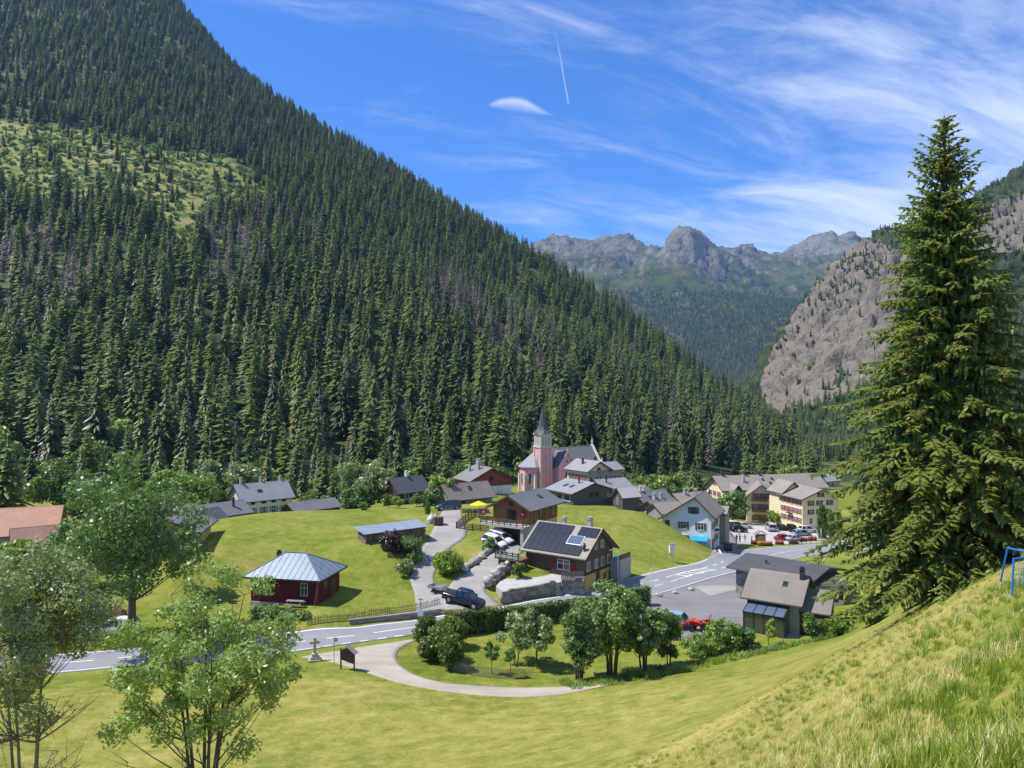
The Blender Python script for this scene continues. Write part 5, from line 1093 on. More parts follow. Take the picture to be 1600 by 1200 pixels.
def build_walls():
    rg = random.Random(3)
    block_wall('retaining_wall', 'coursed grey stone retaining wall below the solar house terrace', gp(785, 97.2, -28.05), gp(869, 101.6, -28.2), 1.75, 2.15)
    block_wall('stair_wall', 'higher stone wall right of the stairs under the solar house', gp(878, 102.2, -28.2), gp(911, 102.4, -28.3), 2.3, 2.5)
    # paving of the terrace behind the wall
    z = -26.42; poly = [gp(786, 97.7, z), gp(869, 102.0, z), gp(879, 102.7, z), gp(911, 102.9, z), gp(912, 104.0, z), gp(823, 109.4, z), gp(790, 106, z), gp(775, 100.5, z)]
    t = MB().prism([(p.x, p.y, z-1.9) for p in poly], (0, 0, 1.9)).build('terrace', M_CONC); tag(t, kind='structure')
    # stone steps from the road up to the terrace
    e = tag(empty('stone_stairs', gp(870, 101.3, -28.2)), 'flight of stone steps from the road between the two retaining walls', 'stairs'); e.rotation_euler = (0, 0, .55)
    for i in range(9): MB().box(0, 1.0, -.2+i*.24, .12+i*.24, -.3, .2*(i+1)).build('step', M_CONC, e)
    e2 = SOLAR.root
    # timber fence along the terrace corner
    f = tag(empty('terrace_fence', gp(878, 102.4, -26.1)), 'grey boarded fence along the top of the stair wall', 'fence'); a = Vector((0, 0, 0)); b = gp(911, 102.6, -26.0)-gp(878, 102.4, -26.1)
    for i in range(12): p = a+b*(i/11); MB().box(p.x-.1, p.x+.1, p.y-.02, p.y+.02, p.z, p.z+.95).build('board', M_TIMBG, f)
    MB().bar(a+Vector((0, .04, .75)), b+Vector((0, .04, .75)), .04, .1).build('rail', M_TIMBG, f)
    boulder_row('boulder_wall', 'sloping row of pale boulders between driveway and terrace', [hit(760, 921)+Vector((0, 0, .1)), hit(775, 905), hit(790, 892), hit(803, 884)], 1.15, rg, True)
    boulder_row('boulder_bank', 'large pale boulders edging the grassy island beside the driveway', [hit(722, 893), hit(735, 884), hit(750, 874), hit(764, 862)], 1.3, rg, False)
    # low roadside wall under the pavilion meadow
    block_wall('roadside_wall', 'long low stone wall between the pavilion meadow and the road', hit(548, 976), hit(690, 960)+Vector((0, 0, 0)), .5, .75, .8, .3, .4)
    # the wood store
    h = House('wood_store', 'stacked firewood under pale corrugated sheets on the slope beside the lane', 'woodpile', (570, 112.5), (664, 118.5), -23.55); w = h.w
    b = MB(); r = random.Random(8)
    for i in range(int(w/.24)):
        for k in range(7):
            x = .12+i*.24+r.uniform(-.04, .04); z = .12+k*.21+r.uniform(-.02, .02); rr = r.uniform(.085, .125); y = r.uniform(-.12, .05); b.tube([(x, y, z), (x, 2.5, z)], rr, 6)
    lg = h.put(b, 'firewood', mat('split_wood', rough=0.9, fn=weathered((0.22, 0.175, 0.125), 0.45, 5.0))); lg['kind'] = 'stuff'
    n = 7
    for i in range(n):
        x0 = -.4+(w+.8)*i/n; x1 = -.4+(w+.8)*(i+1)/n+.03; vs = []; m = 16
        for j in (0, 1):
            for k in range(m+1): t = k/m; vs.append((x0+(x1-x0)*t, -.5+3.7*j, 1.62+.55*j+.03*math.sin(t*2*math.pi*6)+.004*(i % 2)))
        o = h.put(MB().add(vs, [(k, k+1, m+2+k, m+1+k) for k in range(m)]), 'roof_sheet', M_ZINC); o.modifiers.new('thickness', 'SOLIDIFY').thickness = .012
    for x in (.1, w/2, w-.1): h.put(MB().box(x-.06, x+.06, -.28, -.16, -.3, 1.6), 'post', M_TIMBG)
    h.put(MB().bar((-.3, -.22, 1.55), (w+.3, -.22, 1.55), .1, .1), 'beam', M_TIMBG)
build_walls()
# ------------------------------------------------------------------ roads
def asphalt(name, col, patch=.25):
    def fn(n, b, out):
        co = n('ShaderNodeNewGeometry').outputs['Position']; big = n.noise(co, .25, 5, .6); fine = n.noise(co, 6, 4, .7); st = n.noise(n.mapping(co, (.12, 1, 1), (0, 0, R(24))), .9, 4, .6)
        k = n.math('ADD', n.math('ADD', n.math('MULTIPLY', big, .45), n.math('MULTIPLY', fine, .2)), n.math('MULTIPLY', st, .35))
        bumped(n, b, fine, .25, .02)
        return n.ramp(k, [(0.33, tuple(c*(1-patch) for c in col)), (0.5, col), (0.68, tuple(c*(1+patch) for c in col))])
    return mat(name, rough=0.9, fn=fn, spec=0.2)
M_ASPH = asphalt('asphalt', (0.235, 0.24, 0.25), .16); M_ASPH_L = asphalt('old_asphalt', (0.30, 0.285, 0.265)); M_ASPH_D = asphalt('dark_asphalt', (0.20, 0.195, 0.195)); M_LOT = asphalt('car_park_asphalt', (0.42, 0.39, 0.37), .15)
M_GRAVEL = asphalt('gravel', (0.38, 0.335, 0.275), .3); M_PAINT = mat('road_paint', rough=0.8, fn=weathered((0.78, 0.78, 0.76), .12, 4)); M_YPAINT = mat('yellow_paint', rough=0.8, fn=weathered((0.72, 0.50, 0.06), .12, 4))
def resample(P, n):
    P = np.array([[p.x, p.y] for p in P]); k = len(P); t = np.linspace(0, k-1, n); out = []
    for q in t:                                # Catmull-Rom
        i = int(min(q, k-1.0001)); f = q-i; p0, p1, p2, p3 = P[max(i-1, 0)], P[i], P[min(i+1, k-1)], P[min(i+2, k-1)]
        out.append(.5*((2*p1)+(-p0+p2)*f+(2*p0-5*p1+4*p2-p3)*f*f+(-p0+3*p1-3*p2+p3)*f**3))
    return np.array(out)
class Strip:
    def __init__(s, name, mt, a, b, off, n=160, across=8, kerb=False):
        s.a = resample([hit(*p) for p in a], n); s.b = resample([hit(*p) for p in b], n); s.n = n; s.off = off
        t = np.linspace(0, 1, across+1)[None, :, None]; G = s.a[:, None, :]*(1-t)+s.b[:, None, :]*t
        Z = H(G[..., 0], G[..., 1])+off; V = np.concatenate([G, Z[..., None]], -1)
        ii = np.arange(n*(across+1)).reshape(n, across+1); Q = np.stack([ii[:-1, :-1], ii[1:, :-1], ii[1:, 1:], ii[:-1, 1:]], -1).reshape(-1, 4)
        # skirts at both edges so that the sheet has a side
        base = len(V.reshape(-1, 3)); V = V.reshape(-1, 3); ea, eb = ii[:, 0], ii[:, -1]; lo = np.r_[V[ea], V[eb]]-np.array([0, 0, off+.12]); V = np.r_[V, lo]; ka = base+np.arange(n); kb = base+n+np.arange(n)
        Q = np.r_[Q, np.stack([ea[:-1], ka[:-1], ka[1:], ea[1:]], -1), np.stack([eb[:-1], eb[1:], kb[1:], kb[:-1]], -1)]
        s.o = tag(link(name, np_mesh(name, V, Q, smooth=True), None, mt), kind='structure')
        mid = (s.a+s.b)/2; s.len = np.r_[0, np.cumsum(np.hypot(*np.diff(mid, axis=0).T))]; s.wid = np.hypot(*(s.a-s.b).T)
    def pt(s, dist, k):
        f = np.interp(dist, s.len, np.arange(s.n)); i = int(min(f, s.n-1.001)); q = f-i
        a = s.a[i]*(1-q)+s.a[i+1]*q; b = s.b[i]*(1-q)+s.b[i+1]*q; w = float(np.interp(dist, s.len, s.wid)); return a, b, w
    def mark(s, d0, d1, k, width=.15, off=.012, mt=None, name='marking', metres=None):
        """painted stripe from d0 to d1 along the road, at fraction k (or metres from the far edge)"""
        m = max(2, int((d1-d0)/.8)+1); V = []
        for d in np.linspace(d0, d1, m):
            a, b, w = s.pt(d, k); kk = k if metres is None else (metres if metres >= 0 else w+metres)/w
            for e in (-.5, .5):
                p = a+(b-a)*(kk+e*width/w); V.append((p[0], p[1]))
        V = np.array(V); Z = H(V[:, 0], V[:, 1])+s.off+off; ii = np.arange(2*m).reshape(m, 2)
        Q = np.stack([ii[:-1, 0], ii[:-1, 1], ii[1:, 1], ii[1:, 0]], -1)
        return link(name, np_mesh(name, np.c_[V, Z], Q), s.o, mt or M_PAINT)
    def at_px(s, px):
        mid = (s.a+s.b)/2; q = 800+F*mid[:, 0]/mid[:, 1]; return float(np.interp(px, q, s.len))
def patch(name, pts, off, mt, parent):
    P = [hit(*p) for p in pts]; V = [(p.x, p.y, Hs(p.x, p.y)+off) for p in P]; me = bpy.data.meshes.new(name); me.from_pydata(V, [], [tuple(range(len(V)))]); me.update(); return link(name, me, parent, mt)
def build_roads():
    far = [(-170,1030),(0,1026),(137,1019),(300,1004),(450,988),(550,980),(650,969),(740,955),(870,932),(945,914),(1000,899),(1050,887),(1104,873),(1140,865),(1180,858),(1240,853),(1320,849),(1450,846)]
    near = [(-170,1078),(0,1062),(150,1047),(300,1035),(450,1020),(550,1006),(650,992),(745,976),(870,955),(950,941),(1018,931),(1090,911),(1160,892),(1200,883),(1245,873),(1290,866),(1350,860),(1450,856)]
    rd = Strip('road', M_ASPH, far, near, .06, 320, 10); T = rd.len[-1]
    rd.mark(2, rd.at_px(1130), 0, .16, metres=.35); rd.mark(rd.at_px(1180), T-2, 0, .16, metres=.35); rd.mark(2, rd.at_px(500), 0, .16, metres=-.35); rd.mark(rd.at_px(660), T-2, 0, .16, metres=-.35)
    d = rd.at_px(505)
    while d < rd.at_px(640): rd.mark(d, d+1.0, 0, .2, metres=-.35); d += 2.0
    d = 4
    while d < rd.at_px(640): rd.mark(d, d+3.0, .5, .15); d += 5.2
    rd.mark(rd.at_px(625), rd.at_px(690), .5, .15)
    d = rd.at_px(700)
    while d < rd.at_px(1140):
        rd.mark(d, d+1.8, .42 if d < rd.at_px(980) else .36, .15)
        if d > rd.at_px(970): rd.mark(d, d+1.8, .60, .15)
        d += 3.6
    rd.mark(rd.at_px(1190), T-4, .5, .15)
    # hatched island and crossing
    a = rd.at_px(1058); b = rd.at_px(1108); n = 6
    rd.mark(a, b, .37, .14, .016); rd.mark(a, b, .58, .14, .016)
    for i in range(n):
        dd = a+(b-a)*(i+.3)/n; V = []
        for q, k in ((0, .38), (.3, .38), (1.9, .57), (1.6, .57)):
            p, r, w = rd.pt(dd+q, k); x = p+(r-p)*k; V.append((x[0], x[1], Hs(x[0], x[1])+rd.off+.02))
        me = bpy.data.meshes.new('marking'); me.from_pydata(V, [], [(0, 1, 2, 3)]); me.update(); link('marking', me, rd.o, M_PAINT)
    lot = Strip('forecourt', M_ASPH_D, [(1000,938),(1050,916),(1110,897),(1168,882)], [(1000,1000),(1060,1000),(1110,996),(1190,988)], .045, 60, 14)
    patch('repair_patch', [(1085,918),(1150,899),(1158,920),(1110,932)], .066, M_ASPH_L, lot.o)
    cp = Strip('car_park', M_LOT, [(1118,822),(1160,818),(1220,824),(1310,826)], [(1128,852),(1180,851),(1240,850),(1330,848)], .05, 60, 12)
    vs = Strip('village_street', M_ASPH_D, [(1110,872),(1118,857),(1121,845),(1118,832)], [(1150,866),(1152,853),(1150,842),(1140,830)], .068, 40, 6)
    for i in range(5):
        x = 1119+i*6.5; patch('marking', [(x, 868-i*1.2), (x+3.2, 867.4-i*1.2), (x-1.8, 858.5-i*.8), (x-4.6, 859-i*.8)], .09, M_PAINT, vs.o)
    ln = Strip('lane', M_ASPH_L, [(650,958),(648,930),(641,902),(650,875),(666,848),(676,828),(684,812),(690,801),(697,793)], [(735,955),(692,928),(678,905),(686,880),(704,856),(728,838),(726,818),(722,806),(720,797)], .05, 90, 8)
    dv = Strip('driveway', M_ASPH_L, [(690,950),(697,925),(712,905),(737,889),(768,866),(775,851)], [(785,946),(762,928),(761,915),(784,893),(804,874),(828,852)], .056, 80, 8)
    gl = Strip('gravel_lane', M_GRAVEL, [(660,997),(628,1012),(620,1030),(640,1050),(690,1066),(780,1074),(880,1073),(960,1067)], [(470,1027),(510,1033),(560,1047),(620,1066),(700,1081),(790,1089),(880,1085),(960,1069)], .045, 90, 8)
    rl = Strip('right_lane', M_GRAVEL, [(1500,881),(1550,871),(1600,862),(1700,856)], [(1500,890),(1550,882),(1600,872),(1700,864)], .05, 40, 4)
    return rd
ROAD = build_roads()

# ------------------------------------------------------------------ vehicles
M_TYRE = mat('tyre_rubber', (0.02, 0.02, 0.02), 0.85); M_RIM = mat('alloy_rim', (0.45, 0.46, 0.47), 0.35, metal=0.8); M_CGLASS = mat('car_glass', (0.014, 0.017, 0.021), 0.06, spec=0.8)
M_LAMP = mat('lamp_glass', (0.75, 0.75, 0.72), 0.15, spec=0.7); M_TAIL = mat('tail_lamp', (0.35, 0.01, 0.012), 0.25); M_PLAST = mat('black_plastic', (0.03, 0.03, 0.032), 0.6)
def paint(name, col): return mat(name, col, 0.22, spec=0.6)
P_BLACK = paint('black_paint', (0.012, 0.014, 0.020)); P_WHITE = paint('white_car_paint', (0.75, 0.76, 0.76)); P_SILVER = paint('silver_paint', (0.42, 0.45, 0.48)); P_RED = paint('red_paint', (0.30, 0.015, 0.035)); P_BLUE = paint('steel_blue_paint', (0.05, 0.085, 0.13)); P_SKY = paint('pale_blue_paint', (0.25, 0.34, 0.42))
def loft(secs, n=10):
    """secs: (x, halfwidth, z0, z1, squareness); closed body along x"""
    m = MB(); vs = []; N_ = 12
    for x, hw, z0, z1 in secs:
        for k in range(N_):
            q = 2*math.pi*(k+.5)/N_; c, s = math.cos(q), math.sin(q); e = .42
            vs.append((x, hw*math.copysign(abs(c)**e, c), (z0+z1)/2+(z1-z0)/2*math.copysign(abs(s)**e, s)))
    fs = [tuple(range(N_)), tuple((len(secs)-1)*N_+k for k in range(N_))[::-1]]
    for i in range(len(secs)-1): fs += [(i*N_+k, (i+1)*N_+k, (i+1)*N_+(k+1) % N_, i*N_+(k+1) % N_) for k in range(N_)]
    return m.add(vs, fs)
CARS = {  # length, half width, bonnet height, roof height, cabin: base rear, roof rear, roof front, base front (x from the rear), wheel radius
    'hatch': (4.1, .87, .95, 1.50, .05, .55, 2.35, 3.25, .31), 'suv': (4.5, .91, 1.08, 1.68, .08, .45, 2.55, 3.50, .36), 'wagon': (4.7, .90, .98, 1.50, .08, .60, 2.85, 3.75, .32),
    'saloon': (4.5, .88, .95, 1.45, .65, 1.25, 2.55, 3.45, .31), 'van': (4.9, .95, 1.15, 1.95, .03, .12, 3.5, 4.35, .34), 'pickup': (5.35, .93, 1.12, 1.80, 1.75, 1.95, 3.25, 4.15, .39)}
def car(name, label, kind, pnt, p, heading, scale=1.0, group=None):
    L, hw, zb, zr, c0, c1, c2, c3, r = CARS[kind]; e = tag(empty(name, p, heading), label, 'car' if kind not in ('van', 'pickup') else kind, group); e.scale = (scale,)*3; x0 = -L/2; g = r*.55
    if kind == 'pickup':
        b = loft([(x0, hw*.92, g+.2, zb-.1), (x0+.15, hw*.98, g, zb-.02), (x0+2.6, hw, g-.05, zb), (x0+3.9, hw, g-.05, zb), (x0+4.3, hw*.99, g-.05, zb-.03), (x0+L-.3, hw*.96, g, zb-.12), (x0+L, hw*.8, g+.15, zb-.3)])
    else:
        b = loft([(x0, hw*.86, g+.2, zb-.12), (x0+.14, hw*.96, g, zb-.02), (x0+L*.3, hw, g-.05, zb), (x0+L*.62, hw, g-.05, zb), (x0+c3+.1, hw*.99, g-.05, zb-.04), (x0+L-.35, hw*.95, g, zb-.18), (x0+L-.08, hw*.84, g+.1, zb-.3), (x0+L, hw*.7, g+.2, zb-.38)])
    b.build('body', pnt, e, smooth=True)
    k = hw*.93; t = hw*.74; m = MB(); P = lambda x, y, z: (x0+x, y, z)
    m.hexa([P(c0, -k, zb-.06), P(c3, -k, zb-.06), P(c3, k, zb-.06), P(c0, k, zb-.06), P(c1, -t, zr-.05), P(c2, -t, zr-.05), P(c2, t, zr-.05), P(c1, t, zr-.05)]); m.build('windows', M_CGLASS, e)
    m = loft([(x0+c1-.12, t*.86, zr-.12, zr-.06), (x0+c1+.1, t*1.03, zr-.1, zr), (x0+(c1+c2)/2, t*1.05, zr-.1, zr+.03), (x0+c2-.05, t*1.02, zr-.1, zr-.005), (x0+c2+.15, t*.9, zr-.16, zr-.1)]); m.build('roof', pnt, e, smooth=True)
    for s in (-1, 1):
        mid = (c1+c2)/2+.05
        for a_, b_, w_, h_ in ((P(c3-.02, s*k*1.005, zb-.06), P(c2, s*t*1.01, zr-.05), .07, .09), (P(c0+.05, s*k*1.005, zb-.06), P(c1, s*t*1.01, zr-.05), .07, .2 if kind != 'saloon' else .14), (P(mid, s*k*1.01, zb-.06), P(mid-.03, s*t*1.02, zr-.06), .06, .12))+(((P(c1+.75, s*k*1.01, zb-.06), P(c1+.72, s*t*1.02, zr-.06), .06, .14),) if kind in ('suv', 'wagon', 'van') else ()):
            MB().bar(a_, b_, w_, h_).build('pillar', pnt, e)
        MB().box(x0+c3-.35, x0+c3-.15, s*(hw+.02)-.0 if s > 0 else -hw-.18, s*(hw+.02)+.16 if s > 0 else -hw-.02, zb-.02, zb+.14).build('mirror', pnt, e)
        for q in (.32, .53): MB().box(x0+L*q, x0+L*q+.16, min(s*hw*.985, s*hw*1.02), max(s*hw*.985, s*hw*1.02), zb-.2, zb-.16).build('door_handle', M_PLAST, e)
        MB().hexa([(x0+L-.34, s*hw*.93-.02, zb-.42), (x0+L-.06, s*hw*.80-.02, zb-.5), (x0+L-.06, s*hw*.55, zb-.5), (x0+L-.2, s*hw*.55, zb-.42), (x0+L-.36, s*hw*.93-.02, zb-.26), (x0+L-.14, s*hw*.80-.02, zb-.36), (x0+L-.14, s*hw*.55, zb-.36), (x0+L-.3, s*hw*.55, zb-.26)]).build('headlight', M_LAMP, e)
        MB().box(x0-.015, x0+.16, min(s*hw*.62, s*hw*.94), max(s*hw*.62, s*hw*.94), zb-.36, zb-.14).build('tail_light', M_TAIL, e)
        for q in (.185, .81):
            w = MB().lathe([(r*.55, -.1), (r*.96, -.11), (r, -.07), (r, .07), (r*.96, .11), (r*.55, .1)], 16).build('wheel', M_TYRE, e, smooth=False); w.location = (x0+L*q, s*(hw-.09), r); w.rotation_euler = (math.pi/2, 0, 0)
            m = MB().lathe([(r*.6, -.105), (r*.6, -.06), (r*.2, -.09), (r*.2, .09), (r*.6, .06), (r*.6, .105)], 10); m.build('rim', M_RIM, w)
            a = MB().lathe([(r*1.02, -.03), (r*1.16, -.03), (r*1.16, .03), (r*1.02, .03)], 16).build('wheel_arch', M_PLAST, e); a.location = (x0+L*q, s*(hw-.035), r); a.rotation_euler = (math.pi/2, 0, 0)
    MB().box(x0+L-.12, x0+L+.03, -hw*.5, hw*.5, g+.08, g+.3).build('grille', M_PLAST, e); MB().box(x0-.03, x0+.1, -hw*.85, hw*.85, g+.05, g+.22).build('bumper', M_PLAST, e)
    if kind == 'pickup':
        MB().box(x0+.1, x0+1.72, -hw*.84, hw*.84, zb-.04, zb+.03).build('bed_cover', M_PLAST, e); m = MB(); [m.tube([(x0+1.85, s*hw*.8, zb), (x0+1.8, s*hw*.72, zr-.05), (x0+1.2, s*hw*.8, zb+.02)], .035, 6) for s in (-1, 1)]; m.build('roll_bar', M_PLAST, e)
    if kind in ('suv', 'wagon', 'pickup'):
        for s in (-1, 1): MB().tube([(x0+c1+.1, s*t*.88, zr+.04), (x0+c2-.15, s*t*.88, zr+.04)], .022, 6).build('roof_rail', M_METAL, e)
    # sit on the slope
    x, y, z = p; c, s = math.cos(heading), math.sin(heading); d = .9
    gx = (Hs(x+d, y)-Hs(x-d, y))/(2*d); gy = (Hs(x, y+d)-Hs(x, y-d))/(2*d); nrm = Vector((-gx, -gy, 1)).normalized(); f = Vector((c, s, 0)); f = (f-nrm*f.dot(nrm)).normalized(); lft = nrm.cross(f)
    e.matrix_world = Matrix.Translation(p)@Matrix(((f.x, lft.x, nrm.x), (f.y, lft.y, nrm.y), (f.z, lft.z, nrm.z))).to_4x4()@Matrix.Scale(scale, 4)
    return e
def on(px, py, dz=.06): p = hit(px, py); return Vector((p.x, p.y, p.z+dz))
def build_cars():
    g = 'cars in the car park'; k = .95
    car('pickup_truck', 'black pickup truck pulling out of the lane onto the road', 'pickup', P_BLACK, on(724, 944), R(-18), 1.0)
    car('parked_car', 'white estate car parked before the chalet garage door, closer to the wall', 'wagon', P_WHITE, on(781, 846), R(-38), 1.0); car('parked_car', 'white hatchback parked half behind the estate car near the chalet deck', 'hatch', P_WHITE, on(772, 852), R(-38), 1.0)
    car('parked_car', 'steel blue car parked at the top of the lane below the brown roofed house', 'suv', P_BLUE, on(700, 797), R(200), 1.05)
    car('parked_car', 'white car under the big tree beside the road on the left', 'suv', P_WHITE, on(180, 992), R(185), 1.1); car('parked_car', 'red car behind the white car under the big roadside tree', 'hatch', P_RED, on(165, 978), R(185), 1.1)
    car('parked_car', 'white van at the left side of the car park near the hotel tree', 'van', P_WHITE, on(1146, 826), R(20), k, g); car('parked_car', 'dark car in front of the white van beside the hotel tree', 'suv', P_BLACK, on(1154, 831), R(15), k, g); car('parked_car', 'white car behind the dark car at the foot of the hotel tree', 'wagon', P_WHITE, on(1161, 825), R(10), k, g)
    car('parked_car', 'silver van facing away in the back row of the car park', 'van', P_SILVER, on(1204, 829), R(84), k, g); car('parked_car', 'small black car between the silver van and the black van', 'hatch', P_BLACK, on(1220, 828), R(84), k, g); car('parked_car', 'black van at the end of the back row of the car park', 'van', P_BLACK, on(1236, 830), R(84), k*.92, g)
    car('parked_car', 'dark red car in the front row of the car park', 'saloon', P_RED, on(1225, 844), R(8), k, g); car('parked_car', 'pale blue car next to the dark red car', 'wagon', P_SKY, on(1253, 837), R(12), k, g); car('parked_car', 'white car behind the pale blue car', 'suv', P_WHITE, on(1262, 832), R(12), k, g); car('parked_car', 'silver car half hidden by the flower planters at the car park edge', 'saloon', P_SILVER, on(1243, 845), R(12), k, g)
    car('parked_car', 'dark car in the shade beside the white house corner', 'hatch', P_BLACK, on(1137, 859), R(75), .95)
    car('parked_car', 'silver blue car on the forecourt behind the garden trees', 'hatch', P_SKY, on(1046, 976), R(150), 1.0)
    # trailer behind the pickup
    p = on(684, 925); e = tag(empty('trailer', p, R(-32)), 'small grey box trailer standing behind the black pickup', 'trailer')
    m = MB().box(-1.2, 1.1, -.65, .65, .42, .48).box(-1.2, -1.16, -.65, .65, .48, .82).box(1.06, 1.1, -.65, .65, .48, .82).box(-1.16, 1.06, -.65, -.61, .48, .82).box(-1.16, 1.06, .61, .65, .48, .82); m.build('tray', M_METAL, e)
    MB().bar((1.1, -.4, .42), (2.1, 0, .42), .07).bar((1.1, .4, .42), (2.1, 0, .42), .07).build('drawbar', M_METAL, e); MB().tube([(1.9, 0, .4), (1.9, 0, .0)], .04).build('jockey_wheel', M_METALD, e)
    for s in (-1, 1): w = MB().lathe([(.15, -.08), (.29, -.09), (.29, .09), (.15, .08)], 14).build('wheel', M_TYRE, e); w.location = (-.1, s*.76, .29); w.rotation_euler = (math.pi/2, 0, 0)
    # tractor
    p = on(1097, 988); e = tag(empty('tractor', p, R(150)), 'small red tractor with loader on the forecourt by the shrubs', 'tractor'); RD = mat('tractor_red', (0.55, 0.035, 0.02), 0.4)
    loft([(.1, .3, .65, 1.2), (.3, .36, .6, 1.28), (1.3, .34, .6, 1.2), (1.5, .28, .65, 1.1)]).build('bonnet', RD, e, smooth=True); MB().box(-1.0, .1, -.28, .28, .5, .75).build('chassis', M_METALD, e)
    for s in (-1, 1):
        w = MB().lathe([(.3, -.16), (.62, -.18), (.62, .18), (.3, .16)], 18).build('rear_wheel', M_TYRE, e); w.location = (-.6, s*.66, .62); w.rotation_euler = (math.pi/2, 0, 0); MB().lathe([(.3, -.12), (.3, .12)], 12).build('rim', RD, w)
        w = MB().lathe([(.18, -.1), (.36, -.12), (.36, .12), (.18, .1)], 16).build('front_wheel', M_TYRE, e); w.location = (1.1, s*.55, .36); w.rotation_euler = (math.pi/2, 0, 0); MB().lathe([(.18, -.08), (.18, .08)], 12).build('rim', RD, w)
        MB().prism([(-1.2, s*.66-.17, 1.0), (-1.0, s*.66-.17, 1.32), (-.3, s*.66-.17, 1.34), (-.02, s*.66-.17, 1.0), (-.1, s*.66-.17, .98), (-.35, s*.66-.17, 1.26), (-.95, s*.66-.17, 1.25), (-1.12, s*.66-.17, .98)], (0, .34, 0)).build('mudguard', RD, e)
        MB().tube([(-.2, s*.42, 1.0), (1.2, s*.42, 1.25), (2.1, s*.42, .55)], .06, 6).build('loader_arm', RD, e)
    MB().prism([(2.0, -.75, .2), (2.6, -.75, .15), (2.6, -.75, .22), (2.1, -.75, .3), (2.1, -.75, .75), (2.0, -.75, .75)], (0, 1.5, 0)).build('bucket', RD, e)
    MB().box(-.75, -.35, -.24, .24, .8, .95).box(-.82, -.72, -.24, .24, .95, 1.35).build('seat', M_PLAST, e); MB().tube([(-.95, -.4, .8), (-.95, -.4, 2.0), (-.95, .4, 2.0), (-.95, .4, .8)], .035, 6).build('roll_bar', M_METALD, e); MB().tube([(.0, 0, 1.1), (-.2, 0, 1.35)], .02).lathe([(.16, 0), (.19, .02), (.16, .04)], 12, (-.2, 0, 1.34)).build('steering_wheel', M_PLAST, e)
build_cars()

# ------------------------------------------------------------------ people
def person(label, p, heading, top, legs, stride=.12):
    me = bpy.data.meshes.new('body')
    J = {'pel': (0, 0, .95, .14), 'che': (0, 0, 1.32, .16), 'nec': (0, 0, 1.50, .06), 'hea': (.02, 0, 1.60, .095), 'top': (.01, 0, 1.72, .08)}
    E = [('pel', 'che'), ('che', 'nec'), ('nec', 'hea'), ('hea', 'top')]
    for s, n in ((1, 'l'), (-1, 'r')):
        J['hip'+n] = (0, s*.10, .88, .105); J['kne'+n] = (s*stride*.6+.03, s*.10, .48, .068); J['ank'+n] = (s*stride, s*.10, .09, .045); J['toe'+n] = (s*stride+.17, s*.11, .05, .04)
        J['sho'+n] = (0, s*.19, 1.42, .065); J['elb'+n] = (-s*stride*.5-.02, s*.25, 1.14, .046); J['wri'+n] = (-s*stride*.8+.1, s*.25, .90, .036); J['fin'+n] = (-s*stride*.8+.13, s*.25, .80, .028)
        E += [('pel', 'hip'+n), ('hip'+n, 'kne'+n), ('kne'+n, 'ank'+n), ('ank'+n, 'toe'+n), ('che', 'sho'+n), ('sho'+n, 'elb'+n), ('elb'+n, 'wri'+n), ('wri'+n, 'fin'+n)]
    K = list(J); me.from_pydata([J[k][:3] for k in K], [(K.index(a), K.index(b)) for a, b in E], [])
    o = bpy.data.objects.new('body', me); COL.objects.link(o); o.modifiers.new('skin', 'SKIN'); o.modifiers.new('smooth', 'SUBSURF').levels = 1
    for i, k in enumerate(K): me.skin_vertices[0].data[i].radius = (J[k][3],)*2
    me.skin_vertices[0].data[0].use_root = True
    dg = bpy.context.evaluated_depsgraph_get(); new = bpy.data.meshes.new_from_object(o.evaluated_get(dg)); bpy.data.objects.remove(o)
    e = tag(empty('person', p, heading), label, 'person', 'people at the edge of the car park'); new.materials.clear()
    for m in (mat('skin', (0.45, 0.28, 0.20), .6), top, legs, M_PLAST): new.materials.append(m)
    for f in new.polygons:
        c = f.center; f.material_index = 0 if c.z > 1.49 or (abs(c.y) > .2 and c.z < 1.1) else 1 if c.z > .93 else 2 if c.z > .1 else 3; f.use_smooth = True
    link('body', new, e); MB().lathe([(.10, -.06), (.108, 0), (.095, .07), (.05, .12), (.01, .135)], 10, (-.005, 0, 1.65)).build('hair', mat('dark_hair', (0.03, 0.02, 0.015), .6), e, smooth=True)
    return e
C = lambda n, c: mat('cloth_'+n, c, .85)
person('person in dark jacket standing by the road before the car park', on(1151, 848), 1.6, C('black', (.02, .02, .025)), C('navy', (.025, .03, .05)), .05)
person('person in black beside the other dark figure at the car park entrance', on(1156, 848.5), 2.2, C('black', (.02, .02, .025)), C('black', (.02, .02, .025)), .1)
person('person in grey top walking along the edge of the car park', on(1164, 847.5), .6, C('grey', (.22, .21, .21)), C('brown', (.10, .07, .05)), .2)
person('person in red top near the orange flower bed', on(1174.5, 851), 3.0, C('red', (.35, .05, .04)), C('navy', (.025, .03, .05)), .1)
person('person in pale top among the parked cars near the hotel tree', on(1155, 838), 1.0, C('pale', (.55, .45, .42)), C('grey', (.22, .21, .21)), .1)

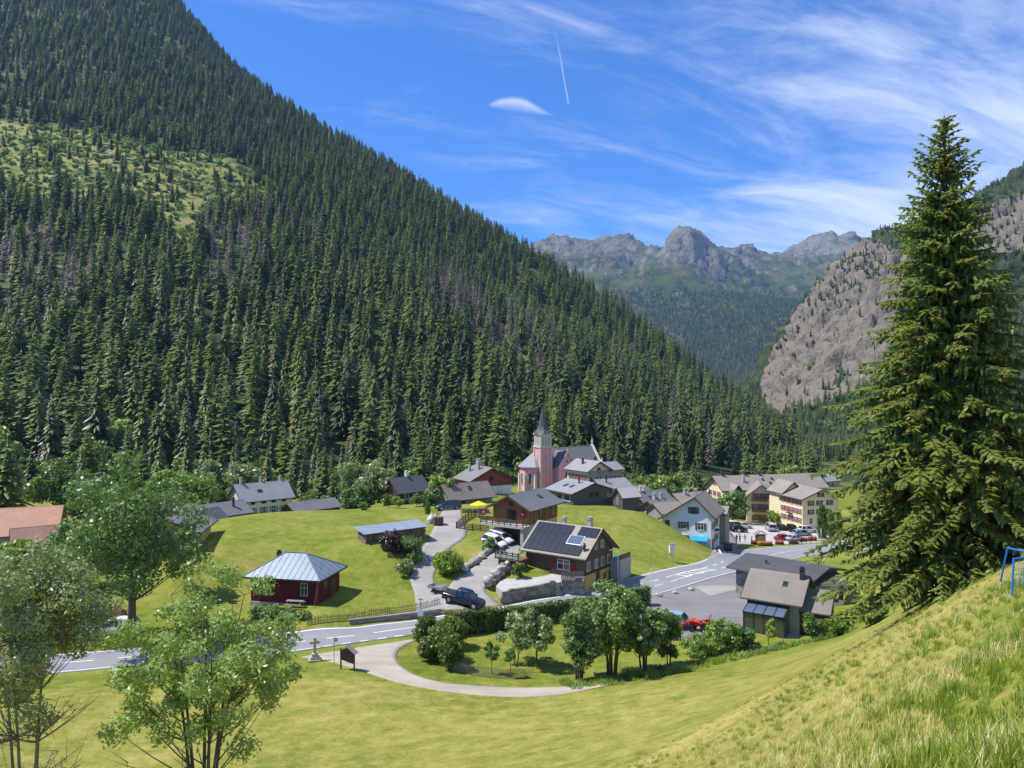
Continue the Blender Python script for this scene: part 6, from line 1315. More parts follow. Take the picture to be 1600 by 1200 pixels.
# ------------------------------------------------------------------ street furniture and small things
def thing(name, label, cat, p, rz=0.0, group=None): return tag(empty(name, p, rz), label, cat, group)
def ground_z(p, dz=0.0): return Vector((p[0], p[1], Hs(p[0], p[1])+dz))
def lamp(label, px, d, hgt, arm=.9, ang=0.0):
    p = at(px, d); e = thing('street_lamp', label, 'street lamp', p, ang); MB().tube([(0, 0, -.3), (0, 0, hgt*.6), (0, 0, hgt)], [.07, .055, .045], 8).build('pole', M_METAL, e, smooth=True)
    MB().tube([(0, 0, hgt-.05), (-arm, 0, hgt+.08)], .03, 6).build('arm', M_METAL, e); MB().box(-arm-.55, -arm+.05, -.13, .13, hgt+.02, hgt+.12).build('lamp_head', M_METAL, e, bevel=.03)
def rail_fence(name, label, pts, hgt=1.0, step=1.6, mt=M_TIMBM, rails=3, post=.12):
    P = [Vector(p) for p in pts]; e = thing(name, label, 'fence', P[0])
    for a, b in zip(P[:-1], P[1:]):
        n = max(1, round((b-a).length/step)); prev = None
        for i in range(n+1):
            q = a+(b-a)*(i/n); q = ground_z(q)-P[0]; MB().box(q.x-post/2, q.x+post/2, q.y-post/2, q.y+post/2, q.z-.2, q.z+hgt+.1).build('post', mt, e)
            if prev is not None:
                for k in range(rails): zz = Vector((0, 0, hgt*(k+1)/rails-.1)); MB().bar(prev+zz, q+zz, .05, .14).build('rail', mt, e)
            prev = q
    return e
def build_furniture():
    lamp('street lamp on tall grey pole beside the solar house gable', 966, 104.5, 5.4, .7, .2); lamp('street lamp rising behind the workshop roof near the car park', 1283, 128, 6.0, .3, 1.2)
    e = thing('flag_pole', 'thin white pole at the corner of the garage forecourt', 'pole', at(1018, 101)); MB().tube([(0, 0, -.3), (0, 0, 3.9)], .075, 8).build('lower_pole', M_TRIMW, e); MB().tube([(0, 0, 3.9), (0, 0, 6.7)], .03, 6).build('upper_pole', M_METAL, e)
    e = thing('equipment_box', 'white box on a post at the foot of the green mound', 'box', at(1050, 120.5)); MB().tube([(0, 0, -.3), (0, 0, 1.5)], .07, 8).build('post', M_METAL, e); MB().box(-.42, .42, -.35, .35, 1.5, 2.85).build('cabinet', M_TRIMW, e, bevel=.03); MB().box(-.48, .48, -.42, .42, 2.86, 2.94).build('lid', M_METAL, e)
    e = thing('thin_post', 'slim grey post beside the white box at the mound', 'post', at(1040, 121)); MB().tube([(0, 0, -.3), (0, 0, 2.6)], .04, 6).build('pole', M_METAL, e)
    # bus stop at the lane mouth
    e = thing('bus_stop', 'small bus stop pole with white timetable board by the roadside wall', 'sign', on(657, 969)); MB().tube([(0, 0, -.3), (0, 0, 2.4)], .045, 8).build('pole', M_METAL, e); MB().box(-.35, .35, -.05, .05, .35, 1.15).build('board', M_TRIMW, e); MB().box(-.28, .28, -.06, .06, 2.35, 2.5).build('top_plate', M_METAL, e)
    e = thing('signpost', 'grey signpost with small red and white disc next to the information board', 'sign', on(522, 1036)); MB().tube([(0, 0, -.3), (0, 0, 2.5)], .04, 8).build('pole', M_METAL, e)
    o = MB().lathe([(.2, 0), (.2, .03)], 14).build('red_disc', mat('sign_red', (.55, .03, .03), .5), e); o.rotation_euler = (math.pi/2, 0, 0); o.location = (.18, -.04, 2.25); MB().box(-.14, .14, -.05, -.035, 2.2, 2.3).build('white_bar', M_TRIMW, e).location = (.18, -.03, 0)
    e = thing('delineator', 'thin grey marker pole beside the road left of the stone cross', 'pole', on(443, 1030)); MB().tube([(0, 0, -.3), (0, 0, 2.6)], .035, 6).build('pole', M_METAL, e)
    # wayside cross
    e = thing('stone_cross', 'grey stone wayside cross on a stepped base at the road junction', 'cross', on(492, 1033), .25); ST = mat('cross_stone', rough=.9, fn=weathered((.40, .36, .30), .25, 3, .3)); b = MB().box(-.62, .62, -.5, .5, -.3, .18).box(-.45, .45, -.36, .36, .18, .42).box(-.3, .3, -.26, .26, .42, .72); b.build('base', ST, e, bevel=.02); MB().box(-.13, .13, -.12, .12, .72, 2.3).build('shaft', ST, e, bevel=.02); MB().box(-.5, .5, -.10, .10, 1.68, 1.94).build('cross_arm', ST, e, bevel=.02)
    # information board with shingled gable roof, leaning posts
    e = thing('information_board', 'dark wooden information board with small shingle roof beside the gravel lane', 'board', on(543, 1047), R(-22))
    for x in (-.75, .75): MB().bar((x, 0, -.3), (x, 0, 1.95 if x < 0 else 1.7), .11).build('post', M_TIMB, e)
    MB().prism([(-.7, -.03, .85), (.7, -.03, .6), (.7, -.03, 1.55), (0, -.03, 2.1), (-.7, -.03, 1.75)], (0, .06, 0)).build('panel', M_TIMB, e)
    for s in (-1, 1):
        for i in range(5): t = i/5; a = Vector((s*1.0*(1-t)+s*.02, -.3, 1.62+.62*t)); MB().hexa([(a.x, -.32, a.z), (a.x, .34, a.z), (a.x-s*.24, .34, a.z+.15), (a.x-s*.24, -.32, a.z+.15), (a.x, -.32, a.z+.03), (a.x, .34, a.z+.03), (a.x-s*.24, .34, a.z+.17), (a.x-s*.24, -.32, a.z+.17)]).build('shingle', M_TIMBG, e)
    # picnic bench in front of the pavilion
    e = thing('picnic_bench', 'pale wooden picnic table with bench standing before the red pavilion', 'bench', on(461, 949), -.18); MB().box(-1.1, 1.1, -.35, .35, .7, .76).build('table_top', M_TIMBG, e)
    for y in (-.75, .75): MB().box(-1.1, 1.1, y-.14, y+.14, .42, .47).build('seat', M_TIMBG, e)
    for x in (-.8, .8): MB().bar((x, -.8, 0), (x, -.2, .7), .07).bar((x, .8, 0), (x, .2, .7), .07).bar((x, -.8, .4), (x, .8, .4), .06).build('trestle', M_TIMBG, e)
    e = thing('stay_pole', 'slim pale pole leaning against the corner of the red pavilion', 'pole', on(490, 949)); MB().tube([(0, 0, -.2), (.75, .9, 5.2)], .03, 6).build('pole', M_TIMBG, e)
    # wattle fence above the roadside wall
    e = thing('wattle_fence', 'brown wattle fence along the lower edge of the pavilion meadow', 'fence', hit(480, 977)); P0 = e.location.copy(); pts = [hit(480, 977), hit(545, 970), hit(610, 958), hit(688, 944)]; rg = random.Random(4); m = MB(); prev = None
    for a, b in zip(pts[:-1], pts[1:]):
        n = int((b-a).length/.16)
        for i in range(n):
            q = ground_z(a+(b-a)*(i/n))-P0; t = rg.uniform(.65, .95); m.bar(q+Vector((0, 0, -.1)), q+Vector((rg.uniform(-.08, .08), rg.uniform(-.05, .05), t)), .045)
    o = m.build('picket', mat('wattle', rough=.9, fn=weathered((.15, .11, .075), .4, 4)), e); o['kind'] = 'stuff'
    for k in (.25, .6):
        for a, b in zip(pts[:-1], pts[1:]):
            n = 8
            for i in range(n): MB().tube([ground_z(a+(b-a)*(i/n), k)-P0, ground_z(a+(b-a)*((i+1)/n), k)-P0], .035, 5).build('rail', M_TIMBG, e)
    # crossed lattice fence in front of the garden hedge
    pts = [hit(698, 1045), hit(735, 1055), hit(790, 1061), hit(830, 1060)]; e = thing('lattice_fence', 'low crossed lattice fence of grey slats at the garden edge', 'fence', pts[0]); P0 = pts[0].copy(); m = MB()
    for a, b in zip(pts[:-1], pts[1:]):
        L = (b-a).length; n = int(L/.22)
        for i in range(n):
            for s in (-1, 1):
                q0 = ground_z(a+(b-a)*(i/n))-P0; q1 = ground_z(a+(b-a)*((i+s*2.4)/n))-P0; m.bar(q0+Vector((0, s*.02, 0)), q1+Vector((0, s*.02, .95)), .05, .02, (0, 1, 0))
    o = m.build('slat', M_TIMBG, e); o['kind'] = 'stuff'
    # chalet terrace: ranch fence, parasol, raised bed
    rail_fence('ranch_fence', 'brown post and rail fence around the gravel terrace left of the wooden chalet', [hit(763, 831), hit(738, 829), hit(713, 826), hit(727, 814), hit(742, 806), hit(757, 803)], 1.05, 1.3, M_TIMBM, 4)
    p = on(748, 808); e = thing('parasol', 'bright yellow parasol open on the terrace beside the wooden chalet', 'parasol', p); MB().tube([(0, 0, 0), (0, 0, 2.75)], .03, 6).build('pole', M_TRIMW, e); MB().lathe([(.25, 0), (.25, .08)], 10).build('foot', M_CONC, e)
    n = 8; vs = [(0, 0, 2.75)]+[(1.5*math.cos(2*math.pi*i/n), 1.5*math.sin(2*math.pi*i/n), 2.15) for i in range(n)]+[(1.5*math.cos(2*math.pi*i/n), 1.5*math.sin(2*math.pi*i/n), 1.98) for i in range(n)]
    o = MB().add(vs, [(0, 1+i, 1+(i+1) % n) for i in range(n)]+[(1+i, 9+i, 9+(i+1) % n, 1+(i+1) % n) for i in range(n)]).build('canopy', mat('yellow_canvas', (.75, .66, .02), .8), e); o.modifiers.new('t', 'SOLIDIFY').thickness = .01
    e = thing('raised_bed', 'timber edged raised bed with green plants behind the parasol', 'planter', on(745, 801), .1); MB().box(-2.6, 2.2, -.5, -.42, -.2, .4).box(-2.6, 2.2, .42, .5, -.2, .4).box(-2.6, -2.52, -.42, .42, -.2, .4).box(2.12, 2.2, -.42, .42, -.2, .4).build('boards', M_TIMBG, e); rgn = np.random.default_rng(4); P = np.c_[rgn.uniform(-2.4, 2.1, 500), rgn.uniform(-.4, .4, 500), rgn.uniform(.3, .8, 500)]; link('plants', leaves_at('plants', P, np.tile([0, 0, 1.], (500, 1)), .14, rgn), e, LEAF_DARK)
    e = thing('covered_stack', 'heap under a pale grey tarpaulin at the end of the wood store', 'tarpaulin', on(676, 816)); import bmesh
    bm = bmesh.new(); bmesh.ops.create_icosphere(bm, subdivisions=3, radius=1.0)
    for v in bm.verts: f = 1+.28*mnoise.noise(v.co*2.1); v.co = Vector((v.co.x*1.0*f, v.co.y*1.1*f, max(-.2, v.co.z*f*1.2+.2)))
    me = bpy.data.meshes.new('tarpaulin'); bm.to_mesh(me); bm.free(); link('tarpaulin', me, e, mat('grey_tarp', rough=.5, fn=weathered((.42, .43, .45), .3, 2, .4)))
    h = House('board_box', 'square wooden crate beside the tarpaulin at the lane edge', 'crate', (679, 126), (693, 126.5), Hs(*at(686, 126)[:2])-.1); h.put(MB().box(0, h.w, 0, 1.3, 0, 1.45), 'crate_body', M_WOODB); h.put(MB().box(-.05, h.w+.05, -.05, 1.35, 1.45, 1.52), 'crate_lid', M_TIMBM)
    rail_fence('plank_fence', 'weathered plank fence at the right end of the green mound', [hit(966, 793)+Vector((0, 2, 0)), hit(985, 796), hit(1010, 801), hit(1030, 812)], .9, 1.4, M_TIMBG, 3)
    for i, (px, py, w_) in enumerate(((1031, 932, 'nearest to the white pole'), (1055, 928, 'in the middle of the three on the edge'), (1080, 923, 'farthest from the white pole'))):
        e = thing('marker_stone', 'small squat stone at the forecourt edge, '+w_, 'stone', on(px, py), 0, 'stones along the forecourt edge'); o = link('stone', stone_mesh('boulder', i), e, M_BOULD); o.scale = (.8, .6, .6); o.location.z = .15
    e = thing('rock', 'pale rock lying in the grass at the roadside on the left', 'rock', on(181, 1050)); o = link('stone', stone_mesh('boulder', 5), e, M_BOULD); o.scale = (1.2, .8, .7)
    # kiosk and flowers at the car park
    e = thing('kiosk', 'little shingle roofed notice kiosk at the front of the car park', 'kiosk', on(1188, 849), .1); MB().box(-1.0, 1.0, -.5, .5, 0, 1.9).build('case', M_WOODB, e); MB().prism([(-1.4, -.8, 1.85), (0, -.8, 2.7), (1.4, -.8, 1.85), (1.4, -.8, 1.97), (0, -.8, 2.83), (-1.4, -.8, 1.97)], (0, 1.6, 0)).build('roof', M_TIMBG, e); MB().box(-.8, .8, -.56, -.51, .8, 1.7).build('notice_panel', mat('poster', rough=.6, fn=weathered((.45, .25, .18), .5, 3)), e)
    FL = {'red': foliage_mat('red_flowers', [(.25, .02, .02), (.55, .04, .03), (.7, .1, .06)], .2, 3), 'orange': foliage_mat('orange_flowers', [(.5, .15, .01), (.75, .35, .02), (.8, .5, .04)], .2, 3)}
    for i, (px, py, c, lb) in enumerate(((1180, 851, 'red', 'bed of red flowers left of the notice kiosk'), (1190, 853, 'orange', 'bed of orange flowers before the notice kiosk'), (1200, 853, 'red', 'bed of red flowers right of the notice kiosk'), (1218, 851, 'red', 'round clump of dark red flowers before the red car'), (1240, 850, 'red', 'red flowers in the first planter of the car park rail'), (1255, 846, 'orange', 'orange flowers in the middle planter of the car park rail'), (1269, 845, 'red', 'red flowers in the last planter of the car park rail'))):
        e = thing('flower_planter', lb, 'flowers', on(px, py), 0, 'flower beds along the car park'); MB().box(-.9, .9, -.35, .35, -.1, .35).build('trough', M_TIMB, e); n = 260; P = np.c_[rgn.uniform(-.9, .9, n), rgn.uniform(-.4, .4, n), rgn.uniform(.35, .95, n)]; link('blossoms', leaves_at('blossoms', P, np.tile([0, 0, 1.], (n, 1)), .12, rgn), e, FL[c]); link('leaves', leaves_at('leaves', P[:120]-np.array([0, 0, .12]), np.tile([0, 0, 1.], (120, 1)), .12, rgn), e, LEAF_DARK)
    rail_fence('car_park_rail', 'dark rail between the car park and the main road with flower planters', [hit(1233, 852), hit(1252, 849), hit(1275, 847), hit(1300, 845)], .9, 1.5, M_TIMB, 2)
    rail_fence('terrace_rail', 'pale rail fence in front of the hotel terrace behind the cars', [hit(1168, 822), hit(1195, 821), hit(1225, 826), hit(1250, 830)], .9, 2.0, M_TIMBG, 2)
    for i, (px, py, lb) in enumerate(((1134, 829, 'orange and white barrier at the left corner of the car park'), (1139, 834, 'second orange barrier closer to the people'))):
        e = thing('barrier', lb, 'barrier', on(px, py), .3+i, 'barriers at the car park'); [MB().box(-1.0+j*.5, -.52+j*.5, -.03, .03, .55, .95).build('stripe_board', mat('barrier_orange', (.7, .12, .02), .6) if j % 2 == 0 else M_TRIMW, e) for j in range(4)]; [MB().bar((x, -.3, 0), (x, 0, .9), .05).bar((x, .3, 0), (x, 0, .9), .05).build('trestle', M_TRIMW, e) for x in (-.9, .9)]
    # right edge: log pile, tank and blue frame
    e = thing('log_pile', 'small pile of sawn logs beside the lane on the far right', 'logs', at(1558, 74), .2); r = random.Random(6)
    for k in range(3):
        for i in range(5-k): o = MB().tube([(-1.3, -.9+i*.42+k*.2, .22+k*.36), (1.3, -.9+i*.42+k*.2+r.uniform(-.05, .05), .22+k*.36)], r.uniform(.17, .22), 8).build('log', mat('log_wood', rough=.9, fn=weathered((.24, .17, .11), .4, 3)), e)
    e = thing('green_tank', 'upright pale green rounded tank beside the log pile', 'tank', at(1575, 76)); MB().lathe([(.55, 0), (.6, .1), (.6, 1.3), (.5, 1.55), (.2, 1.65)], 14).build('shell', mat('tank_green', (.16, .36, .24), .5), e, smooth=True); MB().lathe([(.18, 1.65), (.18, 1.75)], 10).build('cap', M_PLAST, e)
    p = Vector((13.25, 19.9, 0)); p.z = Hs(p.x, p.y); e = thing('climbing_frame', 'blue metal frame with crossed bars at the far right edge of the meadow', 'frame', p, .35); BL = mat('blue_paint', (.02, .16, .60), .4); BN = mat('pale_blue_net', (.18, .36, .72), .7)
    for a, b in (((-.42, 0, -.2), (-.28, .05, .78)), ((.75, 0, -.2), (.62, .05, .8)), ((-.3, .05, .75), (.64, .05, .78)), ((.75, 1.2, -.2), (.62, .9, .8)), ((.62, .05, .8), (.62, .9, .8))): MB().tube([a, b], .024, 8).build('tube', BL, e)
    for i in range(6): MB().tube([(-.36+i*.18, .02, .0), (-.24+i*.15, .05, .76)], .006, 5).build('cord', BN, e)
    for k in range(5): MB().tube([(-.4+k*.02, .02, .1+k*.13), (.72-k*.02, .02, .1+k*.135)], .006, 5).build('cord', BN, e)
build_furniture()
# ------------------------------------------------------------------ broad-leaved trees
def bez(a, b, c, n=5):
    return [a*(1-t)**2+b*2*t*(1-t)+c*t*t for t in [i/n for i in range(n+1)]]
def broadleaf(name, label, base, hgt, rad, lo, ncl, nleaf, leaf, mt, seed, stems=1, bark=None, rc=(.30, .46), aspect=.6, shell=(.35, .95), squash=.8, trunk_r=None, twigs=2, group=None, cat='tree', lean=(0, 0), top_pow=1.0, bare=0):
    rg = np.random.default_rng(seed); base = Vector(base); e = tag(empty(name, base), label, cat, group); bark = bark or BARK
    cz = (lo+hgt)/2; rz = (hgt-lo)/2; C = []; tries = 0
    while len(C) < ncl and tries < 4000:
        tries += 1; d = rg.normal(size=3); d /= np.linalg.norm(d); q = rg.uniform(*shell); tz = d[2]*q
        taper = (1-max(tz, 0)**2*.35*top_pow); p = np.array([d[0]*rad*q*taper+lean[0]*(tz+1)/2, d[1]*rad*q*taper+lean[1]*(tz+1)/2, cz+tz*rz]); r = rad*rg.uniform(*rc)*(1-.25*max(tz, 0))
        if all(np.linalg.norm(p-c[:3]) > .55*(r+c[3])*.8 for c in C): C.append(np.r_[p, r])
    C = np.array(C); m = MB(); tr = trunk_r or hgt*.022; S = []
    for s in range(stems):
        a = 2*math.pi*s/stems+seed; off = Vector((math.cos(a), math.sin(a), 0))*(0 if stems == 1 else tr*1.6); spread = 0.08 if stems == 1 else .42
        top = Vector((math.cos(a)*rad*spread+lean[0]*.8, math.sin(a)*rad*spread+lean[1]*.8, lo+(hgt-lo)*rg.uniform(.6, .82)))
        pts = bez(off+Vector((0, 0, -.5)), off*1.5+Vector((rg.uniform(-.3, .3), rg.uniform(-.3, .3), hgt*.4)), top, 7); k = tr if stems == 1 else tr*.62
        m.tube(pts, [k*(1.25-1.1*i/7) for i in range(8)], 7); S.append(pts)
    for c in C:
        tgt = Vector(c[:3]); st = min(S, key=lambda P: min((q-tgt).length for q in P)); zt = c[2]-.55*math.hypot(c[0], c[1])-.2*hgt*rg.random()*.4
        q = min(st[1:], key=lambda v: abs(v.z-max(zt, lo*.55))); rr = tr*.28*max(.35, 1-(q.z/hgt)*.7)
        m.tube(bez(q, q*.45+tgt*.55+Vector((0, 0, -.08*(tgt-q).length)), tgt, 4), [rr, rr*.8, rr*.6, rr*.42, rr*.2], 5)
        for k in range(twigs):
            d = Vector(rg.normal(size=3)); d.z = abs(d.z)*.6; d.normalize(); m.tube([tgt, tgt+d*c[3]*.55, tgt+d*c[3]*.95], [rr*.32, rr*.22, rr*.08], 4)
    for k in range(bare):                      # bare lower branches
        a = rg.uniform(0, 6.28); z = lo*rg.uniform(.25, 1.0); st = S[k % len(S)]; q = min(st, key=lambda v: abs(v.z-z)); L = rad*rg.uniform(.4, .9); en = q+Vector((math.cos(a)*L, math.sin(a)*L, L*rg.uniform(.2, .8)))
        m.tube(bez(q, q*.5+en*.5-Vector((0, 0, .1*L)), en, 4), [tr*.26, tr*.2, tr*.15, tr*.1, tr*.04], 4)
        for j in range(3): s0 = q+(en-q)*rg.uniform(.3, .9); m.tube([s0, s0+Vector(rg.normal(size=3))*L*.25], [tr*.1, tr*.03], 4)
    m.build('trunk', bark, e, smooth=True)
    w = C[:, 3]**2; pick = rg.choice(len(C), nleaf, p=w/w.sum()); d = rg.normal(size=(nleaf, 3)); d /= np.linalg.norm(d, axis=1)[:, None]
    q = rg.uniform(.12, 1.0, nleaf)**.42; P = C[pick, :3]+d*(C[pick, 3]*q)[:, None]*np.array([1, 1, squash]); P += rg.normal(size=P.shape)*leaf*.6
    link('crown', leaves_at('crown', P, d, leaf, rg, aspect), e, mt)
    return e
def rows_h(d, base_row, top_row): return (base_row-top_row)*d/F
def tree_at(name, label, px, d, top_row, rpx, lo_row=None, **k):
    """a tree rooted in the ground at column px and distance d, its top on the given row of the photograph"""
    b = at(px, d, -.1); top = (600-top_row)*d/F; hgt = top-b.z; lo = hgt*.3 if lo_row is None else max(.2, (600-lo_row)*d/F-b.z)
    return broadleaf(name, label, b, hgt, rpx*d/F, lo, **k)
def conifer_at(name, label, px, d, top_row, me, trunk=None, cat='tree', group=None, wide=1.0, seed=0):
    b = at(px, d, -.3); top = (600-top_row)*d/F; s = (top-b.z)/20.0; e = tag(empty(name, b, seed*1.3), label, cat, group); e.scale = (s*wide, s*wide, s); link('crown', me, e); link('trunk', trunk or P_TRUNK, e); return e
def build_trees():
    T = tree_at
    # by the road, left
    T('roadside_tree', 'tall broad leafy tree beside the road on the left above the parked cars', 205, 84, 714, 112, 945, ncl=50, nleaf=14500, leaf=.22, mt=LEAF_DARK, seed=1, rc=(.20, .34), trunk_r=.42)
    T('ash_tree', 'slender many stemmed ash with bright leaves in the lower left meadow', 318, 31, 872, 150, 1180, ncl=90, nleaf=19000, leaf=.10, mt=LEAF_ASH, seed=2, stems=6, rc=(.11, .22), shell=(.35, 1.0), trunk_r=.15, top_pow=.3, aspect=.42, bark=BARK, bare=5, lean=(.3, 0))
    T('birch_tree', 'thin grey stemmed tree with bare lower branches at the left edge', 40, 27, 815, 112, 1130, ncl=64, nleaf=26000, leaf=.085, mt=LEAF_GREY, seed=3, stems=4, rc=(.2, .36), shell=(.2, 1.0), trunk_r=.12, aspect=.4, bark=BARK_GREY, bare=90, twigs=4)
    # garden in the bend of the lane
    T('maple_tree', 'tallest dark maple with several stems in the middle of the garden clump', 956, 73.5, 908, 56, 1020, ncl=36, nleaf=9000, leaf=.16, mt=LEAF_DARK, seed=4, stems=5, rc=(.22, .36), trunk_r=.2)
    T('maple_tree', 'dark maple leaning out on the lane side of the garden clump', 905, 72.5, 934, 42, 1036, ncl=30, nleaf=7500, leaf=.17, mt=LEAF_DARK, seed=104, stems=4, rc=(.24, .38), trunk_r=.15)
    T('maple_tree', 'dark maple on the forecourt side of the garden clump', 1006, 74.5, 932, 40, 1030, ncl=28, nleaf=7000, leaf=.17, mt=LEAF_DARK, seed=105, stems=4, rc=(.24, .38), trunk_r=.15)
    T('garden_tree', 'small slim tree with grey green leaves left of the maple clump', 838, 76.5, 944, 32, 1015, ncl=22, nleaf=4000, leaf=.14, mt=LEAF_GREY, seed=5, stems=2, rc=(.26, .42), trunk_r=.11)
    T('garden_tree', 'shorter grey green tree standing closest to the clipped hedge', 806, 78, 955, 27, 1015, ncl=18, nleaf=3000, leaf=.14, mt=LEAF_GREY, seed=6, stems=2, rc=(.28, .42), trunk_r=.1)
    T('sapling', 'little leafy sapling on the garden lawn behind the lattice fence', 770, 74.5, 1000, 13, 1032, ncl=9, nleaf=900, leaf=.11, mt=LEAF, seed=7, rc=(.35, .5), trunk_r=.05)
    T('sapling', 'thin young tree on the lawn between the sapling and the maple clump', 797, 73.5, 1012, 10, 1035, ncl=8, nleaf=600, leaf=.11, mt=LEAF, seed=8, rc=(.35, .5), trunk_r=.05)
    T('garden_tree', 'loose leafy tree right of the maple clump in front of the forecourt', 1046, 76, 948, 27, 1030, ncl=20, nleaf=3200, leaf=.15, mt=LEAF_DARK, seed=9, stems=3, rc=(.26, .44), trunk_r=.09)
    T('shrub', 'round green shrub in front of the red tractor', 1128, 80, 962, 27, 1030, ncl=16, nleaf=3000, leaf=.15, mt=LEAF, seed=10, stems=3, rc=(.32, .48), trunk_r=.07, cat='shrub')
    T('shrub', 'low spreading shrub left of the tractor at the lawn edge', 1093, 79, 994, 26, 1038, ncl=14, nleaf=2200, leaf=.14, mt=LEAF, seed=11, stems=3, rc=(.32, .48), trunk_r=.05, cat='shrub')
    T('shrub', 'dark low shrub between the tractor and the cottage lawn', 1163, 80.5, 985, 24, 1028, ncl=12, nleaf=2000, leaf=.14, mt=LEAF_DARK, seed=12, stems=3, rc=(.32, .48), trunk_r=.05, cat='shrub')
    T('sapling', 'slim bright green sapling on the cottage lawn before the conservatory', 1202, 82, 966, 11, 1000, ncl=9, nleaf=900, leaf=.12, mt=LEAF_LIME, seed=13, rc=(.35, .5), trunk_r=.05)
    T('shrub', 'leafy bush before the cottage door right of the conservatory', 1271, 82, 958, 21, 1012, ncl=14, nleaf=2400, leaf=.13, mt=LEAF, seed=14, stems=3, rc=(.32, .46), trunk_r=.06, cat='shrub')
    T('shrub', 'bright yellow green bush at the right end of the cottage', 1307, 80, 968, 15, 1008, ncl=10, nleaf=1500, leaf=.13, mt=LEAF_LIME, seed=15, rc=(.35, .5), trunk_r=.05, cat='shrub')
    # lanes
    T('round_bush', 'dense rounded green bush where the two lanes part', 699, 106, 859, 25, 908, ncl=26, nleaf=6000, leaf=.17, mt=LEAF_LIME, seed=16, stems=3, rc=(.34, .46), shell=(.3, .72), cat='shrub', trunk_r=.1)
    T('purple_shrub', 'dark purple leaved shrub at the end of the wood store', 614, 109.5, 829, 22, 868, ncl=16, nleaf=2800, leaf=.17, mt=LEAF_PURPLE, seed=17, rc=(.34, .48), cat='shrub')
    T('shrub', 'green shrub between the purple shrub and the lane', 643, 110, 838, 22, 878, ncl=16, nleaf=2600, leaf=.17, mt=LEAF_DARK, seed=18, rc=(.34, .48), cat='shrub'); T('shrub', 'low pale shrub on the lane bank below the purple shrub', 632, 105.5, 872, 16, 906, ncl=12, nleaf=1600, leaf=.15, mt=LEAF_GREY, seed=19, rc=(.36, .5), cat='shrub')
    T('shrub', 'small bush clinging to the lane edge above the pickup truck', 646, 108, 866, 13, 890, ncl=10, nleaf=1200, leaf=.15, mt=LEAF, seed=20, rc=(.36, .5), cat='shrub'); T('shrub', 'leafy bush on the grassy island beside the white cars', 764, 115, 838, 12, 868, ncl=10, nleaf=1300, leaf=.15, mt=LEAF_DARK, seed=21, rc=(.36, .5), cat='shrub')
    T('shrub', 'small bush below the green railed deck of the solar house', 808, 104.5, 876, 11, 900, ncl=9, nleaf=1100, leaf=.14, mt=LEAF, seed=22, rc=(.36, .5), cat='shrub')
    # behind the hill and around the village
    T('willow_tree', 'wide grey green willow left of the dark brown house', 572, 164, 712, 44, 795, ncl=34, nleaf=7000, leaf=.36, mt=LEAF_GREY, seed=23, rc=(.24, .4)); T('leafy_tree', 'darker tree at the foot of the willow beside the lawn', 556, 160, 760, 26, 800, ncl=18, nleaf=3000, leaf=.32, mt=LEAF_DARK, seed=24, rc=(.3, .44))
    T('leafy_tree', 'round bright leafy tree left of the low grey barns', 300, 176, 738, 44, 812, ncl=24, nleaf=5000, leaf=.40, mt=LEAF, seed=25, rc=(.3, .44)); T('leafy_tree', 'leafy tree rising behind the pale green house roof', 385, 205, 716, 32, 790, ncl=22, nleaf=4000, leaf=.42, mt=LEAF_GREY, seed=26, rc=(.3, .44))
    T('leafy_tree', 'tall grey green tree behind the low barns', 330, 210, 708, 26, 780, ncl=18, nleaf=3400, leaf=.42, mt=LEAF_GREY, seed=27, rc=(.3, .44)); T('leafy_tree', 'leafy tree behind the rusty orange roofs', 95, 170, 716, 40, 800, ncl=22, nleaf=4600, leaf=.40, mt=LEAF, seed=28, rc=(.3, .44)); T('leafy_tree', 'dark leafy tree between orange roofs and roadside tree', 140, 165, 745, 34, 820, ncl=20, nleaf=4000, leaf=.40, mt=LEAF_DARK, seed=29, rc=(.3, .44)); T('leafy_tree', 'leafy tree peeping over the ochre house roof', 262, 180, 725, 30, 800, ncl=18, nleaf=3400, leaf=.40, mt=LEAF, seed=30, rc=(.3, .44))
    T('leafy_tree', 'small tree behind the roadside tree near the ochre house gable', 290, 98, 815, 26, 900, ncl=18, nleaf=3400, leaf=.24, mt=LEAF_DARK, seed=31, rc=(.3, .44)); T('leafy_tree', 'dark tree filling the gap behind the parked white car', 110, 100, 812, 44, 940, ncl=26, nleaf=6000, leaf=.26, mt=LEAF_DARK, seed=32, rc=(.28, .42)); T('leafy_tree', 'tree at the far left below the rusty shed', 20, 96, 838, 46, 960, ncl=26, nleaf=6000, leaf=.26, mt=LEAF, seed=33, rc=(.28, .42))
    T('leafy_tree', 'dark rounded tree in front of the hotel beside the car park', 1145, 200, 767, 23, 812, ncl=24, nleaf=5000, leaf=.32, mt=LEAF_DARK, seed=34, rc=(.32, .46)); T('leafy_tree', 'light green leafy tree in front of the hotel balconies', 1208, 201, 796, 8, 818, ncl=10, nleaf=1400, leaf=.26, mt=LEAF_LIME, seed=35, rc=(.4, .55), cat='shrub')
    T('bush', 'green bush between the brown house and the lane', 690, 160, 742, 20, 775, ncl=16, nleaf=2600, leaf=.3, mt=LEAF, seed=36, rc=(.34, .48), cat='shrub'); T('bush', 'dark bush left of the low brown roofed house', 676, 152, 758, 16, 792, ncl=14, nleaf=2200, leaf=.28, mt=LEAF_DARK, seed=37, rc=(.34, .48), cat='shrub')
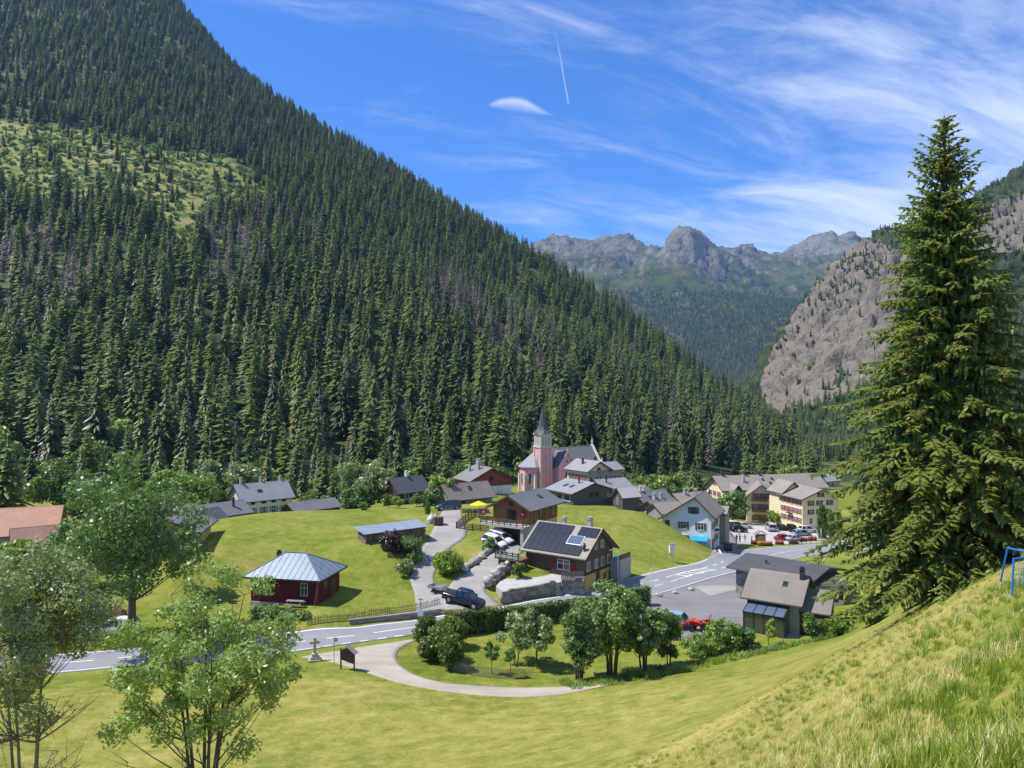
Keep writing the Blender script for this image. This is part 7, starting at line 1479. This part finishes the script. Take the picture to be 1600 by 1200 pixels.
    for i, (px, d, top, r, lb) in enumerate(((606, 150, 772, 9, 'small fruit tree on the lawn in front of the brown house'), (622, 147, 776, 9, 'second fruit tree on the lawn closer to the lane'), (652, 150, 772, 12, 'pale shrub at the lawn corner beside the lane'), (566, 143, 786, 7, 'tiny tree on the hill crest by the wood store'))): T('fruit_tree', lb, px, d, top, r, None, ncl=9, nleaf=900, leaf=.22, mt=LEAF if i != 2 else LEAF_GREY, seed=40+i, rc=(.38, .52), trunk_r=.07)
    T('leafy_tree', 'leafy tree far right of the hotel at the forest foot', 1232, 262, 726, 18, 760, ncl=14, nleaf=2200, leaf=.42, mt=LEAF, seed=46, rc=(.34, .48)); T('leafy_tree', 'bushy tree behind the roof cluster below the forest', 1045, 235, 742, 24, 775, ncl=16, nleaf=2600, leaf=.4, mt=LEAF, seed=47, rc=(.34, .48)); T('leafy_tree', 'low leafy tree behind the dark chalet chimneys', 1085, 240, 750, 22, 778, ncl=14, nleaf=2400, leaf=.4, mt=LEAF_DARK, seed=48, rc=(.34, .48))
    conifer_at('larch_tree', 'tall bright larch right of the long slate roofed shed', 508, 190, 700, P_LARCH[0], wide=1.0, seed=1); conifer_at('larch_tree', 'smaller bright larch in front of the tall larch', 523, 184, 728, P_LARCH[1], wide=1.1, seed=2); conifer_at('larch_tree', 'pale larch above the dark brown house', 661, 212, 688, P_LARCH[2], wide=1.0, seed=3); conifer_at('larch_tree', 'larch rising behind the pale green house chimneys', 455, 210, 725, P_LARCH[1], seed=4)
    conifer_at('dark_spruce', 'dark spruce behind the rusty orange roofs at the left edge', 12, 160, 690, P_SPRUCE[2], wide=1.3, seed=5)
    COLUMN = with_mat(conifer_mesh(91, 20, 4.4, 34, 13, -.9, 0.0, .2, 2, 0, .22, .35), LEAF_DARK)
    for px, d, top, lb, sd in ((1285, 178, 788, 'tall dark columnar cypress before the hotel corner', 1), (1299, 180, 796, 'lower columnar cypress right of the tall one before the hotel', 2), (668, 136, 774, 'conical green conifer beside the crate at the top of the lane', 3), (1311, 182, 800, 'third narrow cypress closest to the big spruce', 4)): conifer_at('cypress', lb, px, d, top, COLUMN, wide=.85, seed=sd)
    for i, (px, d, top, lb) in enumerate(((1545, 118, 742, 'spruce behind the lane right of the big spruce'), (1580, 112, 700, 'tall spruce beyond the lane at the right edge'), (1612, 108, 690, 'spruce cut by the right edge of the view'), (1440, 150, 720, 'spruce half hidden behind the big spruce trunk'), (1385, 190, 735, 'spruce behind the left side of the big spruce'))): conifer_at('spruce_tree', lb, px, d, top, P_SPRUCE[i % 5], wide=1.15, seed=i)
    for i, (px, d, top, r, lb, mt) in enumerate(((1532, 92, 838, 18, 'ochre green bush beside the lane behind the big spruce', LEAF_GREY), (1560, 96, 820, 26, 'bush above the log pile', LEAF), (1594, 84, 822, 24, 'bush behind the blue frame at the right edge', LEAF_DARK), (1420, 66, 905, 26, 'bush in the shade under the left of the big spruce', LEAF_DARK), (1360, 70, 945, 22, 'bush between the cottage and the big spruce', LEAF), (1528, 45, 868, 18, 'leafy bush at the foot of the big spruce on the right', LEAF_DARK))): T('bush', lb, px, d, top, r, None, ncl=14, nleaf=2200, leaf=.2, mt=mt, seed=60+i, rc=(.34, .48), cat='shrub', trunk_r=.06)
build_trees()
def build_belt():
    """young trees and bushes between the last houses and the forest"""
    rg = np.random.default_rng(77); n = 0; sp = []
    for i in range(900):
        px = rg.uniform(-40, 1140); d = rg.uniform(212, 262); x = (px-800)*d/F
        if 780 < px < 960 and d < 232 or 1095 < px and d < 250 or any(math.hypot(x-a, d-b) < 5.2 for a, b in sp): continue
        sp.append((x, d)); z = Hs(x, d); r = rg.random(); nm, me, lb, h = (('young_spruce', P_SPRUCE[i % 5], 'small spruce in the tree belt right behind the village houses', rg.uniform(7, 17)) if r < .42 else ('young_larch', P_LARCH[i % 3], 'light green larch in the tree belt right behind the village houses', rg.uniform(8, 18)) if r < .68 else ('young_broadleaf', P_BROAD[i % 2], 'rounded leafy tree in the belt between village and forest', rg.uniform(5, 9.5)))
        e = tag(empty(nm, (x, d, z-.3), i*.7), lb, 'tree', nm.replace('_', ' ')+' belt behind the village'); s_ = h/(8.0 if nm == 'young_broadleaf' else 20.0); e.scale = (s_,)*3; link('crown', me, e); link('trunk', P_BTRUNK if nm == 'young_broadleaf' else P_TRUNK, e); n += 1
        if n > 150: break
    m = 700; px = rg.uniform(-60, 1260, m); d = rg.uniform(206, 275, m); x = (px-800)*d/F; k = ~((px > 780) & (px < 960) & (d < 228)) & ~((px > 1095) & (d < 242)); x, d = x[k], d[k]
    scatter('thicket', np.c_[x, d, H(x, d)], rg.uniform(.5, 1.3, len(x)), rg.uniform(0, 6, len(x)), rg.integers(0, 2, len(x)), P_BUSH, 'low thicket of bushes along the foot of the forest behind the village', 'thicket')
    for i, (px, d, top, r, lb) in enumerate(((415, 90, 950, 20, 'low bush in the grass below the left corner of the pavilion'), (447, 90, 955, 17, 'low bush right of the first one below the pavilion'), (472, 90, 958, 12, 'smallest bush near the start of the wattle fence'))): tree_at('bush', lb, px, d, top, r, None, ncl=12, nleaf=1800, leaf=.15, mt=LEAF if i else LEAF_DARK, seed=90+i, rc=(.36, .5), cat='shrub', trunk_r=.05)
build_belt()
# ------------------------------------------------------------------ the big spruce on the brow
def build_big_spruce():
    px, d = 1492, 41.0; b = at(px, d, -.2); Ht = (600-182)*d/F-b.z; rg = np.random.default_rng(21); e = tag(empty('big_spruce', b), 'huge dark spruce towering on the brow of the meadow at the right', 'tree'); V = []; Q = []; W_ = MB()
    lean = Vector(((1488-1505)*d/F/Ht, 0, 1))
    ax = lambda z: Vector((lean.x*z, 0, z))
    W_.tube([ax(z)+Vector((0, 0, -.6 if z == 0 else 0)) for z in (0, 2, 6, 12, 18, 23, Ht*.995)], [.52, .42, .36, .27, .17, .08, .015], 10)
    def strip(p0, p1, p2, w, droop, nrm):
        """needle-covered twig: a bent, roofed blade"""
        t = (p2-p0).normalized(); sd = t.cross(nrm); sd = sd.normalized() if sd.length > 1e-4 else Vector((1, 0, 0)); k = len(V); dn = Vector((0, 0, -w*.75))
        for p, ww in ((p0, w*.7), (p1, w), (p2, w*.12)): V.extend([tuple(p+sd*ww+dn*(ww/w)), tuple(p), tuple(p-sd*ww+dn*(ww/w))])
        for s in (0, 3): Q.extend([(k+s, k+s+1, k+s+4, k+s+3), (k+s+1, k+s+2, k+s+5, k+s+4)])
    z = 1.3; up = Vector((0, 0, 1))
    while z < Ht-.25:
        f = z/Ht; env = 7.6*(1-f)**.84*(1.0 if f > .15 else .72+1.9*f)+.10; nb = int(7+6*(1-f))
        a0 = rg.uniform(0, 6.28)
        for k in range(nb):
            a = a0+2*math.pi*k/nb+rg.uniform(-.35, .35); L = env*rg.uniform(.62, 1.14)
            if rg.random() < .07: L *= 1.22
            out = Vector((math.cos(a), math.sin(a), 0)); side = Vector((-out.y, out.x, 0)); rise = .30 if f > .85 else .10-.18*(1-f); sag = .30*(1-f)+.10; zz = z+rg.uniform(-.18, .18)
            P = lambda t: ax(zz)+out*(L*t)+Vector((0, 0, L*(rise*t*2.0-sag*t*t*1.3+.16*t**4)))+side*(.12*L*math.sin(t*3+k))
            pts = [P(t) for t in (0, .3, .6, .85, 1)]; W_.tube(pts, [.035+.012*L*.6, .03+.006*L, .02+.003*L, .012, .005], 5, False)
            n = max(3, int(L/.21))
            for i in range(n):
                t = (i+.6+rg.uniform(-.3, .3))/n
                if t < .16 and L > 2 and rg.random() < .6: continue
                p = P(min(t, 1)); q = (1-t)*.62+.24; ln = min(1.15, L*.34)*q*rg.uniform(.4, 1.35)+.08
                for s in (-1, 1):
                    dv = (out*rg.uniform(.15, .95)+side*s*rg.uniform(.35, 1.1)+up*rg.uniform(-.55, .18)).normalized(); mid = p+dv*ln*.5+up*(-.02*ln); en = p+dv*ln+up*(-.24*ln*rg.uniform(.5, 1.5)); strip(p, mid, en, .075+.05*ln, 0, up)
                    for _ in range(2 if ln > .45 else 1 if ln > .25 else 0):
                        g = p+dv*ln*rg.uniform(.35, .8); hl = ln*rg.uniform(.35, .7); strip(g, g+Vector((dv.x*.12, dv.y*.12, -.5))*hl, g+Vector((dv.x*.2, dv.y*.2, -1.0))*hl, .05+.03*ln, 0, dv)
                if t > .25: dv = (out+up*.08).normalized(); strip(p, p+dv*ln*.4, p+dv*ln*.8-up*.08*ln, .08, 0, up)
            en = P(1); strip(P(.88), en, en+out*.25-up*.05, .085, 0, up)
        z += (.27+.15*(1-f))*rg.uniform(.75, 1.2)
    tp = ax(Ht)
    for k in range(16): a = k*2.4; q = Vector((math.cos(a), math.sin(a), .8)).normalized(); p = ax(Ht-.9+.055*k); strip(p, p+q*.12, p+q*(.42-.02*k), .045, 0, up)
    strip(ax(Ht-.6), ax(Ht-.2), ax(Ht+.35), .05, 0, Vector((1, 0, 0)))
    W_.build('trunk', BARK, e, smooth=True); NM = foliage_mat('big_spruce_needles', [(0.090, 0.126, 0.023), (0.181, 0.230, 0.041), (0.291, 0.333, 0.067)], .36, .9, .1)
    link('crown', np_mesh('crown', V, Q), e, NM); print('big spruce quads', len(Q))
build_big_spruce()
# ------------------------------------------------------------------ hedges
def hedge(label, path, hts, thick, mt, seed, dens=85, leaf=.13):
    rg = np.random.default_rng(seed); P = [Vector(p) for p in path]; e = tag(empty('hedge', P[0]), label, 'hedge'); pts = []; nr = []; core = MB()
    for i, (a, b) in enumerate(zip(P[:-1], P[1:])):
        L = (b-a).to_2d().length; t = (b-a); t.z = 0; t.normalize(); s = Vector((-t.y, t.x, 0)); h0, h1 = hts[i], hts[i+1]; n = int(L*dens*(max(h0, h1)*2+thick)/1.2)
        u = rg.uniform(-.06, 1.06, n); k = rg.random(n); hh = h0+(h1-h0)*u; per = 2*hh+thick; v = k*per
        o = np.where(v < hh, -thick/2, np.where(v < hh+thick, v-hh-thick/2, thick/2)); z = np.where(v < hh, v, np.where(v < hh+thick, hh, per-v))
        nx = np.where(v < hh, -1.0, np.where(v < hh+thick, 0, 1)); x = a.x+(b.x-a.x)*u; y = a.y+(b.y-a.y)*u
        bump = np.array([.22*mnoise.noise(Vector((p*.9, q*.9, r*.9))) for p, q, r in zip(x, y, z)]); o = o+nx*bump; z = z+(nx == 0)*bump*1.4; r = .25*np.clip((z-hh+.35)/.35, 0, 1); o = o*(1-r*.6)
        G = H(x+s.x*o, y+s.y*o); pts.append(np.c_[x+s.x*o-P[0].x, y+s.y*o-P[0].y, G+z-P[0].z]); nr.append(np.c_[s.x*nx, s.y*nx, (nx == 0)*1.0])
        c = thick/2-.16; A = ground_z(a)-P[0]; B = ground_z(b)-P[0]; core.hexa([A-s*c-Vector((0, 0, .3)), B-s*c-Vector((0, 0, .3)), B+s*c-Vector((0, 0, .3)), A+s*c-Vector((0, 0, .3)), A-s*c+Vector((0, 0, h0-.2)), B-s*c+Vector((0, 0, h1-.2)), B+s*c+Vector((0, 0, h1-.2)), A+s*c+Vector((0, 0, h0-.2))])
    for a, b, hh in ((P[0], P[1], hts[0]), (P[-1], P[-2], hts[-1])):      # leafy ends
        t = (a-b); t.z = 0; t.normalize(); s = Vector((-t.y, t.x, 0)); n = int(dens*thick*hh); o = rg.uniform(-thick/2, thick/2, n); z = rg.uniform(0, hh, n); q = rg.uniform(.0, .3, n); x = a.x+s.x*o+t.x*q; y = a.y+s.y*o+t.y*q
        pts.append(np.c_[x-P[0].x, y-P[0].y, H(x, y)+z-P[0].z]); nr.append(np.tile([t.x, t.y, 0.0], (n, 1)))
    link('foliage', leaves_at('foliage', np.concatenate(pts), np.concatenate(nr), leaf, rg, .55), e, mt); core.build('dark_core', mat('hedge_shade_core', (.02, .03, .012), .9), e)  # solid dark core added to block light, standing in for inner shade
def build_hedges():
    HG = foliage_mat('hedge_leaves', [(0.080, 0.125, 0.018), (0.145, 0.200, 0.028), (0.210, 0.255, 0.042)], .32, .8)
    for i, (px, d, top, r, lb) in enumerate(((668, 81, 955, 24, 'tall yellow green hedge bush at the corner of lane and road'), (690, 78, 968, 27, 'broad yellow green hedge bush in the middle of the garden corner'), (704, 75.5, 985, 22, 'lower hedge bush at the lattice fence end'), (706, 82, 956, 26, 'hedge bush joining the clipped hedge along the road'), (672, 77.5, 990, 20, 'rounded hedge bush nearest to the gravel lane'))):
        tree_at('hedge_bush', lb, px, d, top, r, 1200, ncl=30, nleaf=5200, leaf=.13, mt=HG, seed=120+i, stems=3, rc=(.34, .46), shell=(.25, .72), cat='hedge', trunk_r=.08)
    hedge('long clipped hedge between the garden lawn and the main road', [hit(700, 994), hit(760, 986), hit(820, 978), hit(880, 968), hit(940, 958)], [2.6, 2.5, 2.3, 2.2, 2.0], 1.3, HG, 2, 70)
    hedge('short dark hedge block beside the white pole at the forecourt', [hit(965, 950), hit(1012, 946)], [2.3, 2.4], 1.3, LEAF_DARK, 3, 80)
build_hedges()
# ------------------------------------------------------------------ grass
def tuft(seed, n, hgt, spread, mt, width=.012, lean=.5):
    rg = np.random.default_rng(seed); V = []; Q = []
    for i in range(n):
        a = rg.uniform(0, 6.28); r = spread*math.sqrt(rg.random()); b = np.array([r*math.cos(a), r*math.sin(a), 0]); d = rg.uniform(0, 6.28); k = rg.uniform(.1, 1.0)*lean; h = hgt*rg.uniform(.5, 1.15); w = width*rg.uniform(.7, 1.4); s = np.array([-math.sin(d), math.cos(d), 0])*w; f = np.array([math.cos(d), math.sin(d), 0]); o = len(V)
        for t in (0, .4, .75, 1): p = b+f*h*k*t*t+np.array([0, 0, h*t*(1-.25*k*t)]); q = 1-t**2*.92; V += [p-s*q, p+s*q]
        Q += [(o+2*j, o+2*j+1, o+2*j+3, o+2*j+2) for j in range(3)]
    return with_mat(np_mesh('grass_tuft', V, Q), mt)
def build_grass():
    GG = foliage_mat('green_grass', [(0.161, 0.230, 0.025), (0.253, 0.333, 0.039), (0.356, 0.414, 0.069)], .4, 2); GD = foliage_mat('dry_grass', [(0.381, 0.336, 0.112), (0.582, 0.515, 0.202), (0.750, 0.672, 0.336)], .3, 2)
    kinds = [tuft(1, 34, .34, .17, GG, .008), tuft(2, 30, .26, .2, GG, .008, .8), tuft(3, 30, .36, .18, GD, .006, .9), tuft(4, 26, .28, .22, GD, .006, 1.2), tuft(5, 9, .62, .16, GD, .005, .45), tuft(6, 40, .16, .22, GG, .009, .7)]
    rg = np.random.default_rng(9); X = []; 
    for (y0, y1, dens) in ((2.5, 7, 46), (7, 14, 26), (14, 24, 13), (24, 38, 6.5), (38, 54, 4.0)):
        x0 = -.72*y1 if y0 > 30 else -.30*y1-2; x1 = .72*y1; n = int((y1-y0)*(x1-x0)*dens); x = rg.uniform(x0, x1, n); y = rg.uniform(y0, y1, n); X.append(np.c_[x, y])
    P = np.concatenate(X); x, y = P.T; k = np.abs(x/y) < .72; x, y = x[k], y[k]; z = H(x, y); qx, qy = proj(x, y, z); k = (qy > 885) & (qy < 1290)
    lane = [(470,1024),(650,990),(620,1012),(618,1030),(640,1052),(690,1069),(780,1077),(892,1077),(892,1084),(790,1087),(700,1079),(620,1063),(560,1044)]
    k &= ~(in_poly(qx, qy, lane) & (y > 58)) & ~((y > 72) & (qx < 900)) & ~((y > 78))
    k &= (y < 36) | (x > np.interp(y, [0, 30, 36, 42, 48, 56, 70], [-20, -5, 3.5, 9.5, 18, 30, 40])-1.5)
    x, y, z = x[k], y[k], z[k]; n = len(x)
    line = np.interp(y, [0, 30, 36, 42, 48, 56, 70], [-20, -5, 3.5, 9.5, 18, 30, 40]); strip = np.exp(-((x-line-2.2)/2.2)**2); dry = np.clip(np.clip((x-line)/1.5, 0, 1)*np.clip((62-y)/22, 0, 1)*(.54+.7*strip), 0, 1); dry = np.where((x > .66*y-1.0) & (y < 28), .12, dry)
    nz = vnoise(x, y, .35, 4.4, 3); dry = np.clip(dry+nz*.75*(dry > .02), 0, 1); isd = rg.random(n) < dry; r = rg.random(n)
    idx = np.where(isd, np.where(r < .12, 4, np.where(r < .6, 2, 3)), np.where(r < .35, 0, np.where(r < .7, 1, 5))); far = (dry < .05) & (y > 34); idx = np.where(far & ~isd, 5, idx)
    sc = rg.uniform(.45, 1.0, n)*np.where(far, .6, 1.0)*np.interp(y, [0, 12, 40], [1.0, .9, .75])
    scatter('grass', np.c_[x, y, z-.02], sc, rg.uniform(0, 6, n), idx, kinds, 'long green and straw coloured grass of the sloping meadow', 'grass'); print('grass', n)
    # rough growth along the garden edge and under the trees
    P = []
    for px in np.arange(880, 1340, 5):
        d0 = 70+max(0, (px-950))*.033
        for q in range(2):
            d = d0+rg.uniform(-1.5, 2.2); xx = (px+rg.uniform(-3, 3)-800)*d/F; P.append((xx, d, Hs(xx, d)))
    P = np.array(P); m = len(P); scatter('weeds', P, rg.uniform(.6, 1.3, m), rg.uniform(0, 6, m), rg.integers(0, 2, m), [tuft(11, 60, .5, .45, GG, .02, .8), tuft(12, 50, .42, .5, LEAF, .03, .9)], 'tall weeds along the lower edge of the garden', 'weeds')
build_grass()
